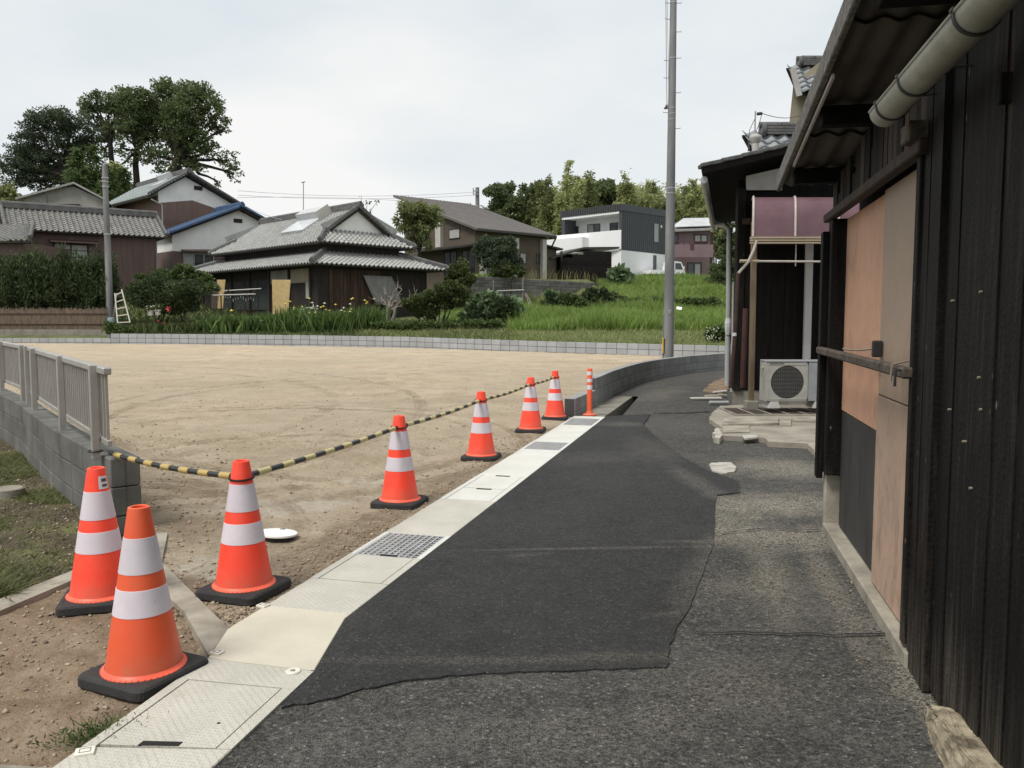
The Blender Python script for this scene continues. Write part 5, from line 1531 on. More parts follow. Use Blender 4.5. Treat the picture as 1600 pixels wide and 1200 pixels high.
for xx in (ax + .125, ax + .78):
    m = MB().prism([Vector((xx - .085, AY - .03, az - .098)), Vector((xx + .085, AY - .03, az - .098)), Vector((xx + .055, AY - .03, az - .004)), Vector((xx - .055, AY - .03, az - .004))], (0, .34, 0))
    build('foot_block', m, 'duct', ac)
# concrete apron in front of the house with its broken edge, slabs and grating
def apron(name, label, px, z1, th, mk, seed, amp=.02):
    pts = [gnd(x_, y_, z1) for x_, y_ in px]
    o = sheet_poly(name, rough_poly(pts, .12, amp, seed), z1 - th, z1, MT[mk])
    loc = Vector((pts[0].x, pts[0].y, 0)); o.data.transform(Matrix.Translation(-loc)); o.location = loc
    return tag(o, label, 'paving')
ap = apron('concrete_apron', 'cracked concrete apron with a broken edge in front of the black house', [(1112, 646), (1125, 634), (1166, 632), (1320, 632), (1340, 700), (1288, 722), (1262, 693), (1200, 690), (1195, 684), (1122, 680), (1116, 672), (1128, 668), (1108, 655)], .055, .12, 'apron', 21, .016)
apron('paving_slab', 'long pale concrete slab lying on the apron before the outdoor unit', [(1131, 654), (1216, 652), (1216, 661), (1130, 663)], .085, .035, 'concrete', 22, .006)
apron('paving_slab', 'short pale concrete slab beside the long one on the apron', [(1219, 652), (1236, 652), (1236, 664), (1218, 663)], .083, .03, 'concrete', 23, .006)
apron('paving_slab', 'thin pale concrete slab at the front of the apron', [(1131, 665), (1172, 664), (1171, 675), (1129, 676)], .068, .02, 'concrete', 24, .008)
apron('paving_slab', 'wide concrete slab along the apron behind the slabs', [(1240, 652), (1320, 651), (1320, 657), (1240, 657)], .085, .03, 'concrete', 25, .006)
apron('mortar_lump', 'white mortar lump at the left corner of the apron edge', [(1113, 676), (1122, 668), (1127, 677), (1124, 685), (1115, 683)], .06, .09, 'white_mortar', 26, .02)
apron('mortar_lump', 'flat white mortar smear on the front of the apron', [(1160, 680), (1180, 677), (1184, 683), (1164, 685)], .066, .02, 'white_mortar', 27, .012)
tgr = thing('apron_grating', 'rusty drain grating in the apron under the outdoor unit', 'grating', gnd(1146, 648, .07))
x0, x1, y0, y1 = gnd(1147, 647, .07).x, 5.6, gnd(1200, 648, .07).y, gnd(1200, 637.5, .07).y
m = MB(); m.box(x0, y0, .058, x1, y0 + .03, .078); m.box(x0, y1 - .03, .058, x1, y1, .078); build('frame', m, 'concrete', tgr)
m = MB().box(x0, y0 + .03, .052, x1, y1 - .03, .058); build('pit', m, 'dark_void', tgr)
k = 0; xx = x0
while xx < x1:
    m = MB().box(xx, y0 + .03, .059, xx + .025, y1 - .03, .077); build('bar', m, 'concrete', tgr); xx += .255
m = MB(); xx = x0
while xx < x1:
    m.box(xx + .008, y0 + .032, .060, xx + .0095 + .006, y1 - .032, .072); xx += .022
tag(build('grid', m, 'grey_wood', tgr), kind='stuff')
# odds and ends at the corner of the house
pa, pb = gnd(1108, 629, .04), gnd(1138, 629, .04)
tag(build('pipe_offcut', MB().tube([pa, pb], .032, 10), 'pvc_grey', None, True, loc=pa), 'grey pipe offcut lying at the corner of the apron', 'pipe')
for i, (px, py, dx) in enumerate([(1103, 622, .26), (1118, 618, .20), (1125, 612, .14)]):
    p = gnd(px, py, .03); rr2 = random.Random(i)
    m = MB().obox(p, Vector((dx, .05 * (i - 1), .01)), Vector((0, .07, 0)), (0, 0, .014), .004)
    tag(build('wood_scrap', m, 'modern_post' if i != 1 else 'concrete', loc=p), ['long pale plank scrap by the pipe offcut', 'grey board scrap behind the plank scrap', 'small pale wood scrap nearest the downpipe foot'][i], 'plank')
bl = [gnd(x_, y_) for x_, y_ in [(1100, 612), (1112, 598), (1135, 590), (1140, 606), (1130, 616)]]
o = sheet_poly('straw_mat', rough_poly(bl, .15, .05, 31), -.02, .012, MT['straw']); o.data.materials[0] = MT['dirt']; o.name = 'bare_soil'; tag(o, kind='structure')
# ================================================================ HOUSES BEHIND THE LOT
def tile_patch(mb, O, U, V, width, vlo, vhi, tw=.285, tl=.26, amp=.046, sub=6, step=.045):
    """tiled slope with its waves and courses as relief; vlo/vhi give the extent up the slope at u"""
    O, U, V = Vector(O), Vector(U).normalized(), Vector(V).normalized(); Nn = U.cross(V).normalized()
    if Nn.z < 0: Nn = -Nn; flip = True
    else: flip = False
    nu = max(2, int(round(width / tw * sub))); us = [width * i / nu for i in range(nu + 1)]
    wv = [amp * (math.cos(2 * math.pi * u / tw) + .35 * math.cos(4 * math.pi * u / tw)) for u in us]
    lo = [vlo(u) for u in us]; hi = [vhi(u) for u in us]
    nv = int(math.ceil(max(hi) / tl))
    for j in range(nv):
        a, b_ = j * tl, (j + 1) * tl
        vs, ok = [], []
        for i, u in enumerate(us):
            va, vb = min(max(a, lo[i]), hi[i]), max(min(b_, hi[i]), lo[i])
            ok.append(vb - va > 1e-4)
            for vv in (va, vb):
                h = step * (1 - (vv - a) / tl) + wv[i]
                vs.append(O + U * u + V * vv + Nn * h)
            vs.append(O + U * u + V * va + Nn * (wv[i] - .012))
        fs = []
        for i in range(nu):
            if not (ok[i] or ok[i + 1]): continue
            q = (3 * i, 3 * (i + 1), 3 * (i + 1) + 1, 3 * i + 1)
            r_ = (3 * i + 2, 3 * (i + 1) + 2, 3 * (i + 1), 3 * i)
            fs += [q[::-1], r_[::-1]] if flip else [q, r_]
        if fs:
            used = sorted({k for f in fs for k in f}); mp = {k: n for n, k in enumerate(used)}
            mb.add([vs[k] for k in used], [tuple(mp[k] for k in f) for f in fs])
    return mb
full_ = lambda L: (lambda u: L)
zero_ = lambda u: 0.0
def on_plane(px, py, P0, u):
    """where the sight line through a photograph position meets the upright plane through P0 along u"""
    nrm = Vector((u.y, -u.x, 0)); d = Vector(((px - 800) / FPX, _c + (600 - py) / FPX * _s, -_s + (600 - py) / FPX * _c))
    e = Vector((0, 0, EYE)); t_ = (Vector(P0) - e).dot(nrm) / d.dot(nrm)
    return e + d * t_
def win(root, P0, u, px, n=2, fm='frame_alu', gm='glass', depth=.05, fw=.05, name='window', hbars=0):
    x0, y0, x1, y1 = px; u = Vector(u).normalized(); nr = Vector((u.y, -u.x, 0))
    a, b_ = on_plane(x0, (y0 + y1) / 2, P0, u), on_plane(x1, (y0 + y1) / 2, P0, u)
    if (b_ - a).dot(u) < 0: a, b_ = b_, a
    zt, zb_ = on_plane((x0 + x1) / 2, y0, P0, u).z, on_plane((x0 + x1) / 2, y1, P0, u).z
    a = Vector((a.x, a.y, 0)); b_ = Vector((b_.x, b_.y, 0)); L = (b_ - a).length
    if nr.y > 0: nr = -nr
    m = MB(); h = (zt - zb_) / 2; zc = (zt + zb_) / 2
    def bx(m, s0, s1, z0, z1, o0, o1): m.obox(a + u * ((s0 + s1) / 2) + nr * ((o0 + o1) / 2) + Z * ((z0 + z1) / 2), u * ((s1 - s0) / 2), nr * ((o1 - o0) / 2), Z * ((z1 - z0) / 2))
    bx(m, 0, L, zt - fw, zt, -.02, depth); bx(m, 0, L, zb_, zb_ + fw, -.02, depth)
    for k in range(n + 1):
        s_ = lerp(fw / 2, L - fw / 2, k / n); bx(m, s_ - fw / 2, s_ + fw / 2, zb_ + fw, zt - fw, -.02, depth - .004)
    for k in range(hbars):
        z_ = lerp(zb_, zt, (k + 1) / (hbars + 1)); bx(m, fw, L - fw, z_ - fw * .3, z_ + fw * .3, -.01, depth - .012)
    f = build(name, m, fm, root)
    for k in range(n):
        s0, s1 = lerp(fw / 2, L - fw / 2, k / n) + fw / 2, lerp(fw / 2, L - fw / 2, (k + 1) / n) - fw / 2
        p = MB(); bx(p, s0, s1, zb_ + fw, zt - fw, 0.0, depth * .35)
        g_ = gm[k % len(gm)] if isinstance(gm, (list, tuple)) else gm
        build('pane', p, g_, f)
    return f
def planks(root, A, B, z0, z1, w_, mk, off=.02, name='wall_board', nrm=None, seed=0, ztop=None):
    """upright boards along a facade from A to B"""
    A, B = Vector((A.x, A.y, 0)), Vector((B.x, B.y, 0)); u = (B - A).normalized(); L = (B - A).length
    nr = Vector((u.y, -u.x, 0)); nr = nr if nr.y < 0 else -nr
    n = max(1, int(round(L / w_))); w_ = L / n; r = random.Random(seed)
    for k in range(n):
        zt = z1 if ztop is None else min(ztop(w_ * k), ztop(w_ * (k + 1)))
        m = MB().obox(A + u * (w_ * (k + .5)) + nr * (off / 2 + r.uniform(0, .008)) + Z * ((z0 + zt) / 2), u * (w_ / 2 - .008), nr * (off / 2), Z * ((zt - z0) / 2))
        build(name, m, mk, root)
def far_ridge(root, a, b_, w_=.28, h=.26, mk='tile_ridge', name='ridge', ends=True):
    m = MB(); a, b_ = Vector(a), Vector(b_); d = (b_ - a).normalized()
    m.beam(a + Z * h * .35, b_ + Z * h * .35, w_ * .8, h * .7); m.tube([a + Z * h * .8, b_ + Z * h * .8], w_ * .36, 8)
    if ends:
        for p, s_ in ((a, -1), (b_, 1)): m.tube([p + d * s_ * -.05 + Z * h * .4, p + d * s_ * .06 + Z * h * .4], w_ * .52, 10)
    return build(name, m, mk, root, True)

# ---------------------------------------------------------------- two-tier tiled house in the middle
Q1, Q2 = Vector((.7071, .7071, 0)), Vector((-.7071, .7071, 0))
C0 = Vector((-9.86, 42.84, 0)); LA, LB = 6.2, 12.6
def hp(a, b_, z): return C0 + Q1 * a + Q2 * b_ + Z * z
th = thing('tiled_house', 'old dark house with a two tier grey tiled roof and a white gable', 'house', hp(0, 0, 1.3))
ZE, ZR, ZL, ZI = 5.47, 7.50, 4.24, 4.98
m = MB().prism([hp(-.45, -.45, 1.0), hp(LA + .45, -.45, 1.0), hp(LA + .45, LB + .45, 1.0), hp(-.45, LB + .45, 1.0)], Z * 3.5); build('lower_wall', m, 'house_dark', th)
m = MB().prism([hp(.65, .65, 4.4), hp(LA - .65, .65, 4.4), hp(LA - .65, LB - .65, 4.4), hp(.65, LB - .65, 4.4)], Z * 1.2); build('upper_wall', m, 'house_dark', th)
g = 1.15                                                  # depth of the hip below the gable
sl = math.hypot(LA / 2, ZR - ZE); f1 = sl / (LA / 2)
rise = lambda a: ZE + (ZR - ZE) * a / (LA / 2)
def main_hi(u): return sl if g - .25 <= u <= LB - g + .25 else (u if u < LB / 2 else LB - u) * f1
vM = Vector((Q1 * (LA / 2) + Z * (ZR - ZE)))
roof = MB()
tile_patch(roof, hp(0, LB, ZE), -Q2, vM, LB, zero_, lambda u: main_hi(LB - u))
tile_patch(roof, hp(LA, 0, ZE), Q2, Vector((-Q1 * (LA / 2) + Z * (ZR - ZE))), LB, zero_, main_hi)
gs = math.hypot(g, rise(g) - ZE)
tile_patch(roof, hp(0, 0, ZE), Q1, Q2 * g + Z * (rise(g) - ZE), LA, zero_, lambda u: min(u / g, (LA - u) / g, 1) * gs)
tile_patch(roof, hp(LA, LB, ZE), -Q1, -Q2 * g + Z * (rise(g) - ZE), LA, zero_, lambda u: min(u / g, (LA - u) / g, 1) * gs)
build('upper_roof', roof, 'tile_grey', th)
# underside and gable
m = MB().prism([hp(.02, .02, ZE - .10), hp(LA - .02, .02, ZE - .10), hp(LA - .02, LB - .02, ZE - .10), hp(.02, LB - .02, ZE - .10)], Z * .07); build('eave_board', m, 'house_dark', th)
gz = rise(g)
m = MB().prism([hp(g + .1, g + .02, gz - .05), hp(LA - g - .1, g + .02, gz - .05), hp(LA / 2, g + .02, ZR - .12)], Q2 * .1)
build('gable_wall', m, 'plaster_white', th)
m = MB()
for a0 in (g - .12, LA - g + .12):
    m.beam(hp(a0, g - .2, rise(g - .12) - .04), hp(LA / 2, g - .2, ZR + .02), .06, .22)
build('bargeboard', m, 'house_dark', th)
for a0 in (g - .15, LA - g + .15):
    far_ridge(th, hp(a0, g - .20, rise(g - .15) + .03), hp(LA / 2, g - .20, ZR + .06), .24, .16, 'tile_ridge', 'gable_ridge', False)
far_ridge(th, hp(LA / 2, g - .35, ZR), hp(LA / 2, LB - g + .35, ZR), .34, .34)
for a0, b0, a1, b1 in ((0, 0, g, g), (LA, 0, LA - g, g), (0, LB, g, LB - g)):
    far_ridge(th, hp(a0, b0, ZE + .03), hp(a1, b1, gz + .03), .26, .18, 'tile_ridge', 'hip_ridge')
# skirt roof
e = 1.3; wn = e + .65; sk = math.hypot(wn, ZI - ZL); k_ = sk / wn
W1, W2 = LA + 2 * e, LB + 2 * e
low = MB()
tile_patch(low, hp(-e, LB + e, ZL), -Q2, Q1 * wn + Z * (ZI - ZL), W2, zero_, lambda u: min(u, W2 - u, wn) * k_)
tile_patch(low, hp(-e, -e, ZL), Q1, Q2 * wn + Z * (ZI - ZL), W1, zero_, lambda u: min(u, W1 - u, wn) * k_)
tile_patch(low, hp(LA + e, -e, ZL), Q2, -Q1 * wn + Z * (ZI - ZL), W2, zero_, lambda u: min(u, W2 - u, wn) * k_, sub=3)
build('lower_roof', low, 'tile_grey', th)
m = MB().prism([hp(-e + .03, -e + .03, ZL - .09), hp(LA + e - .03, -e + .03, ZL - .09), hp(LA + e - .03, LB + e - .03, ZL - .09), hp(-e + .03, LB + e - .03, ZL - .09)], Z * .06); build('eave_board', m, 'house_dark', th)
for a0, b0, a1, b1 in ((-e, -e, .65, .65), (LA + e, -e, LA - .65, .65), (-e, LB + e, .65, LB - .65)):
    far_ridge(th, hp(a0, b0, ZL + .03), hp(a1, b1, ZI + .03), .28, .20, 'tile_ridge', 'hip_ridge')
# front with its posts, boards and openings
P_l, P_r = hp(-.45, 0, 0), hp(0, -.45, 0)
for b0 in (.2, 2.3, 4.4, 6.6, 8.8, 11.0, 12.6):
    m = MB().box(0, 0, 0, .1, .1, .1); m = MB().obox(hp(-.50, b0, 2.75), Q1 * .06, Q2 * .06, Z * 1.45); build('post', m, 'old_wood', th)
planks(th, hp(.2, -.46, 0), hp(3.4, -.46, 0), 1.2, 4.05, .22, 'house_plank', .03, seed=3)
m = MB().obox(hp(-.47, 1.2, 3.72), Q2 * .95, Q1 * .02, Z * .36); build('plaster_panel', m, 'plaster_beige', th)
m = MB().obox(hp(-.47, 3.3, 3.72), Q2 * .95, Q1 * .02, Z * .36); build('plaster_panel', m, 'plaster_grey', th)
m = MB().obox(hp(-.47, .50, 2.95), Q2 * .16, Q1 * .02, Z * .42); build('paper_panel', m, 'curtain', th)
m = MB().obox(hp(-.46, 2.9, 2.35), Q2 * .35, Q1 * .02, Z * .85); build('paper_panel', m, 'blind', th)
win(th, P_l, Q2, (345, 438, 425, 485), 4, 'house_dark', 'glass', .04)
win(th, P_r, Q1, (560, 436, 592, 473), 1, 'old_wood', 'blind', .05, name='window')
# cloth hung over the right part
cl = [on_plane(567, 430, hp(0, -.62, 0), Q1), on_plane(612, 432, hp(0, -.62, 0), Q1), on_plane(628, 474, hp(0, -.62, 0), Q1), on_plane(586, 474, hp(0, -.62, 0), Q1)]
V_, F_ = [], []
for j in range(9):
    for i in range(13):
        p = cl[0].lerp(cl[1], i / 12).lerp(cl[3].lerp(cl[2], i / 12), j / 8)
        p = p + Q2 * (-.10 * math.sin(i * 1.3) * (j / 8) - .02) - Z * (.10 * math.sin(i / 12 * math.pi) * (j / 8) + (.05 * math.sin(i * .9 + 1) if j == 8 else 0))
        V_.append(tuple(p))
for j in range(8):
    for i in range(12): F_.append((j * 13 + i, j * 13 + i + 1, (j + 1) * 13 + i + 1, (j + 1) * 13 + i))
o = np_mesh('hanging_cloth', V_, F_, 'blind', None, tuple(cl[0])); o.data.polygons.foreach_set('use_smooth', [True] * len(F_))
sm = o.modifiers.new('thickness', 'SOLIDIFY'); sm.thickness = .01
tag(o, 'grey cloth sheet hanging crooked over the dark wall of the tiled house', 'cloth')
# solar water heater on the roof
def slp(b_, t_, off): return hp(t_ * LA / 2, b_, ZE + t_ * (ZR - ZE)) + (vM.normalized().cross(-Q2)).normalized() * -off
nn_ = vM.normalized().cross(Q2); nn_ = nn_ if nn_.z > 0 else -nn_
def slp(b_, t_, off): return hp(t_ * LA / 2, b_, ZE + t_ * (ZR - ZE)) + nn_ * off
sw = thing('solar_water_heater', 'silver solar water heater with its tank on the two tier tiled roof', 'solar heater', slp(4.6, .5, .06))
build('collector', MB().prism([slp(3.5, .38, .08), slp(5.9, .38, .08), slp(5.9, .76, .08), slp(3.5, .76, .08)], nn_ * .10), 'solar', sw)
build('tank', MB().prism([slp(3.5, .76, .08), slp(5.9, .76, .08), slp(5.9, .93, .08), slp(3.5, .93, .08)], nn_ * .48), 'galv', sw)
build('end_plate', MB().prism([slp(3.42, .72, .06), slp(3.48, .72, .06), slp(3.48, .97, .06), slp(3.42, .97, .06)], nn_ * .54), 'modern_post', sw)
ab = on_plane(474, 338, hp(LA / 2, 0, 0), Q2); atp = at(474, 283, ab.y)
t = thing('antenna_mast', 'thin antenna mast standing on the ridge of the two tier roof', 'antenna', ab)
build('mast', MB().tube([ab - Z * .2, atp], .028, 6), 'steel', t)
build('head', MB().tube([atp - Vector((.12, 0, .05)), atp + Vector((.08, 0, -.02))], .06, 8), 'steel', t)

# ---------------------------------------------------------------- brown modern house with the great sloping roof
E1 = Vector((-2.3, 54.0, 0)); MU = Vector((.754, .656, 0)).normalized(); MV = Vector((-.656, .754, 0)).normalized()
MLU, MLV, ME, MTP = 7.16, 9.76, 7.2, 10.4
mo = thing('modern_house', 'brown modern house with one great sloping dark roof and pale posts', 'house', E1 + Z * 4.2)
def mp_(a, b_, z): return E1 + MU * a + MV * b_ + Z * z
rz = lambda b_: ME + (MTP - ME) * b_ / MLV
m = MB().prism([mp_(-.0, 0, ME), mp_(MLU, 0, ME), mp_(MLU, MLV, MTP), mp_(0, MLV, MTP)], Z * .16); build('roof', m, 'modern_roof', mo)
m = MB()
for k in range(1, 22):
    b_ = MLU * k / 22; m.beam(mp_(b_, .02, ME + .165), mp_(b_, MLV - .02, MTP + .165), .03, .03)
tag(build('roof_seam', m, 'modern_roof', mo), kind='stuff')
m = MB(); m.beam(mp_(.0, -.05, ME + .04), mp_(MLU, -.05, ME + .04), .12, .12); m.beam(mp_(MLU - .05, -.05, ME - .02), mp_(MLU + .05, .5, ME - .6), .08, .08); build('eave_gutter', m, 'frame_dark', mo)
w0 = (.35, .55)
m = MB().prism([mp_(.35, .55, 3.3), mp_(.35, MLV - .9, 3.3), mp_(.35, MLV - .9, rz(MLV - .9) - .02), mp_(.35, .55, rz(.55) - .02)], MU * (MLU - .9)); build('wall', m, 'modern_brown', mo)
m = MB().prism([mp_(MLU - .5, .9, 3.6), mp_(MLU + .9, .9, 3.6), mp_(MLU + .9, 4, 3.6), mp_(MLU - .5, 4, 3.6)], Z * 2.9); build('annex_wall', m, 'modern_brown', mo)
m = MB().prism([mp_(MLU - .5, .5, 6.62), mp_(MLU + 1.2, .5, 6.42), mp_(MLU + 1.2, 4.4, 6.42), mp_(MLU - .5, 4.4, 6.62)], Z * .12); build('annex_roof', m, 'frame_dark', mo)
PL, PR = mp_(.35, 0, 0), mp_(0, .55, 0)
def pl_post(px0, px1, y0, y1, P, u, out):
    a, b_ = on_plane(px0, (y0 + y1) / 2, P, u), on_plane(px1, (y0 + y1) / 2, P, u)
    zt, zb_ = on_plane(px0, y0, P, u).z, on_plane(px0, y1, P, u).z
    m = MB().prism([Vector((a.x, a.y, zb_)), Vector((b_.x, b_.y, zb_)), Vector((b_.x, b_.y, zb_)) + out * .28, Vector((a.x, a.y, zb_)) + out * .28], Z * (zt - zb_)); build('pale_post', m, 'modern_post', mo)
pl_post(664, 671, 352, 388, PL, MV, -MU); pl_post(685, 693, 341, 387, PL, MV, -MU)
pl_post(749, 756, 388, 432, PR, MU, -MV); pl_post(801, 807, 372, 432, PR, MU, -MV); pl_post(844, 850, 374, 436, PR, MU, -MV)
win(mo, PL, MV, (702, 357, 719, 373), 1, 'frame_dark', 'curtain', .05)
win(mo, PL, MV, (694, 392, 714, 430), 2, 'frame_dark', 'glass', .06); win(mo, PL, MV, (722, 391, 742, 430), 2, 'frame_dark', 'glass', .06)
win(mo, PR, MU, (760, 392, 798, 430), 3, 'frame_dark', 'glass', .06); win(mo, PR, MU, (812, 395, 822, 412), 1, 'frame_dark', 'curtain', .05); win(mo, PR, MU, (838, 396, 843, 412), 1, 'frame_dark', 'glass', .05)
ca, cb_ = on_plane(655, 391, PL, MV), on_plane(744, 382, PL, MV)
m = MB().prism([Vector((ca.x, ca.y, 6.32)), Vector((cb_.x, cb_.y, 6.32)), Vector((cb_.x, cb_.y, 6.12)) - MU * 1.0, Vector((ca.x, ca.y, 6.12)) - MU * 1.0], Z * .12); build('canopy', m, 'frame_dark', mo)

# ---------------------------------------------------------------- white and black modern house, dark slatted garage
K7 = Vector((8.65, 66.0, 0)); VL = Vector((-4.3, 3.9, 0)).normalized(); VR = Vector((.67, .74, 0)).normalized()
wh = thing('modern_house', 'white house with a black ribbed upper box and a long white balcony', 'house', K7 + Z * 4.5)
def kp(l, r_, z): return K7 + VL * l + VR * r_ + Z * z
m = MB().prism([kp(0, 0, 6.98), kp(.22, 0, 6.98), kp(.22, 7.6, 6.98), kp(0, 7.6, 6.98)], Z * 3.55); build('black_wall', m, 'black_metal', wh)
m = MB()
for k in range(1, 26): m.obox(kp(-.012, 7.6 * k / 26, 8.75), VR * .02, VL * .012, Z * 1.74)
build('rib', m, 'black_metal', wh)
m = MB().prism([kp(.22, 1.5, 7.1), kp(6.0, 1.5, 7.1), kp(6.0, 7.6, 7.1), kp(.22, 7.6, 7.1)], Z * 3.1); build('upper_wall', m, 'modern_white', wh)
m = MB().prism([kp(.02, .03, 3.6), kp(6.0, 1.2, 3.6), kp(6.0, 7.6, 3.6), kp(.02, 7.6, 3.6)], Z * 3.36); build('lower_wall', m, 'modern_white', wh)
m = MB().prism([kp(-.06, -.08, 10.02), kp(6.2, -.08, 9.96), kp(6.2, 7.7, 10.15), kp(-.06, 7.7, 10.15)], Z * .55); build('roof', m, 'black_metal', wh)
m = MB()
for k in range(26): m.obox(kp(.1 + 6.0 * k / 26, -.10, 10.26), VL * .03, VR * .02, Z * .26)
build('rib', m, 'frame_dark', wh)
m = MB().prism([kp(.22, -.04, 9.82), kp(6.0, -.04, 9.78), kp(6.0, 1.5, 9.8), kp(.22, 1.5, 9.8)], Z * .18); build('soffit', m, 'modern_white', wh)
m = MB().prism([kp(.0, -.06, 7.02), kp(6.6, -.06, 7.02), kp(6.6, .12, 7.02), kp(.0, .12, 7.02)], Z * 1.5); build('balcony_wall', m, 'modern_white', wh)
m = MB().prism([kp(3.2, -.9, 6.9), kp(8.4, -.9, 6.9), kp(8.4, .1, 6.9), kp(3.2, .1, 6.9)], Z * 1.22); build('balcony_wall', m, 'modern_white', wh)
m = MB().prism([kp(5.7, -.02, 7.1), kp(6.05, -.02, 7.1), kp(6.05, 1.6, 7.1), kp(5.7, 1.6, 7.1)], Z * 3.0); build('end_wall', m, 'black_metal', wh)
PB = kp(0, 1.5, 0)
win(wh, PB, VL, (892, 354, 904, 371), 1, 'frame_dark', 'glass', .06); win(wh, PB, VL, (918, 350, 938, 370), 2, 'frame_dark', ['glass', 'curtain'], .06); win(wh, PB, VL, (953, 348, 966, 368), 1, 'frame_dark', 'glass', .06)
m = MB().obox(on_plane(945, 355, PB, VL) + Z * -.2, VL * .06, VR * .06, Z * 1.3); build('partition', m, 'modern_white', wh)
win(wh, kp(-.02, 0, 0), VR, (1022, 350, 1028, 378), 1, 'frame_alu', 'curtain', .06, .06); win(wh, kp(0, 0, 0), VR, (1021, 399, 1025, 424), 1, 'frame_dark', 'glass', .05, .03)
m = MB().obox(on_plane(1033, 354, K7, VR), VR * .08, VL * .05, Z * .1); build('vent_cap', m, 'modern_white', wh)
ga = thing('slatted_garage', 'dark board fenced carport standing before the white balcony house', 'garage', at(876, 441, 60))
G0, G1 = at(876, 441, 59.5), at(955, 442, 61.0); gu = (Vector((G1.x, G1.y, 0)) - Vector((G0.x, G0.y, 0))).normalized(); gL = (Vector((G1.x, G1.y, 0)) - Vector((G0.x, G0.y, 0))).length
gn = Vector((gu.y, -gu.x, 0)); gb = 3.5
zt0, zt1, ztm = at(876, 401, 59.5).z, at(955, 389, 61).z, at(913, 389, 60.2).z
nsl = 11
for k in range(nsl):
    z0, z1 = lerp(gb, ztm - .15, k / nsl), lerp(gb, ztm - .15, (k + 1) / nsl) + .01
    s0 = 0 if z1 < zt0 - .1 else gL * .47 * (z1 - zt0 + .1) / (ztm - zt0)
    m = MB().obox(G0 + gu * ((s0 + gL) / 2) - Z * G0.z + Z * ((z0 + z1) / 2), gu * ((gL - s0) / 2), gn * (.03 + .006 * (k % 2)), Z * ((z1 - z0) / 2)); build('fence_board', m, 'carport', ga)
for s_ in (0.1, gL * .47, gL - .1):
    m = MB().obox(G0 + gu * s_ - gn * .1 - Z * G0.z + Z * ((gb + zt0) / 2 + .2), gu * .06, gn * .06, Z * ((zt0 - gb) / 2 + .2)); build('post', m, 'frame_dark', ga)
m = MB(); pts = [at(861, 405, 59.3), at(913, 389, 60.2), at(968, 388.5, 61.2)]
for a, b_ in ((pts[0], pts[1]), (pts[1], pts[2])): m.prism([a, b_, b_ - gn * 3.2, a - gn * 3.2], Z * .14)
build('roof', m, 'frame_dark', ga)
m = MB().prism([G0 - gn * 3.0 - Z * (G0.z - gb), G1 - gn * 3.0 - Z * (G1.z - gb), G1 - gn * 3.1 - Z * (G1.z - gb), G0 - gn * 3.1 - Z * (G0.z - gb)], Z * 2.9); build('back_wall', m, 'carport', ga)

# ---------------------------------------------------------------- pink house
pk = thing('pink_house', 'dull pink two storey house with solar panels on its roof behind the utility pole', 'house', (17, 80, 5))
X0, X1, PY = at(1040, 400, 80).x, at(1109, 400, 80).x, 80.0
zt = at(1080, 359, PY).z
m = MB().box(X0, PY, 3.8, X1, PY + 7, zt); build('wall', m, 'pink_wall', pk)
m = MB().box(X1, PY + 1.2, 3.8, X1 + .6, PY + 7, zt - .1); build('side_wall', m, 'modern_brown', pk)  # brown colour stands in for the shade on the pink wall's side
ra, rb = at(1036, 360, PY - .5), at(1120, 357, PY - .5); rc, rd_ = at(1112, 341, PY + 3.5), at(1066, 342.5, PY + 3.5)
m = MB().prism([ra, rb, rc, rd_], Z * -.16); build('roof', m, 'tile_dull', pk)
up = ((rd_ + rc) / 2 - (ra + rb) / 2).normalized()
so = [at(1052, 357.2, PY - .3), at(1112, 355, PY - .3), at(1107, 343.3, PY + 2.9), at(1068, 344, PY + 2.9)]
m = MB().prism([p + Z * .12 for p in so], Z * .08); build('solar_panel', m, 'solar', pk)
m = MB().box(X0, PY - .95, at(1080, 403, PY).z, X1 + .1, PY - .8, at(1080, 383.5, PY).z); build('balcony_wall', m, 'pink_wall', pk)
m = MB().box(X0, PY - .97, at(1080, 379.5, PY).z, X1 + .1, PY - .85, at(1080, 378, PY).z)
for k in range(9): xx = lerp(X0, X1, k / 8); m.box(xx - .03, PY - .93, at(1080, 383.5, PY).z, xx + .03, PY - .87, at(1080, 379, PY).z)
build('balcony_rail', m, 'dark_pink', pk)
m = MB()
for xx in (at(1080, 390, 79).x, at(1083, 390, 79).x): m.box(xx - .08, PY - .99, at(1080, 390, 79).z, xx + .08, PY - .95, at(1080, 380, 79).z)
build('balcony_trim', m, 'dark_pink', pk)
PP = Vector((X0, PY, 0)); ux = Vector((1, 0, 0))
win(pk, PP, ux, (1084, 366, 1106, 380), 2, 'frame_dark', ['curtain', 'curtain'], .06, .12); win(pk, PP, ux, (1073, 410, 1096, 436), 2, 'frame_dark', ['glass', 'curtain'], .06, .12); win(pk, PP, ux, (1044, 366, 1060, 380), 2, 'frame_dark', 'glass', .06, .1)

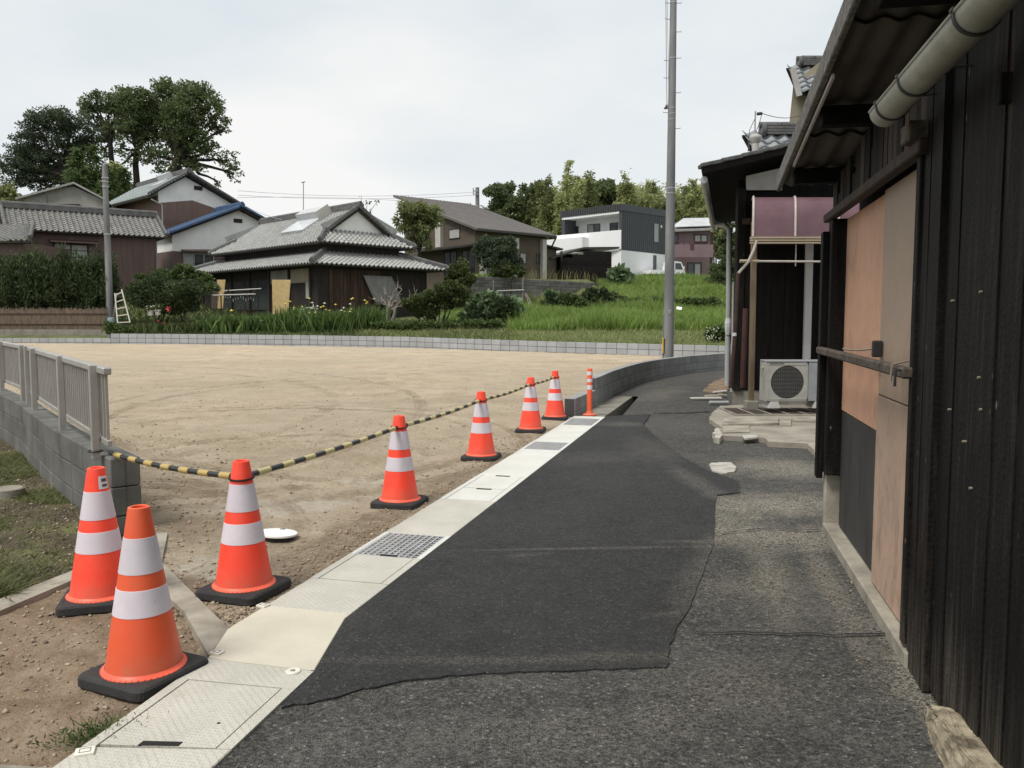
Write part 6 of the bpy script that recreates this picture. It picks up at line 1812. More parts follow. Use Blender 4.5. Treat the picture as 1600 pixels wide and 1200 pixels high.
# ---------------------------------------------------------------- two-storey house with white gables and blue tiled lower roof
hb = thing('two_storey_house', 'two storey house with white gables, brown siding and a blue tiled lower roof', 'house', (-22, 57, 3))
T1, T2 = Q1, Q2
UE = Vector((-25.4, 58.0, 0))
def gable_roof(root, E, sa, sb, depth, zE, zA, zB, mk, rname, over=.5, sub=5):
    """gable end across Q1 at E: eave E, apex sa along, far eave sb along; the ridge runs back along Q2"""
    for a0, z0, a1, z1 in ((0, zE, sa, zA), (sb, zB, sa, zA)):
        O = E + Q1 * a0 + Z * z0 - Q2 * over
        Vv = Q1 * (a1 - a0) + Z * (z1 - z0)
        mb_ = MB()
        if a0 == 0: tile_patch(mb_, O + Q2 * (depth + over), -Q2, Vv, depth + over, zero_, full_(Vv.length), sub=sub)
        else: tile_patch(mb_, O, Q2, Vv, depth + over, zero_, full_(Vv.length), sub=3)
        build(rname, mb_, mk, root)
        m = MB().prism([O - Z * .05, O + Vv - Z * .05, O + Vv + Q2 * (depth + over) - Z * .05, O + Q2 * (depth + over) - Z * .05], Z * -.10); build('eave_board', m, 'house_dark', root)
        far_ridge(root, O + Z * .03, O + Vv + Z * .03, .18, .13, 'tile_ridge' if mk != 'tile_blue' else 'tile_blue', 'gable_ridge', False)
    far_ridge(root, E + Q1 * sa + Z * (zA + .03) - Q2 * (over + .1), E + Q1 * sa + Z * (zA + .03) + Q2 * depth, .32, .3, 'tile_ridge' if mk != 'tile_blue' else 'tile_blue')
gable_roof(hb, UE, 2.9, 7.1, 8.8, 10.0, 11.85, 9.85, 'tile_green', 'upper_roof')
def up_(a, z, o_=0): return UE + Q1 * a + Z * z + Q2 * o_
m = MB().prism([up_(.9, 8.6), up_(6.4, 8.6), up_(6.4, 10.05), up_(2.9, 11.62), up_(.9, 10.4)], Q2 * 8); build('gable_wall', m, 'plaster_white', hb)
br = [on_plane(256, 318, UE, Q1), on_plane(300, 313, UE, Q1), on_plane(346, 329, UE, Q1)]
m = MB().prism([up_(.88, 4.0, -.04), up_(6.3, 4.0, -.04), br[2] - Q2 * .04, br[1] - Q2 * .04, Vector((up_(.88, 0).x, up_(.88, 0).y, br[0].z)) - Q2 * .04], Q2 * .1); build('siding', m, 'siding_red', hb)
m = MB().prism([up_(.86, 4.0, 0), up_(.86, 4.0, 8), up_(.90, 4.0, 8), up_(.90, 4.0, 0)], Z * 6.1); build('side_siding', m, 'siding_red', hb)
m = MB(); a_, b_ = on_plane(307, 291, UE, Q1), on_plane(312, 297, UE, Q1); m.obox((a_ + b_) / 2 - Q2 * .03, Q1 * .3, Q2 * .03, Z * .14); build('gable_vent', m, 'house_dark', hb)
m = MB(); m.tube([on_plane(236, 311, UE - Q2 * .3, Q1), on_plane(253, 320, UE - Q2 * .1, Q1), on_plane(254, 352, UE - Q2 * .08, Q1)], .05, 6); build('downpipe', m, 'modern_post', hb)
BE = Vector((-22.3, 54.0, 0))
gable_roof(hb, BE, 4.95, 8.6, 3.3, 6.95, 9.1, 7.55, 'tile_blue', 'lower_roof', .5)
def lp_(a, z, o_=0): return BE + Q1 * a + Z * z + Q2 * o_
m = MB().prism([lp_(.3, 5.9), lp_(8.2, 5.9), lp_(8.2, 7.7), lp_(4.95, 8.92), lp_(.3, 7.0)], Q2 * 3.2); build('gable_wall', m, 'plaster_white', hb)
m = MB().prism([lp_(.3, 2.4, .02), lp_(8.2, 2.4, .02), lp_(8.2, 5.9, .02), lp_(.3, 5.9, .02)], Q2 * 3.1); build('lower_wall', m, 'siding_brown', hb)
m = MB(); a_ = on_plane(371.5, 345, BE, Q1); m.obox(a_ - Q2 * .03, Q1 * .3, Q2 * .03, Z * .13); build('gable_vent', m, 'house_dark', hb)
win(hb, BE, Q1, (286, 396, 334, 419), 3, 'frame_alu', ['curtain', 'glass', 'glass'], .08, .07); win(hb, BE, Q1, (366, 369, 382, 376), 1, 'house_dark', 'glass', .1)
m = MB(); a_, b_ = on_plane(283, 391, BE, Q1), on_plane(335, 391, BE, Q1); m.prism([a_, b_, b_ - Q2 * .5 - Z * .1, a_ - Q2 * .5 - Z * .1], Z * .06); build('window_hood', m, 'siding_brown', hb)
# fine upright ribs of the brown sheet siding
m = MB(); L_ = 5.4
for k in range(40): m.obox(up_(.9 + L_ * k / 40, 6.3, -.05), Q1 * .02, Q2 * .012, Z * 2.2)
tag(build('siding_rib', m, 'siding_red', hb), kind='stuff')
# small panel box on the upper roof
sp_ = [on_plane(272, 291, UE + Q2 * 1.5, Q1)]
sb_ = UE + Q1 * 2.3 + Q2 * 1.4 + Z * 11.5
t = thing('solar_water_heater', 'small silver solar heater on the green grey roof of the two storey house', 'solar heater', sb_)
vv = (Q1 * 2.9 + Z * 1.85).normalized(); nz = vv.cross(Q2); nz = nz if nz.z > 0 else -nz
build('collector', MB().prism([sb_ - vv * .9, sb_ - vv * .9 + Q2 * 1.6, sb_ + Q2 * 1.6, sb_], nz * .12), 'solar', t)
build('tank', MB().prism([sb_ - vv * .05, sb_ - vv * .05 + Q2 * 1.6, sb_ + vv * .4 + Q2 * 1.6, sb_ + vv * .4], nz * .5), 'galv', t)

# ---------------------------------------------------------------- long brown house with a grey tiled roof
AE = Vector((-27.9, 46.0, 0)); AU = Vector((.819, .574, 0)).normalized(); AV = Vector((-AU.y, AU.x, 0))
ha = thing('brown_house', 'long low house with brown upright siding and a weathered grey tiled roof', 'house', AE + Z * 3.0)
AL, AD_ = 8.4, 2.5
VA = AV * AD_ + Z * 1.40
m = MB(); tile_patch(m, AE + Z * 6.45, AU, VA, AL, zero_, full_(VA.length)); build('front_roof', m, 'tile_dull', ha)
m = MB(); V2 = -AV * AD_ + Z * 1.40; tile_patch(m, AE + AV * 2 * AD_ + AU * AL + Z * 6.45, -AU, V2, AL, zero_, full_(V2.length), sub=3); build('back_roof', m, 'tile_dull', ha)
far_ridge(ha, AE + VA + Z * 6.48, AE + VA + AU * AL + Z * 6.48, .34, .34)
for s_ in (0, AL): far_ridge(ha, AE + AU * s_ + Z * 6.50, AE + AU * s_ + VA + Z * 6.50, .24, .16, 'tile_ridge', 'gable_ridge', False)
m = MB().prism([AE + AU * .1 + Z * 6.36, AE + AU * (AL - .1) + Z * 6.36, AE + AU * (AL - .1) + AV * 4.9 + Z * 6.36, AE + AU * .1 + AV * 4.9 + Z * 6.36], Z * .06); build('eave_board', m, 'house_dark', ha)
wA = AE + AU * .7 + AV * .55; wB = AE + AU * (AL - .55) + AV * .55
m = MB().prism([wA + Z * 1.8, wB + Z * 1.8, wB + AV * 3.9 + Z * 1.8, wA + AV * 3.9 + Z * 1.8], Z * 4.6); build('wall', m, 'siding_brown', ha)
for s_ in (.7, AL - .57):
    q = AE + AU * s_; m = MB().prism([q + AV * .5 + Z * 6.4, q + AV * 4.5 + Z * 6.4, q + AV * 2.5 + Z * 7.6], AU * .04); build('gable_wall', m, 'siding_brown', ha)
m = MB(); L_ = (wB - wA).length
for k in range(int(L_ / .16)): m.obox(wA + AU * (.16 * k) - AV * .01 + Z * 4.1, AU * .02, AV * .014, Z * 2.2)
tag(build('siding_rib', m, 'siding_brown', ha), kind='stuff')
win(ha, wA - AV * .03, AU, (84, 381, 138, 412), 2, 'house_dark', 'curtain', .06, .06, hbars=2)
a_, b_ = on_plane(77, 373, wA, AU), on_plane(152, 378, wA, AU)
m = MB().prism([Vector((a_.x, a_.y, 6.0)), Vector((b_.x, b_.y, 6.0)), Vector((b_.x, b_.y, 5.85)) - AV * .5, Vector((a_.x, a_.y, 5.85)) - AV * .5], Z * .05); build('window_hood', m, 'siding_brown', ha)
m = MB(); q = wB + AU * .02; m.tube([q + Z * 6.2 - AV * .1, q + Z * 2.4 - AV * .1], .05, 6); build('downpipe', m, 'blind', ha)
m = MB().prism([AE + AU * .3 - AV * .2 + Z * 6.3, AE + AU * -.9 - AV * .0 + Z * 6.05, AE + AU * -.9 + AV * 4 + Z * 6.05, AE + AU * .3 + AV * 4 + Z * 6.4], Z * .15); build('side_eave', m, 'tile_dull', ha)

# ---------------------------------------------------------------- grey mortar house behind it and the roof at the frame edge
G3 = at(36, 330, 61); GY = 61.0
hg = thing('grey_house', 'old grey mortar house with a shallow gable behind the long tiled roof', 'house', Vector((G3.x, GY, 6)))
pr = [at(30, 345, GY), at(166, 345, GY), at(162, 313, GY), at(115, 291, GY), at(72, 297, GY), at(38, 310, GY)]
pr = [Vector((pr[0].x, GY, 4.5)), Vector((pr[1].x, GY, 4.5))] + pr[2:]
build('wall', MB().prism(pr, (-2.5, 6, 0)), 'plaster_grey', hg)
ap_ = at(115, 287, GY - .4)
for e_ in (at(24, 311.5, GY - .4), at(168, 315, GY - .4)):
    m = MB().prism([e_, ap_, ap_ + Vector((-2.6, 6.6, 0)), e_ + Vector((-2.6, 6.6, 0))], Z * .14); build('roof', m, 'tile_dull', hg)
m = MB(); a_ = at(106, 321, GY - .05); m.box(a_.x - .9, GY - .35, a_.z - .02, a_.x + .9, GY - .02, a_.z + .06); build('window_hood', m, 'house_dark', hg)
win(hg, Vector((0, GY - .02, 0)), ux, (90, 321, 121, 333), 2, 'house_dark', 'glass', .06)
m = MB(); m.tube([at(57, 300, GY - .1), at(71, 306, GY - .1), at(72, 318, GY - .1)], .05, 6); build('downpipe', m, 'blind', hg)
he = thing('edge_house', 'dark tiled roof of a house cut off by the left frame edge', 'house', at(0, 400, 43))
a_, b_ = at(-130, 384, 43), at(47, 375, 43); c_, d_2 = at(-120, 352, 46), at(0, 355, 46)
Uv, Vv = (b_ - a_), (c_ - a_)
m = MB(); tile_patch(m, Vector((a_.x, a_.y, b_.z)), Vector((1, 0, 0)), Vector((0, 3, c_.z - b_.z)), (b_.x - a_.x), zero_, lambda u: min(1, ((b_.x - a_.x) - u) / 1.5) * math.hypot(3, c_.z - b_.z)); build('roof', m, 'tile_dull', he)
far_ridge(he, Vector((b_.x, b_.y, b_.z + .04)), Vector((b_.x - 1.5, b_.y + 3, c_.z + .04)), .24, .18, 'tile_ridge', 'hip_ridge', False)
m = MB().box(a_.x, 43.6, 1.5, b_.x - .7, 48, b_.z - .05); build('wall', m, 'siding_brown', he)
m = MB().box(a_.x, 43.02, b_.z - .14, b_.x, 43.6, b_.z - .05); build('eave_board', m, 'house_dark', he)

# ---------------------------------------------------------------- grey block wall on the terrace
gw = thing('garden_wall', 'dark grey concrete block wall on a mortar base below the brown modern house', 'block wall', (-2.8, 48.2, 2))
gp0, gp1 = Vector((-2.8, 48.2, 0)), Vector((6.5, 58.2, 0)); gd = (gp1 - gp0).normalized(); gl = (gp1 - gp0).length
m = MB(); m.beam(gp0 + Z * 2.2, gp1 + Z * 2.2, .26, 1.6); build('base', m, 'house_dark', gw); bpy.data.objects['base.001' if 'base.001' in bpy.data.objects else 'base']
for o in gw.children: o.data.materials[0] = MT['old_concrete']
MT['block_terrace'] = mat('block_terrace', (0.165, 0.158, 0.148), (0.105, 0.10, 0.093), 2.0, .95, .3, 30, orand=.28)
vs, fs = chamfer_box(.393, .08, .096, .012); me = mesh_of('block', MB().add(vs, fs), MT['block_terrace'])
n = int(gl / .8)
for j in range(5):
    for k in range(n):
        o = link('block', me, gw, gp0 + gd * (.8 * (k + .5 + (.5 if j % 2 else 0))) + Z * (3.08 + .2 * j) - _org(gw)); o.rotation_euler = (0, 0, math.atan2(gd.y, gd.x))

# ================================================================ POLES AND WIRES
UPY = 23.0
ub, ut = at(1044, 566, UPY), at(1053.5, -60, UPY)
up = thing('utility_pole', 'tall grey concrete utility pole with step bolts at the lane wall corner', 'utility pole', Vector((ub.x, UPY, 0)))
uz = lambda y: at(1048, y, UPY).z
ux_ = (ub.x + at(1044, 500, UPY).x) / 2
def upt(y): return Vector((ub.x + .01, UPY, uz(y)))
zt_ = uz(-60) + 2
prad = lambda z: .152 - .0065 * z
build('shaft', MB().tube([Vector((ub.x, UPY, -.2 + (zt_ + .2) * k / 10)) for k in range(11)], [prad(-.2 + (zt_ + .2) * k / 10) for k in range(11)], 24), 'pole_concrete', up, True)
for y, sd in ((95, -1), (122, -1), (91, 1), (145, 1), (176, -1), (201, 1), (5, 1), (5, -1), (30, -1), (50, 1)):
    z = uz(y); r_ = prad(z); p = Vector((ub.x + sd * (r_ - .02), UPY, z)); m = MB(); m.tube([p, p + Vector((sd * .15, 0, .005)), p + Vector((sd * .15, 0, .03))], .009, 6); build('step_bolt', m, 'steel', up)
for y in (4, 91, 169, 178, 187, 294, 302):
    z = uz(y); r_ = prad(z) + .004; m = MB().lathe(Vector((ub.x, UPY, z)), [(r_ - .006, -.014), (r_, -.014), (r_, .014), (r_ - .006, .014)], 20, False); build('band', m, 'steel', up)
m = MB().box(ub.x - .17, UPY - .04, uz(170), ub.x - .12, UPY + .04, uz(164)); m.tube([Vector((ub.x - .2, UPY, uz(170))), Vector((ub.x - .14, UPY, uz(166)))], .03, 6); build('clamp', m, 'wire', up)
# number plate with its 6, cable guard in yellow and black
z = uz(487); r_ = prad(z)
m = MB().lathe((0, 0, 0), [(0, 0), (.045, 0), (.045, .008), (0, .008)], 18, False)
m.v = [(ub.x + .0 + x_ * .8, UPY - r_ - .004 - z_, z + y_ * 1.3) for x_, y_, z_ in m.v]; npl = build('number_plate', m, 'duct', up)
fc = bpy.data.curves.new('digit_curve', 'FONT'); fc.body = '6'; fc.size = .085; fc.align_x = 'CENTER'; fc.align_y = 'CENTER'; fc.extrude = .001
fo = bpy.data.objects.new('digit_curve', fc); COL.objects.link(fo)
fme = bpy.data.meshes.new_from_object(fo.evaluated_get(bpy.context.evaluated_depsgraph_get())); bpy.data.objects.remove(fo)
fme.materials.clear(); fme.materials.append(MT['wire']); fo = link('digit', fme)
fo.parent = npl; fo.location = Vector((ub.x, UPY - r_ - .016, z)) - _org(up); fo.rotation_euler = (rad(90), 0, 0)
m = MB()
p0 = Vector((ub.x - prad(.5) - .01, UPY - .05, 0))
gg = build('cable_guard', MB().box(p0.x - .022, UPY - .10, uz(552), p0.x + .03, UPY - .02, uz(528), .006), 'yellow_plate', up)
m = MB().box(p0.x + .008, UPY - .104, uz(551), p0.x + .034, UPY - .018, uz(529)); build('guard_stripe', m, 'wire', gg)
m = MB(); m.tube([Vector((p0.x + .0, UPY - .03, uz(560))), Vector((p0.x + .005, UPY - .03, uz(492)))], .016, 6); build('cable', m, 'pole_concrete', up)
A_, B_ = at(1040, -40, UPY - .1), at(1042, 166, UPY - .05)
sw_ = thing('service_wire', 'thin service wire coming down beside the tall concrete pole', 'wire', B_)
build('strand', MB().tube([A_.lerp(B_, k / 8) for k in range(9)], .011, 5), 'wire_far', sw_)
build('strand', MB().tube([A_.lerp(B_, k / 8) + Vector((.035 + .02 * (k / 8), 0, 0)) for k in range(9)], .007, 5), 'wire_far', sw_)
# pole at the hedge
hb0, ht0 = at(172.5, 500, 38), at(170.5, 259, 38)
t = thing('utility_pole', 'slim grey concrete pole beside the dark hedge and the ladder', 'utility pole', Vector((hb0.x, 38, 1)))
build('shaft', MB().tube([Vector((hb0.x, 38, .8)), Vector((hb0.x, 38, ht0.z))], [.165, .115], 14), 'pole_concrete', t, True)
for y in (278, 284, 292, 366):
    z = at(171, y, 38).z; m = MB().lathe(Vector((hb0.x, 38, z)), [(.14, -.03), (.15, -.03), (.15, .03), (.14, .03)], 12, False); build('band', m, 'steel', t)
m = MB(); m.tube([Vector((hb0.x, 38, ht0.z)), Vector((hb0.x + .02, 38, ht0.z + .35))], .03, 6); build('pole_top', m, 'steel', t)
# far pole with cross arms
fp = Vector((at(746, 330, 85).x, 85, 5)); t = thing('utility_pole', 'far utility pole with cross arms showing over the brown roof', 'utility pole', fp)
build('shaft', MB().tube([fp, Vector((fp.x, 85, at(746, 293, 85).z))], [.26, .2], 10), 'pole_concrete', t, True)
for y, l0, l1 in ((322, -.75, .55), (299, -.45, .1), (304, -.45, .1)):
    z = at(746, y, 85).z; m = MB(); m.beam(Vector((fp.x + l0, 84.7, z)), Vector((fp.x + l1, 84.7, z)), .1, .1)
    m.tube([Vector((fp.x + l0 + .05, 84.7, z)), Vector((fp.x + l0 + .05, 84.7, z + .3))], .06, 6); build('cross_arm', m, 'steel', t)
def long_wire(name, label, px, Ys, rr, sag):
    A, B = at(*px[0], Ys[0]), at(*px[1], Ys[1])
    m = MB().tube([A.lerp(B, k / 20) - Z * sag * 4 * (k / 20) * (1 - k / 20) for k in range(21)], rr, 4)
    tag(build(name, m, 'wire_far', loc=A), label, 'wire', 'power lines over the roofs')
long_wire('power_line', 'upper of the thin power lines over the tiled house', [(372, 298), (742, 300)], (80, 85), .016, .45)
long_wire('power_line', 'middle thin power line over the tiled house', [(372, 305), (742, 305)], (80, 85), .016, .35)
long_wire('power_line', 'lowest of the long thin power lines over the tiled house', [(370, 309), (742, 324)], (80, 85), .014, -.4)
long_wire('power_line', 'short slanting wire between the white gable and the tiled house', [(384, 322), (440, 343)], (62, 48), .014, .1)
long_wire('power_line', 'thin wire running up to the left frame edge', [(-20, 246), (22, 246)], (70, 70), .02, 0)
# ================================================================ PLANTS
def leaf_quads(P, D, Nn, ln, wd):
    """diamond leaves: P base (n,3), D direction, Nn a vector giving the plane, lengths, widths"""
    D = D / np.linalg.norm(D, axis=1, keepdims=True)
    Sd = np.cross(D, Nn); Sd /= (np.linalg.norm(Sd, axis=1, keepdims=True) + 1e-9)
    ln = ln[:, None]; wd = wd[:, None]
    V = np.stack([P, P + D * ln * .5 + Sd * wd, P + D * ln, P + D * ln * .5 - Sd * wd], 1).reshape(-1, 3)
    F = np.arange(len(V)).reshape(-1, 4)
    return V, F
def leaf_cloud(lobes, n, size, seed, sub=16, cr=.36, aspect=.32, bias=(0, 0, 0), outw=.7, inner=.45, hollow=True):
    r = np.random.default_rng(seed)
    L = np.array(lobes, float)
    w = (L[:, 3] * L[:, 4] + L[:, 3] * L[:, 5]); w = w / w.sum()
    cc, rr, oc = [], [], []
    for q, ww in zip(L, w):
        k = max(3, int(round(sub * ww * len(L))))
        d = r.normal(size=(k, 3)); d /= np.linalg.norm(d, axis=1, keepdims=True)
        m = (inner + (1 - inner) * r.random(k) ** .6)[:, None]
        cc.append(q[:3] + d * m * q[3:6]); rr.append(np.repeat(q[3:6][None] * cr, k, 0) * r.uniform(.65, 1.35, (k, 1))); oc.append(np.repeat(q[:3][None], k, 0))
    cc, rr, oc = np.concatenate(cc), np.concatenate(rr), np.concatenate(oc)
    wt_ = (rr[:, 0] * rr[:, 2]); wt_ = wt_ / wt_.sum()
    i = r.choice(len(cc), n, p=wt_)
    g_ = r.normal(size=(n, 3)); g_ *= (np.minimum(1.25, np.linalg.norm(g_, axis=1)) / np.linalg.norm(g_, axis=1))[:, None]
    P = cc[i] + g_ * rr[i] * np.array([1, 1, .72])
    out = (P - oc[i]); out /= (np.linalg.norm(out, axis=1, keepdims=True) + 1e-6)
    D = r.normal(size=(n, 3)) * .8 + out * outw + np.array(bias)
    V, F = leaf_quads(P, D, r.normal(size=(n, 3)), size * r.uniform(.6, 1.4, n), size * aspect * r.uniform(.7, 1.3, n))
    return V, F, cc
def px_lobes(lst, Y, dy=.8, seed=0, flat=1.0):
    r = random.Random(seed); out = []
    for q in lst:
        c = at(q[0], q[1], Y); R_ = q[2] * Y / FPX
        out.append((c.x, Y + r.uniform(-dy, dy) * R_, c.z, R_, R_ * 1.05, R_ * flat))
    return out
def limb(m, a, b_, r0, r1, seed, wob=.06, n=5, k=7):
    r = random.Random(seed); a, b_ = Vector(a), Vector(b_); L = (b_ - a).length
    pts = [a.lerp(b_, i / n) + Vector((r.uniform(-1, 1), r.uniform(-1, 1), r.uniform(-.4, .4))) * (L * wob * (1 if 0 < i < n else 0)) for i in range(n + 1)]
    m.tube(pts, [lerp(r0, r1, i / n) for i in range(n + 1)], k)
    return pts
def tree(name, label, base, lobes, n, size, lm, tr, bark='bark', fork=None, cat='tree', group=None, seed=1, trunks=1, part='crown', twigs=True, **kw):
    base = Vector(base); t = thing(name, label, cat, base, group)
    V, F, cc = leaf_cloud(lobes, n, size, seed, **kw)
    o = np_mesh(part, V, F, lm, t)
    L = np.array(lobes); cen = Vector(L[:, :3].mean(0)); 
    r = random.Random(seed)
    fk = Vector(fork) if fork is not None else base.lerp(Vector((cen.x, cen.y, min(l[2] - l[5] * .3 for l in lobes))), .9)
    m = MB()
    if trunks == 1:
        limb(m, base, fk, tr, tr * .72, seed, .03, 6, 10)
    else:
        for k in range(trunks):
            q = 2 * math.pi * k / trunks; b0 = base + Vector((math.cos(q), math.sin(q), 0)) * tr * 2.2
            limb(m, b0, fk + Vector((math.cos(q), math.sin(q), 0)) * .3, tr * .6, tr * .4, seed + k, .05, 5, 7)
    build('trunk', m, bark, t, True)
    m = MB()
    for k, l in enumerate(lobes):
        c = Vector(l[:3]); 
        pts = limb(m, fk, c, tr * .45, tr * .16, seed + 10 + k, .07, 5, 6)
        if twigs:
            near = [q for q in cc if (Vector(q) - c).length < max(l[3], l[5]) * 1.05]
            for q in near[:9]: limb(m, pts[-2 if r.random() < .5 else -1], Vector(q), tr * .11, tr * .04, r.randrange(9999), .06, 3, 4)
    build('limbs', m, bark, t, True)
    return t
GRP = 'tall trees behind the houses'
def tz(x, y): return terr(x, y)
def px_tree(name, label, px_base, Y, lst, n, size, lm, tr, forkpx=None, flat=.85, seed=1, **kw):
    b = at(px_base[0], 400, Y); base = Vector((b.x, Y, tz(b.x, Y) - .1))
    fk = at(forkpx[0], forkpx[1], Y) if forkpx else None
    return tree(name, label, base, px_lobes(lst, Y, .8, seed, flat), n, size, lm, tr, fork=fk, seed=seed, **kw)
# --- the group at the left
px_tree('pine_tree', 'broad dark pine tree, lowest and leftmost of the big trees behind the grey house', (108, 300), 76,
        [(22, 262, 22), (46, 222, 26), (85, 192, 28), (58, 252, 30), (106, 222, 28), (118, 190, 24), (30, 285, 18), (84, 275, 22), (9, 258, 9), (60, 200, 22), (140, 205, 18), (36, 240, 22), (90, 248, 24), (50, 286, 20), (72, 292, 14), (100, 292, 13), (40, 268, 20), (112, 262, 18), (132, 240, 14)],
        24000, .24, 'lf_pine', .42, (108, 275), .68, 3, sub=34, cr=.25, aspect=.24, inner=.3)
px_tree('broadleaf_tree', 'tall slender open crowned tree between the dark pine and the big round trees', (193, 315), 79,
        [(143, 163, 16), (166, 160, 18), (184, 178, 18), (152, 190, 15), (186, 155, 14), (165, 212, 14), (136, 182, 12), (178, 200, 14), (128, 162, 11), (142, 222, 13), (160, 236, 12), (196, 200, 13), (150, 150, 10)], 7000, .23, 'lf_dark', .30, (172, 220), .95, 5, sub=26, cr=.25, inner=.25)
px_tree('broadleaf_tree', 'tall straight trunked tree in the middle of the big group left of the green roof', (212, 312), 78,
        [(205, 162, 20), (226, 166, 22), (214, 196, 22), (200, 212, 15), (232, 216, 18), (242, 188, 20), (206, 250, 12), (222, 240, 14), (236, 160, 16), (190, 150, 14), (214, 148, 15), (226, 186, 18), (188, 232, 11), (184, 262, 8), (236, 246, 12)], 12500, .24, 'lf_dark', .36, (214, 235), .95, 7, sub=28, cr=.26, inner=.25)
px_tree('broadleaf_tree', 'largest tree of the left group with a wide leafy crown over the green roof', (272, 318), 77,
        [(268, 152, 24), (303, 150, 24), (333, 166, 20), (256, 186, 24), (298, 184, 28), (338, 194, 18), (268, 216, 24), (308, 220, 24), (248, 243, 17), (290, 246, 18), (264, 274, 16), (351, 202, 9), (326, 236, 15), (355, 252, 16), (364, 272, 12), (341, 284, 9), (247, 133, 9), (312, 262, 13), (252, 290, 10), (283, 282, 12), (300, 292, 9)],
        21500, .24, 'lf_dark', .5, (276, 250), .95, 9, sub=27, cr=.26, inner=.25)
# --- the wood at the right
px_tree('broadleaf_tree', 'dark round leafed tree nearest the far pole above the brown sloping roof', (790, 380), 90,
        [(772, 298, 14), (790, 300, 16), (775, 325, 18), (798, 330, 18), (768, 348, 14), (792, 352, 18), (808, 312, 12)], 9000, .29, 'lf_dark', .35, None, .95, 11, sub=28, cr=.27, inner=.3)
px_tree('broadleaf_tree', 'dark tree between the first wood tree and the pale bamboo', (828, 380), 92,
        [(824, 302, 15), (842, 294, 14), (835, 325, 18), (820, 345, 16), (850, 310, 14)], 8000, .29, 'lf_dark', .35, None, .95, 13, sub=28, cr=.27, inner=.3)
px_tree('broadleaf_tree', 'dark tree standing among the bamboo above the white balcony house', (948, 380), 92,
        [(945, 292, 10), (952, 305, 14), (940, 320, 12), (958, 322, 12), (950, 285, 7)], 3400, .52, 'lf_dark', .28, None, .9, 15, sub=14, cr=.36)
px_tree('broadleaf_tree', 'mid green round tree low at the left frame edge', (12, 380), 66,
        [(8, 310, 18), (28, 322, 16), (12, 340, 20), (34, 345, 13), (-14, 325, 22), (20, 300, 10)], 7500, .36, 'lf_bamboo_dark', .25, None, .9, 17, sub=16, cr=.36)
def bamboo(label, px, top, wid, Y, bottom, n, seed, lm='lf_bamboo', lean=0, group='bamboo plumes above the houses', size=.55):
    r = np.random.default_rng(seed); rr = random.Random(seed)
    b = at(px, 400, Y); base = Vector((b.x, Y, tz(b.x, Y) - .2)); tp = at(px + lean, top, Y); W = wid * Y / FPX
    zb_ = at(px, bottom, Y).z
    t = thing('bamboo', label, 'bamboo', base, group)
    m = MB(); P_, D_ = [], []
    ncul = 5; per = n // ncul
    for c in range(ncul):
        f = 1.0 if c == 0 else rr.uniform(.68, .97)
        o = Vector((0, 0, 0)) if c == 0 else Vector((rr.uniform(-.7, .7) * W, rr.uniform(-1, 1) * W, 0))
        b0 = base + o * .7; top_ = Vector((tp.x, Y, lerp(base.z, tp.z, f))) + o
        dx = Vector((rr.uniform(-.5, .5) * W, rr.uniform(-.5, .5) * W, 0))
        pts = [b0.lerp(top_, k / 9) + dx * (k / 9) ** 3 for k in range(10)]
        m.tube(pts, [.06 * (1 - k / 10) + .01 for k in range(10)], 5)
        z0 = max(.12, (zb_ - base.z) / max(.1, top_.z - base.z)); 
        tt = z0 + (1 - z0) * r.random(per) ** .85
        prof = np.clip((1 - tt) * 2.2, .06, 1) ** .7 * np.clip((tt - z0 + .12) * 5, .25, 1)
        arr = np.array([tuple(p) for p in pts]); idx = tt * 9; i0 = np.minimum(8, idx.astype(int)); fr = (idx - i0)[:, None]
        cen = arr[i0] * (1 - fr) + arr[i0 + 1] * fr
        # sprays: leaves cluster at branch tips
        nb = 46; bt = z0 + (1 - z0) * r.random(nb); ba = r.random(nb) * 6.283; bl = r.uniform(.35, 1.0, nb)
        j = r.integers(0, nb, per); tt2 = bt[j]; idx = tt2 * 9; i0 = np.minimum(8, idx.astype(int)); fr = (idx - i0)[:, None]
        cen = arr[i0] * (1 - fr) + arr[i0 + 1] * fr
        pr_ = np.clip((1 - tt2) * 2.2, .10, 1) ** .7 * W * .62 * bl[j]
        s_ = r.random(per) ** .6
        off = np.stack([np.cos(ba[j]) * pr_ * s_, np.sin(ba[j]) * pr_ * s_, pr_ * s_ * (.55 - .75 * s_)], 1)
        P = cen + off + r.normal(size=(per, 3)) * .16
        D = np.stack([np.cos(ba[j]), np.sin(ba[j]), -.55 + 0 * s_], 1) + r.normal(size=(per, 3)) * .55
        P_.append(P); D_.append(D)
    P, D = np.concatenate(P_), np.concatenate(D_)
    V, F = leaf_quads(P, D, r.normal(size=P.shape), size * r.uniform(.6, 1.4, len(P)), size * .17 * r.uniform(.7, 1.3, len(P)))
    np_mesh('foliage', V, F, lm, t); build('culm', m, 'culm', t, True)
    return t
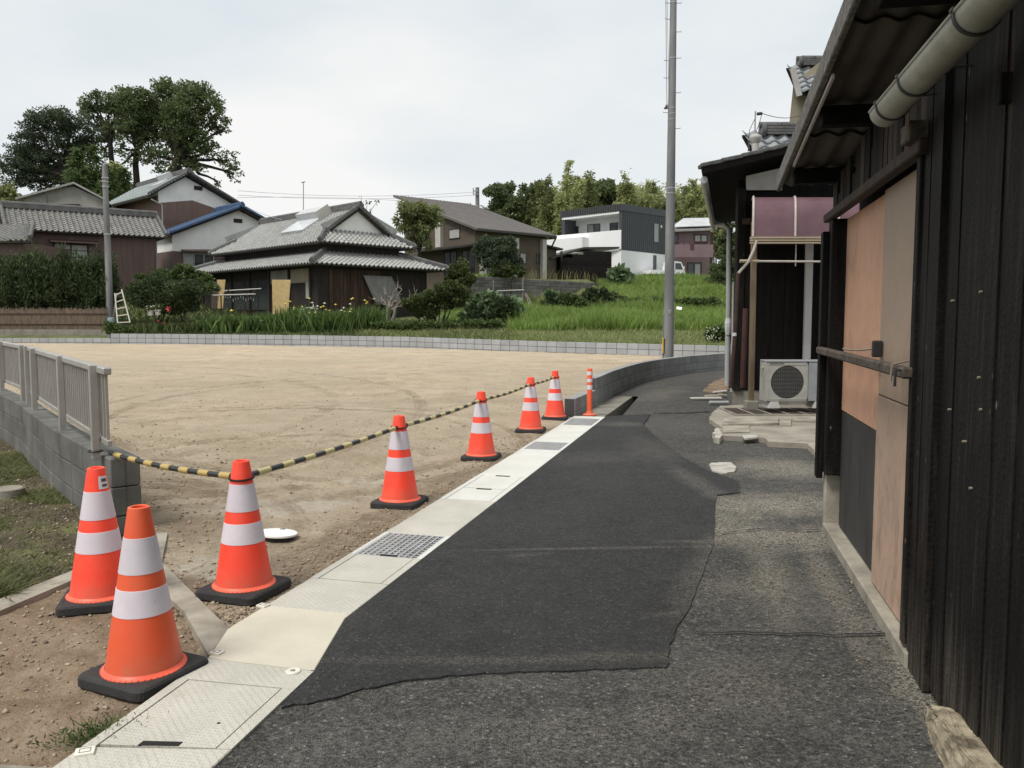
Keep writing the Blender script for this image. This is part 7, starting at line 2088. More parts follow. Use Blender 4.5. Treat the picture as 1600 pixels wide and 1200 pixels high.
BB = [(832, 300, 30, 90, 400, 'lf_bamboo_dark', 0, 'dark leaning bamboo beside the dark trees left of the white house'),
      (858, 279, 34, 88, 400, 'lf_bamboo_dark', 2, 'broad bamboo clump just left of the white balcony house'),
      (881, 258, 24, 87, 385, 'lf_bamboo', 3, 'tallest feathery bamboo plume, left of the white balcony house'),
      (904, 280, 26, 89, 385, 'lf_bamboo', 0, 'pale bamboo plume right of the tallest plume'),
      (927, 273, 24, 90, 380, 'lf_bamboo_dark', -3, 'dull green bamboo plume over the flat roof of the white house'),
      (979, 272, 17, 88, 380, 'lf_bamboo', 2, 'slim pale bamboo plume over the black ribbed wall'),
      (1001, 286, 19, 89, 380, 'lf_bamboo', 1, 'bamboo plume nearest left of the concrete pole but two'),
      (1024, 286, 22, 91, 380, 'lf_bamboo_dark', 0, 'bamboo plume just left of the tall concrete pole'),
      (1069, 291, 20, 88, 400, 'lf_bamboo_dark', 1, 'bamboo plume just right of the tall concrete pole'),
      (1091, 284, 26, 86, 400, 'lf_bamboo', 4, 'bright bamboo plume beside the black house gutter'),
      (1118, 288, 26, 88, 400, 'lf_bamboo', 0, 'bamboo plume half hidden behind the black house eave'),
      (152, 228, 34, 73, 320, 'lf_mid', 0, 'bamboo clump between the dark pine and the slender tree at left'),
      (176, 262, 18, 74, 330, 'lf_bamboo', 0, 'small pale bamboo behind the slim hedge pole'),
      (128, 262, 22, 74, 330, 'lf_mid', 0, 'low bamboo at the foot of the dark pine')]
for i, (px, top, wd, Y, bot, lm, ln, lb) in enumerate(BB):
    bamboo(lb, px, top - 3, wd * 1.2, Y, bot, 8000 if wd > 20 else 6000, 40 + i, lm, ln, size=.40)
# low bamboo mass that closes the back of the wood: reads as one
r = np.random.default_rng(77)
lob = px_lobes([(835, 345, 30), (868, 325, 30), (905, 318, 28), (935, 322, 26), (970, 318, 22), (1000, 316, 24), (1030, 314, 24), (1065, 318, 26), (1095, 314, 26), (1120, 318, 26), (780, 365, 24), (820, 365, 28), (870, 360, 30), (910, 350, 30)], 96, .8, 5, 1.0)
V, F, cc = leaf_cloud(lob, 42000, .42, 78, sub=34, cr=.32, aspect=.17, bias=(0, 0, -.6))
tag(np_mesh('undergrowth', V, F, 'lf_bamboo'), 'dense bamboo undergrowth behind the white and pink houses', 'bamboo', kind='stuff')

# --- shrubs and small trees in the gardens
def shrub(label, base_px, Y, lst, n, size, lm, name='shrub', flat=.85, seed=1, tr=.05, cat='shrub', bark='bark', trunks=3, **kw):
    b = at(base_px, 400, Y); base = Vector((b.x, Y, tz(b.x, Y) - .03))
    return tree(name, label, base, px_lobes(lst, Y, .7, seed, flat), n, size, lm, tr, bark, cat=cat, seed=seed, trunks=trunks, part='foliage', **kw)
shrub('loose pale green tree rising between the tiled house and the brown sloping roof', 652, 53, [(640, 330, 15), (664, 334, 17), (684, 328, 9), (634, 352, 14), (660, 358, 14), (624, 344, 9), (644, 380, 12), (654, 318, 8), (676, 345, 11), (668, 378, 10)], 5600, .27, 'lf_bamboo_dark', 'tree', .9, 21, .10, 'tree', trunks=1, sub=18, cr=.27, bias=(0, 0, -.5), aspect=.18, inner=.2)
shrub('blue green bushy tree against the front of the brown modern house', 780, 51.3, [(764, 386, 17), (789, 384, 16), (805, 398, 12), (750, 394, 10), (775, 404, 16), (798, 412, 12), (757, 412, 11)], 9500, .15, 'lf_pine', 'tree', .95, 22, .08, 'tree', trunks=2, sub=16, cr=.36)
shrub('low round bush under the blue green tree at the brown house', 792, 50.5, [(778, 424, 10), (795, 422, 12), (811, 424, 9)], 4200, .14, 'lf_trim', flat=.8, seed=23)
shrub('yellowish bush at the corner of the tiled house roof', 719, 47.6, [(718, 424, 12), (705, 432, 9), (731, 436, 10), (722, 412, 7)], 5000, .15, 'lf_trim', seed=24, bias=(0, 0, .5))
shrub('trimmed dome shaped tree with bare stems right of the tiled house', 690, 38.8, [(700, 452, 19), (722, 458, 14), (676, 463, 16), (655, 466, 12), (692, 468, 18), (714, 470, 13), (732, 466, 7)], 15000, .105, 'lf_trim', 'tree', .62, 25, .06, 'tree', 'bark', 4, sub=22, cr=.34)
shrub('reddish tinged shrub at the left side of the trimmed tree', 660, 39.3, [(655, 480, 14), (672, 488, 12), (640, 474, 10)], 3600, .11, 'lf_trim', seed=26)
shrub('dense dark bush in front of the big leaved vegetables', 786, 38.0, [(784, 478, 14), (790, 492, 15), (776, 492, 11), (798, 480, 9)], 8000, .10, 'lf_hedge', seed=27)
shrub('low shrub at the foot of the dark bush beside the lot wall', 762, 36.6, [(750, 508, 10), (772, 508, 10), (735, 510, 8)], 1500, .16, 'lf_mid', seed=28, flat=.6)
for i, (px, lst, lb) in enumerate([(745, [(742, 480, 12), (756, 474, 12), (735, 492, 10)], 'left clump of big pale vegetable leaves behind the dark bush'), (803, [(800, 478, 9), (806, 490, 9)], 'right clump of big pale vegetable leaves behind the dark bush'), (765, [(768, 470, 10), (760, 486, 12)], 'middle clump of big pale vegetable leaves behind the dark bush')]):
    shrub(lb, px, 40.5, lst, 420, .36, 'lf_kale', 'vegetable_plant', seed=30 + i, cat='plant', aspect=.42, sub=12, twigs=False)
shrub('big leaved climbing plant at the right end of the dark garage', 968, 58.5, [(965, 428, 10), (975, 436, 11), (985, 445, 9), (958, 446, 9)], 700, .42, 'lf_kale', 'vine_plant', seed=34, cat='plant', aspect=.42)
for i, (px, Y, lst, lb) in enumerate([(864, 46, [(862, 460, 8), (868, 472, 9)], 'upright leafy plant left of the bushes below the grey block wall'), (892, 45, [(890, 470, 12), (904, 474, 10)], 'mid green bush under the dark garage'), (930, 47, [(925, 462, 12), (940, 466, 12), (915, 470, 10)], 'dark leafy bush below the right end of the grey block wall'), (955, 48, [(955, 468, 12), (970, 474, 11)], 'dark bush at the foot of the grassy bank')]):
    shrub(lb, px, Y, lst, 3200, .16, ['lf_kale', 'lf_mid', 'lf_hedge', 'lf_dark'][i], seed=36 + i, aspect=.36)
shrub('dark bush at the right end of the grassy bank by the black house', 1122, 58, [(1118, 420, 10), (1126, 436, 14), (1132, 412, 12), (1112, 440, 8), (1134, 392, 12), (1142, 372, 12), (1136, 356, 9), (1146, 396, 12), (1144, 345, 10), (1130, 376, 9), (1146, 425, 12)], 13000, .17, 'lf_dark', seed=41)
shrub('white flowering bush behind the far wall at the right', 1120, 29.0, [(1112, 522, 8), (1124, 518, 9), (1132, 526, 8)], 1500, .12, 'lf_mid', seed=42)
r = random.Random(5); fm = MB()
for k in range(60):
    c = at(r.uniform(1104, 1134), r.uniform(511, 530), 28.75 + r.uniform(-.15, .1)); fm.ball(c, .022, .7, 6, 3)
b_ = [o for o in bpy.data.objects if o.get('label', '').startswith('white flowering bush')][0]
tag(build('blossoms', fm, 'petal_white', b_), kind='stuff')
shrub('dark spreading pine shrub beside the ladder', 245, 38.4, [(225, 452, 20), (252, 446, 24), (288, 452, 24), (238, 470, 26), (275, 472, 26), (310, 462, 16), (208, 466, 14), (298, 478, 14)], 17000, .125, 'lf_hedge', 'pine_shrub', .62, 43, .07, 'shrub', sub=15, cr=.36, aspect=.2)
shrub('lighter green shrub rising behind the dark pine shrub by the tiled house', 285, 40.2, [(255, 432, 14), (285, 428, 16), (312, 436, 16), (328, 448, 11), (270, 445, 16), (222, 438, 12)], 11000, .13, 'lf_mid', seed=44, flat=.75, cr=.28)
shrub('small dark shrub at the left end of the tall part of the far wall', 186, 37.0, [(180, 514, 9), (194, 516, 9), (172, 508, 7)], 1500, .14, 'lf_mid', seed=45, flat=.8)
# hedge: upright conifers grown into one mass over the reed fence
hl = []; rh = random.Random(8)
for k in range(15):
    x = -6 + k * 12.6
    hl += [(x, 424 + rh.uniform(-6, 6), 13), (x + 5, 448 + rh.uniform(-4, 4), 15), (x, 470 + rh.uniform(-4, 4), 14)]
    if k % 2 == 0: hl.append((x, 486 + rh.uniform(-3, 3), 9)); hl.append((x + rh.uniform(-3, 3), 404 + rh.uniform(-6, 8), 9))
hb_ = at(85, 500, 38.6); t = thing('hedge', 'tall dark evergreen hedge with spiky tops above the brown reed fence', 'hedge', Vector((hb_.x, 38.6, 1.3)))
lob = px_lobes(hl, 38.6, .9, 9, 1.25)
fl_ = []
for k in range(150):                                        # upright flame-shaped tufts
    x = rh.uniform(-14, 176); top_ = 401 + 9 * math.sin(x * .11) + rh.uniform(-9, 26) + (10 if x > 150 else 0)
    p = at(x, top_ + 30, 38.6); fl_.append((p.x, 38.6 + rh.uniform(-.75, .6), p.z, .20, .22, .95))
V, F, cc = leaf_cloud(lob, 16000, .20, 50, sub=14, cr=.30, aspect=.14, bias=(0, 0, 1.0), outw=.6, inner=.35)
V2, F2, cc2 = leaf_cloud(fl_, 22000, .19, 51, sub=9, cr=.45, aspect=.13, bias=(0, 0, 1.7), outw=.45, inner=.1)
V, F = np.concatenate([V, V2]), np.concatenate([F, F2 + len(V)])
np_mesh('foliage', V, F, 'lf_hedge', t)
m = MB()
for k in range(12):
    p = at(2 + 14 * k, 500, 38.6); limb(m, Vector((p.x, 38.7, 1.2)), Vector((p.x, 38.6, 3.2)), .08, .04, k, .05, 4, 6)
build('stems', m, 'bark', t)
# reed fence on its concrete base
rf = thing('reed_fence', 'brown reed fence on a low concrete base under the dark hedge', 'fence', at(80, 515, 37.4))
f0, f1 = at(-60, 500, 37.4), at(168, 500, 37.4); zc0, zc1, zr1 = at(80, 541, 37.3).z, at(80, 515, 37.4).z, at(80, 482, 37.4).z
build('concrete_base', MB().box(f0.x, 37.4, zc0 - .3, f1.x, 37.6, zc1, .01), 'old_concrete', rf)
m = MB(); xx = f0.x; rr_ = random.Random(3)
while xx < f1.x:
    z_ = zr1 + rr_.uniform(-.08, .06); m.box(xx, 37.44 + rr_.uniform(0, .006), zc1 - .01, xx + .018, 37.47, z_); xx += .0182
tag(build('reeds', m, 'reed', rf), kind='stuff')
for zz in (.25, .75):
    m = MB(); z_ = lerp(zc1, zr1, zz); m.tube([Vector((f0.x, 37.42, z_)), Vector((f1.x, 37.42, z_))], .018, 6); build('rail', m, 'old_wood', rf)
for px in (-40, 10, 62, 112, 166):
    p = at(px, 500, 37.5); m = MB().box(p.x - .05, 37.48, zc1 - .1, p.x + .05, 37.56, zr1 + .06); build('post', m, 'old_wood', rf)
# iris bed and the leafy plants along the wall
def strap_plant(label, px, Y, n, h, spread, seed, lm='lf_iris', w_=.028, name='iris_plant', group='iris clumps along the far wall', flowers=0, fm='petal_yellow', cat='plant'):
    r = np.random.default_rng(seed); c = at(px, 500, Y); z0 = tz(c.x, Y)
    t = thing(name, label, cat, Vector((c.x, Y, z0)), group)
    P = np.stack([c.x + r.normal(0, spread * .5, n), Y + r.normal(0, .25, n), np.full(n, z0 - .02)], 1)
    D = np.stack([r.normal(0, .26, n), r.normal(0, .26, n), np.ones(n)], 1)
    hh = h * r.uniform(.55, 1.1, n)
    D /= np.linalg.norm(D, axis=1, keepdims=True)
    Sd = np.stack([np.cos(a := r.random(n) * 6.28), np.sin(a), 0 * a], 1) * w_
    mid = P + D * hh[:, None] * .62; tip = P + D * hh[:, None] + np.stack([D[:, 0], D[:, 1], -.25 * np.abs(D[:, 0])], 1) * hh[:, None] * .35
    V = np.stack([P - Sd * .7, P + Sd * .7, mid + Sd, mid - Sd, tip], 1).reshape(-1, 3)
    i = np.arange(n) * 5
    F = np.concatenate([np.stack([i, i + 1, i + 2, i + 3], 1), np.stack([i + 3, i + 2, i + 4, i + 4], 1)])
    me_v = V; 
    F3 = np.concatenate([np.stack([i, i + 1, i + 2], 1), np.stack([i, i + 2, i + 3], 1), np.stack([i + 3, i + 2, i + 4], 1)])
    np_mesh('leaves', me_v, F3, lm, t)
    rr = random.Random(seed)
    for k in range(flowers):
        fx, fy, fz = c.x + rr.uniform(-.6, .6) * spread, Y - .2 + rr.uniform(-.3, .2), z0 + h * rr.uniform(.75, 1.22)
        m = MB()
        for q in range(5):
            a_ = q * 1.257 + rr.random(); d = Vector((math.cos(a_), math.sin(a_), .3))
            m.prism([Vector((fx, fy, fz)), Vector((fx, fy, fz)) + d * .05 + Vector((-d.y, d.x, 0)) * .035, Vector((fx, fy, fz)) + d * .085 + Z * -.02, Vector((fx, fy, fz)) + d * .05 - Vector((-d.y, d.x, 0)) * .035], Z * .004)
        m.ball((fx, fy, fz + .02), .03, 1.3, 6, 4)
        f = build('flower', m, fm, t)
        st_ = MB().tube([Vector((fx, fy, fz)), Vector((fx + rr.uniform(-.05, .05), fy, z0))], .008, 4); build('stalk', st_, 'lf_iris', f)
irx = [438, 456, 474, 493, 512, 530, 549, 566, 578]
pos = ['first iris clump from the left end, under the straw board', 'second iris clump from the straw board', 'third iris clump from the straw board', 'fourth iris clump from the straw board, centre left of the bed', 'middle iris clump of the bed', 'iris clump right of the middle of the bed', 'iris clump third from the right end of the bed', 'iris clump next to the right end of the bed', 'rightmost iris clump below the hanging cloth']
for i, px in enumerate(irx):
    strap_plant(pos[i] + (' with yellow flowers' if i not in (0,) else ''), px, 36.9 + .25 * (i % 3), 260, 1.05 + .12 * math.sin(i), .75, 60 + i, flowers=[0, 3, 4, 5, 5, 3, 4, 4, 3][i], fm='petal_yellow' if i % 3 else 'petal_white')
lx = [(214, 'low herb clump nearest the ladder'), (236, 'low herb clump below the hanging pots'), (262, 'low plant clump below the red flower'), (285, 'grassy clump at the middle of the low bed'), (305, 'grassy clump left of the leafy plants'), (340, 'leafy clump left of the drying rack post'), (358, 'leafy clump under the drying rack'), (378, 'bright leafy clump right of the drying rack'), (398, 'leafy clump beside the straw board'), (418, 'leafy clump touching the first iris')]
for i, (px, lb) in enumerate(lx):
    strap_plant(lb, px, 37.2, 190, .5 if i < 5 else .8, .75, 80 + i, 'lf_trim' if i < 5 else 'lf_iris', .035 if i < 5 else .05, 'garden_plant', 'leafy garden plants along the far wall', 2 if i in (2, 6, 7) else 0, 'petal_red' if i == 2 else 'petal_yellow')
# meadow grasses
def blades(name, n, reg, h0, h1, w_, m, seed, lean=.35, zf=terr, kind='stuff', tri=True):
    r = np.random.default_rng(seed); rr = random.Random(seed)
    P = np.array([reg(rr) for _ in range(n)])
    z = np.array([zf(x, y) for x, y in P])
    P = np.column_stack([P, z - .02])
    hh = r.uniform(h0, h1, n) * (0.75 + .5 * np.array([mn.noise((x * .35, y * .35, 2.0)) for x, y, _ in P]))
    a = r.random(n) * 6.283; Sd = np.stack([np.cos(a), np.sin(a), 0 * a], 1) * w_ * r.uniform(.6, 1.3, (n, 1))
    ld = np.stack([r.normal(0, lean, n), r.normal(0, lean, n), np.ones(n)], 1)
    mid = P + ld * (hh * .55)[:, None]; tip = P + ld * hh[:, None] + np.stack([ld[:, 0] * .5, ld[:, 1] * .5, 0 * a], 1) * hh[:, None]
    V = np.stack([P - Sd, P + Sd, mid + Sd * .8, mid - Sd * .8, tip], 1).reshape(-1, 3); i = np.arange(n) * 5
    F = np.concatenate([np.stack([i, i + 1, i + 2], 1), np.stack([i, i + 2, i + 3], 1), np.stack([i + 3, i + 2, i + 4], 1)])
    return tag(np_mesh(name, V, F, m), kind=kind)
def reg_field(y0, y1, px0, px1, thin=None):
    def f(r):
        while True:
            px = r.uniform(px0, px1); t = r.random(); Y0 = far_y((px - 800) / FPX * 31)
            y = lerp(y0, y1, t) if y0 > 30 else lerp(Y0 + .25, y1, t)
            x = (px - 800) / FPX * y
            if y < far_y(x) + .2: continue
            if thin and mn.noise((x * .5, y * .5, 9)) < thin(x, y) and r.random() < .8: continue
            return x, y
    return f
blades('long_grass', 30000, reg_field(35.5, 45.5, 795, 1150), .45, 1.05, .022, 'grass', 1, .25)
blades('dry_grass', 2600, reg_field(35.5, 60, 795, 1150), .6, 1.15, .012, 'grass_dry', 11, .22)
blades('dry_verge_grass', 3500, reg_field(0, 36.5, 560, 1150), .10, .40, .010, 'grass_dry', 12, .45)
blades('verge_grass', 26000, reg_field(0, 36.5, 560, 1150), .06, .22, .014, 'grass_short', 2, .5)
blades('bank_grass', 22000, reg_field(47, 66, 935, 1150), .35, .85, .035, 'grass', 3, .35)
blades('field_grass', 9000, reg_field(40, 52, 690, 960), .15, .55, .028, 'grass', 4, .45)
blades('garden_grass', 16000, reg_field(0, 41, 180, 800), .06, .30, .018, 'lf_trim', 5, .55)
blades('hill_grass', 6000, reg_field(40, 58, -20, 420), .2, .6, .04, 'lf_trim', 6, .4)
r = np.random.default_rng(91)
lob = px_lobes([(980 + 15 * k, 473 + (k % 3) * 2, 7) for k in range(10)] + [(850 + 14 * k, 476, 5) for k in range(8)], 46.5, .9, 6, .7)
V, F, cc = leaf_cloud(lob, 4200, .26, 92, sub=12, aspect=.4)
tag(np_mesh('ground_cover', V, F, 'lf_mid'), kind='stuff')
lob = px_lobes([(590 + 14 * k, 509 + (k % 2) * 3, 8) for k in range(11)], 36.6, .9, 6, .6)
V, F, cc = leaf_cloud(lob, 5200, .16, 93, sub=12, aspect=.3)
tag(np_mesh('ground_cover', V, F, 'lf_mid'), kind='stuff')
# lawn below the railing wall
def reg_lawn(r):
    while True:
        y = 4.2 + 6.5 * r.random() ** 1.35
        x = r.uniform(-.66 * y, left_x(y) - .06 if y > 5.56 else interp(y, [4.13, 4.66, 5.5], [-2.66, -2.54, -2.74]))
        n_ = mn.noise((x * 1.1, y * 1.1, 4))
        dist = (left_x(y) if y > 5.56 else -2.7) - x
        if n_ > .05 - min(.5, dist * .35) + .12 or r.random() < .10: return x, y
blades('lawn_grass', 20000, reg_lawn, .02, .085, .0048, 'lawn', 7, .9, lawn_z)
def reg_litter(r):
    y = 4.2 + 6 * r.random() ** 1.3
    lim = left_x(y) - .06 if y > 5.56 else interp(y, [4.13, 4.66, 5.5], [-2.66, -2.54, -2.74])
    return lim - abs(r.normal(0, .6)), y
stones('lawn_litter', 2600, reg_litter, lawn_z, .003, .016, 'pebble', 8)
# weeds at the drain edge
wp0 = gnd(142, 1140); t = thing('weed', 'small feathery green weed at the drain edge in the bottom corner', 'weed', wp0)
r = np.random.default_rng(12); n = 900
P = np.stack([wp0.x + .02 + r.normal(0, .052, n), wp0.y + r.normal(0, .045, n), np.full(n, -.03)], 1)
P[:, 0] += (P[:, 1] - wp0.y) * .9
D = np.stack([r.normal(0, .7, n), r.normal(0, .7, n), r.uniform(.15, 1, n)], 1); P = P + D * r.uniform(0, .05, (n, 1))
V, F = leaf_quads(P, D, r.normal(size=(n, 3)), r.uniform(.010, .026, n), r.uniform(.0015, .0034, n))
np_mesh('leaves', V, F, 'lf_mid', t)
m = MB()
for k in range(9): limb(m, wp0 + Vector((RD.uniform(-.05, .07), RD.uniform(-.04, .04), -.04)), wp0 + Vector((RD.uniform(-.08, .1), RD.uniform(-.06, .08), .05)), .0022, .0012, k, .1, 3, 4)
build('stems', m, 'lf_mid', t)
# bare tree at the wall of the tiled house
bp = at(606, 505, 39.6); t = thing('bare_tree', 'leafless pale branching tree before the hanging cloth', 'tree', Vector((bp.x, 39.6, tz(bp.x, 39.6))))
m = MB(); rb_ = random.Random(6); b0 = Vector((bp.x, 39.6, tz(bp.x, 39.6) - .1)); fk = at(606, 482, 39.6)
limb(m, b0, fk, .14, .11, 1, .05, 4, 8); limb(m, b0 + Vector((.2, 0, 0)), at(618, 480, 39.5), .10, .07, 2, .05, 4, 8)
build('trunk', m, 'bark_grey', t, True)
m = MB()
for (px, py) in [(588, 470), (600, 448), (616, 455), (628, 452), (640, 465), (650, 458), (632, 475), (596, 462), (622, 440)]:
    pts = limb(m, fk + Vector((rb_.uniform(-.1, .25), 0, rb_.uniform(-.1, .1))), at(px, py, 39.6 + rb_.uniform(-.5, .5)), .055, .018, px, .09, 5, 6)
    for k in range(4):
        q = pts[rb_.randrange(2, 6)]; limb(m, q, q + Vector((rb_.uniform(-.5, .5), rb_.uniform(-.3, .3), rb_.uniform(-.1, .5))), .016, .005, k + px, .1, 3, 4)
build('branches', m, 'bark_grey', t, True)
# thin leafy twig showing over the ridge of the tiled roof
tw = at(566, 345, 52); t = thing('twig_tree', 'sparse thin twigs showing above the gable of the tiled house', 'tree', Vector((tw.x, 52, 1.5)))
m = MB(); tips = [(564, 309), (575, 317), (580, 332), (590, 314), (562, 325)]; Pn = []
limb(m, Vector((tw.x, 52, 1.5)), at(570, 345, 52), .08, .04, 3, .02, 5, 6)
for i, q in enumerate(tips): limb(m, at(570, 345, 52), at(*q, 52), .025, .010, i, .05, 4, 5); Pn += [tuple(at(q[0] + RD.uniform(-4, 4), q[1] + RD.uniform(-3, 5), 52)) for _ in range(7)]
build('branches', m, 'bark', t, True)
P = np.array(Pn); r = np.random.default_rng(2); V, F = leaf_quads(P, r.normal(size=P.shape), r.normal(size=P.shape), np.full(len(P), .2), np.full(len(P), .06)); np_mesh('leaves', V, F, 'lf_dark', t)

# ================================================================ GARDEN THINGS
# ladder
lz = at(190, 504, 37.0); t = thing('step_ladder', 'aluminium ladder leaning at the end of the dark hedge', 'ladder', lz)
la, lb_, lc, ld_ = at(184, 505, 36.9), at(203.5, 504, 36.9), at(179.5, 458, 37.3), at(190, 452, 37.3)
build('rail', MB().beam(la, lc, .05, .035, up=(0, 1, 0)), 'modern_post', t); build('rail', MB().beam(lb_, ld_, .05, .035, up=(0, 1, 0)), 'modern_post', t)
for k in range(5):
    q = .02 + .225 * k; build('rung', MB().beam(la.lerp(lc, q), lb_.lerp(ld_, q), .05, .035, up=(0, 1, 0)), 'modern_post', t)
m = MB().beam(lc + Vector((0, .2, 0)), at(176.5, 500, 38), .04, .03, up=(0, 1, 0)); build('back_leg', m, 'modern_post', t)
bt = at(174, 500, 37.1); tag(build('blue_drum', MB().lathe(Vector((bt.x, 37.1, tz(bt.x, 37.1) - .05)), [(.16, 0), (.17, .05), (.16, .45), (.17, .5), (.16, .9), (.02, .92)], 16), 'blue_plastic', None, True, loc=bt), 'pale blue drum at the foot of the slim hedge pole', 'drum')
# drying rack
t = thing('drying_rack', 'laundry drying rack with two pale poles before the tiled house', 'drying rack', at(345, 500, 39.2))
build('pole', MB().tube([at(330, 461.5, 39), at(399, 459.5, 39)], .028, 8), 'modern_post', t); build('pole', MB().tube([at(349, 454.5, 39.8), at(408, 451, 39.8)], .026, 8), 'modern_post', t)
for px, py in ((345, 456), (389, 455)):
    m = MB(); c_ = at(px, py, 39.4); m.tube([Vector((c_.x, 39.4, 1.0)), c_ - Z * .15], .03, 6); m.tube([c_ - Vector((.25, .4, .05)), c_ - Z * .18, c_ + Vector((.25, .4, .1))], .02, 6); build('post', m, 'old_wood', t)
m = MB(); rr_ = random.Random(4)
for k in range(12): c_ = at(352 + 4 * k, 462 + rr_.uniform(0, 5), 39.1); m.tube([c_, c_ - Z * rr_.uniform(.06, .16)], .012, 5)
build('pegs', m, 'modern_post', t)
for i, (px0, px1, y0, y1, Y, lb) in enumerate([(425, 452, 437, 491, 41.2, 'wide straw coloured board propped before the tiled house'), (339, 350, 437, 482, 42.5, 'narrow straw coloured board at the left end of the tiled house')]):
    a_, b_, c_, d_ = at(px0, y0, Y + .3), at(px1 + 2, y0, Y + .3), at(px1 - 2, y1, Y), at(px0 + 1, y1, Y)
    tag(build('straw_board', MB().prism([a_, b_, c_, d_], (0, .04, 0)), 'straw', loc=d_), lb, 'board')
a_, b_ = at(330, 440, 42.6), at(339, 440, 42.6)
tag(build('wood_board', MB().prism([a_, b_, at(339, 482, 42.5), at(330, 482, 42.5)], (0, .05, 0)), 'grey_wood', loc=a_), 'grey board standing left of the narrow straw board', 'board')
for i, (px, py, s_) in enumerate([(235.5, 490, .17), (247, 489, .16)]):
    c_ = at(px, py + 3, 37.6); t = thing('flower_pot', ['white hanging flower pot, the left of the pair before the dark pine shrub', 'white hanging flower pot, the right of the pair before the dark pine shrub'][i], 'flower pot', c_, 'hanging flower pots')
    build('pot', MB().lathe(c_, [(s_ * .6, 0), (s_, .22), (s_ * 1.1, .24), (s_ * .9, .24), (.0, .2)], 14), 'white_paint', t, True)
    V, F, cc = leaf_cloud([(c_.x, c_.y, c_.z + .3, .22, .2, .16)], 160, .12, 7 + i); np_mesh('plant', V, F, 'lf_dark', t)
    m = MB()
    for k in range(5): m.ball(c_ + Vector((RD.uniform(-.15, .15), -.15, RD.uniform(.28, .42))), .028, .8, 6, 4)
    build('flowers', m, 'petal_white', t); m = MB().tube([c_ + Z * .24, c_ + Z * .95], .008, 4); build('hanger', m, 'wire', t)
    c0_ = tz(c_.x, 37.6); m = MB().tube([Vector((c_.x + .2, 37.7, c0_)), Vector((c_.x + .05, 37.65, c_.z + .95))], .018, 5); build('stake', m, 'old_wood', t)
c_ = at(264, 483, 37.5); t = thing('flower_plant', 'pinkish red flower standing above the low bed', 'plant', Vector((c_.x, 37.5, tz(c_.x, 37.5))))
m = MB()
for k in range(6): a = k * 1.05; m.prism([c_, c_ + Vector((math.cos(a) * .09, -.03, math.sin(a) * .09 + .05)), c_ + Vector((math.cos(a) * .17, -.02, math.sin(a) * .13)), c_ + Vector((math.cos(a + .5) * .09, -.03, math.sin(a + .5) * .09))], (0, .008, 0))
build('flower', m, 'petal_red', t); build('stem', MB().tube([c_, Vector((c_.x, 37.5, tz(c_.x, 37.5)))], .012, 5), 'lf_iris', t)
# things stored under the eave of the tiled house
c_ = at(478, 485, 41.4); t = thing('bicycle', 'dark bicycle parked in the shaded entrance of the tiled house', 'bicycle', Vector((c_.x, 41.4, 1.35)))
for dx in (-.5, .5):
    ring = [Vector((c_.x + dx + .3 * math.cos(q), 41.4, 1.68 + .3 * math.sin(q))) for q in [k * math.pi / 10 for k in range(21)]]
    w_ = build('wheel', MB().tube(ring, .022, 6, False), 'tyre', t)
    m = MB()
    for k in range(6): q = k * math.pi / 6; m.tube([Vector((c_.x + dx - .29 * math.cos(q), 41.4, 1.68 - .29 * math.sin(q))), Vector((c_.x + dx + .29 * math.cos(q), 41.4, 1.68 + .29 * math.sin(q)))], .004, 4)
    build('spokes', m, 'steel', w_)
m = MB()
for a, b_ in (((-.5, 1.68), (-.15, 2.05)), ((-.15, 2.05), (-.05, 1.65)), ((-.05, 1.65), (-.5, 1.68)), ((-.05, 1.65), (.35, 2.1)), ((-.15, 2.0), (.33, 2.05)), ((.36, 2.2), (.5, 1.68))): m.tube([Vector((c_.x + a[0], 41.4, a[1])), Vector((c_.x + b_[0], 41.4, b_[1]))], .02, 6)
build('frame', m, 'modern_white', t); build('saddle', MB().obox(Vector((c_.x - .17, 41.4, 2.1)), (.12, 0, 0), (0, .06, 0), (0, 0, .03), .01), 'tyre', t)
build('handlebar', MB().tube([Vector((c_.x + .3, 41.15, 2.28)), Vector((c_.x + .38, 41.4, 2.22)), Vector((c_.x + .3, 41.65, 2.28))], .015, 6), 'steel', t)
# bean poles before the grey garden wall
t = thing('plant_support', 'plant support of two upright poles and a cross pole below the grey block wall', 'plant support', at(795, 480, 45))
for px, y0 in ((771, 437), (817, 434)): build('upright', MB().tube([at(px, 484, 45), at(px, y0, 45)], .03, 6), 'bark_grey', t)
build('crosspiece', MB().tube([at(765, 455, 44.95), at(819, 453, 44.95)], .028, 6), 'modern_post', t)
for a_, b_ in (((820, 457), (829, 482)), ((822, 458), (833, 482))): build('brace', MB().tube([at(*a_, 45), at(*b_, 44.6)], .024, 6), 'bark_grey', t)
tag(build('timber', MB().beam(at(818, 482, 43.5), at(848, 481, 43.9), .08, .06), 'modern_post', loc=at(818, 482, 43.5)), 'pale timber lying in the grass under the plant support', 'timber')
tag(build('plastic_board', MB().prism([at(1057, 483, 41), at(1065, 484.5, 40.6), at(1066, 481, 41), at(1058, 479.5, 41.3)], (0, .05, .03)), 'white_paint', loc=at(1056, 483, 41)), 'small white board lying in the grass right of the concrete pole', 'board')
tag(build('plank', MB().beam(at(404, 501, 37.0), at(432, 500, 37.0), .08, .05), 'modern_post', loc=at(404, 501, 37)), 'thin pale plank lying across the plants under the straw board', 'plank')

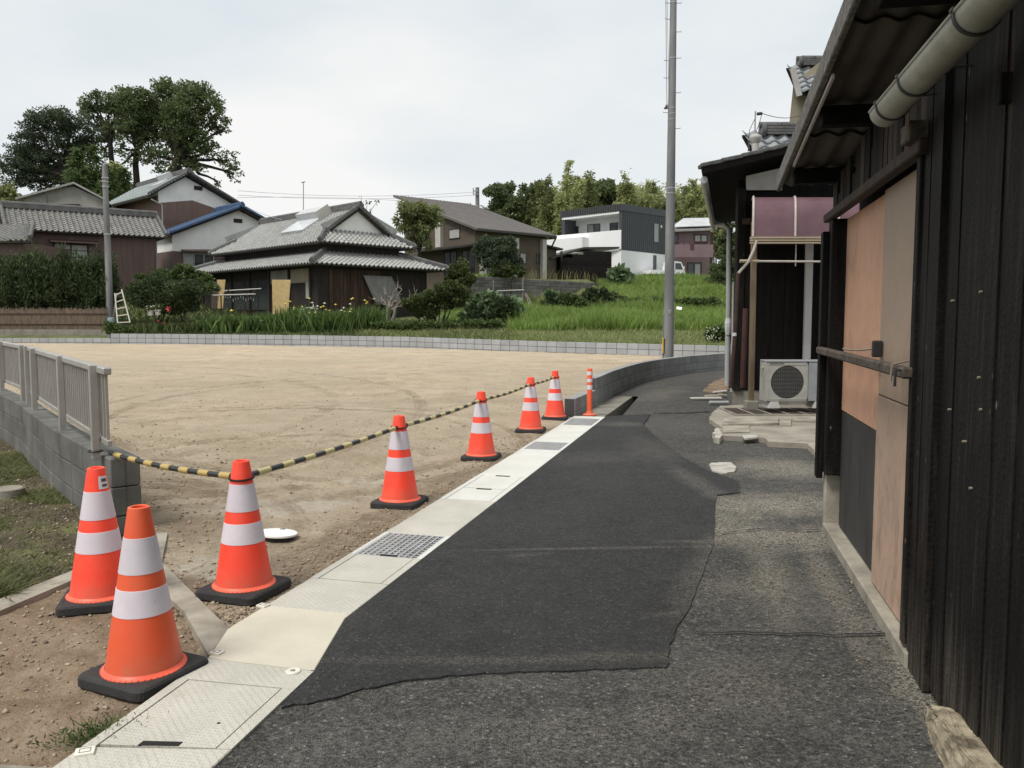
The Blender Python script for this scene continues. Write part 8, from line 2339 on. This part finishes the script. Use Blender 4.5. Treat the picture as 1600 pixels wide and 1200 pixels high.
# ================================================================ SMALL TRUCK
ta = rad(23); TO = Vector((11.2, 66.9, 4.52)); tx = Vector((math.cos(ta), math.sin(ta), 0)); ty = Vector((-tx.y, tx.x, 0))
tk = thing('pickup_truck', 'small white flatbed truck parked on the grassy bank behind the concrete pole', 'truck', TO)
def tb(m, x0, x1, y0, y1, z0, z1, ch=0): return m.obox(TO + tx * ((x0 + x1) / 2) + ty * ((y0 + y1) / 2) + Z * ((z0 + z1) / 2), tx * ((x1 - x0) / 2), ty * ((y1 - y0) / 2), Z * ((z1 - z0) / 2), ch)
def tq(x_, y_, z_): return TO + tx * x_ + ty * y_ + Z * z_
build('chassis', tb(MB(), .1, 3.0, .15, 1.25, .38, .55), 'frame_dark', tk)
m = MB(); tb(m, 0, 2.0, 0, 1.4, .60, .66); build('bed_floor', m, 'modern_white', tk)
for y0 in (0, 1.36): build('bed_side', tb(MB(), 0, 2.0, y0, y0 + .04, .66, .93), 'modern_white', tk)
build('tailgate', tb(MB(), -.04, .0, 0, 1.4, .62, .93), 'modern_white', tk); build('head_board', tb(MB(), 1.98, 2.04, 0, 1.4, .66, 1.35), 'modern_white', tk)
pr = [tq(2.06, 0, .42), tq(3.25, 0, .42), tq(3.28, 0, .75), tq(3.18, 0, 1.02), tq(2.86, 0, 1.62), tq(2.2, 0, 1.68), tq(2.06, 0, 1.6)]
cab = build('cab', MB().prism(pr, ty * 1.4), 'modern_white', tk)
build('side_window', MB().prism([tq(2.28, -.012, 1.02), tq(3.02, -.012, 1.02), tq(2.80, -.012, 1.52), tq(2.28, -.012, 1.54)], ty * .02), 'glass', tk)
build('windscreen', MB().prism([tq(3.185, .1, 1.06), tq(3.185, 1.3, 1.06), tq(2.90, 1.3, 1.58), tq(2.90, .1, 1.58)], tx * .02), 'glass', tk)
build('mirror', tb(MB(), 3.0, 3.06, -.18, -.04, 1.05, 1.25, .01), 'modern_white', tk); build('door_handle', tb(MB(), 2.2, 2.32, -.02, .0, .90, .93), 'frame_dark', tk)
build('headlight', tb(MB(), 3.22, 3.29, .1, .35, .68, .82), 'glass', tk); build('headlight', tb(MB(), 3.22, 3.29, 1.05, 1.3, .68, .82), 'glass', tk)
build('tail_light', tb(MB(), -.06, -.03, .08, .3, .5, .6), 'petal_red', tk)
for x_ in (.62, 2.75):
    for y_ in (.02, 1.22):
        m = MB().lathe((0, 0, 0), [(.12, 0), (.25, 0), (.27, .03), (.27, .13), (.25, .16), (.12, .16)], 20)
        m.v = [tuple(tq(x_ + vx, y_ + vz, .27 + vy)) for vx, vy, vz in m.v]; w_ = build('wheel', m, 'tyre', tk)
        m = MB().lathe((0, 0, 0), [(0, .02), (.14, .0), (.14, .02)], 14, False); m.v = [tuple(tq(x_ + vx, y_ - .012 + vz, .27 + vy)) for vx, vy, vz in m.v]; build('rim', m, 'steel', w_)
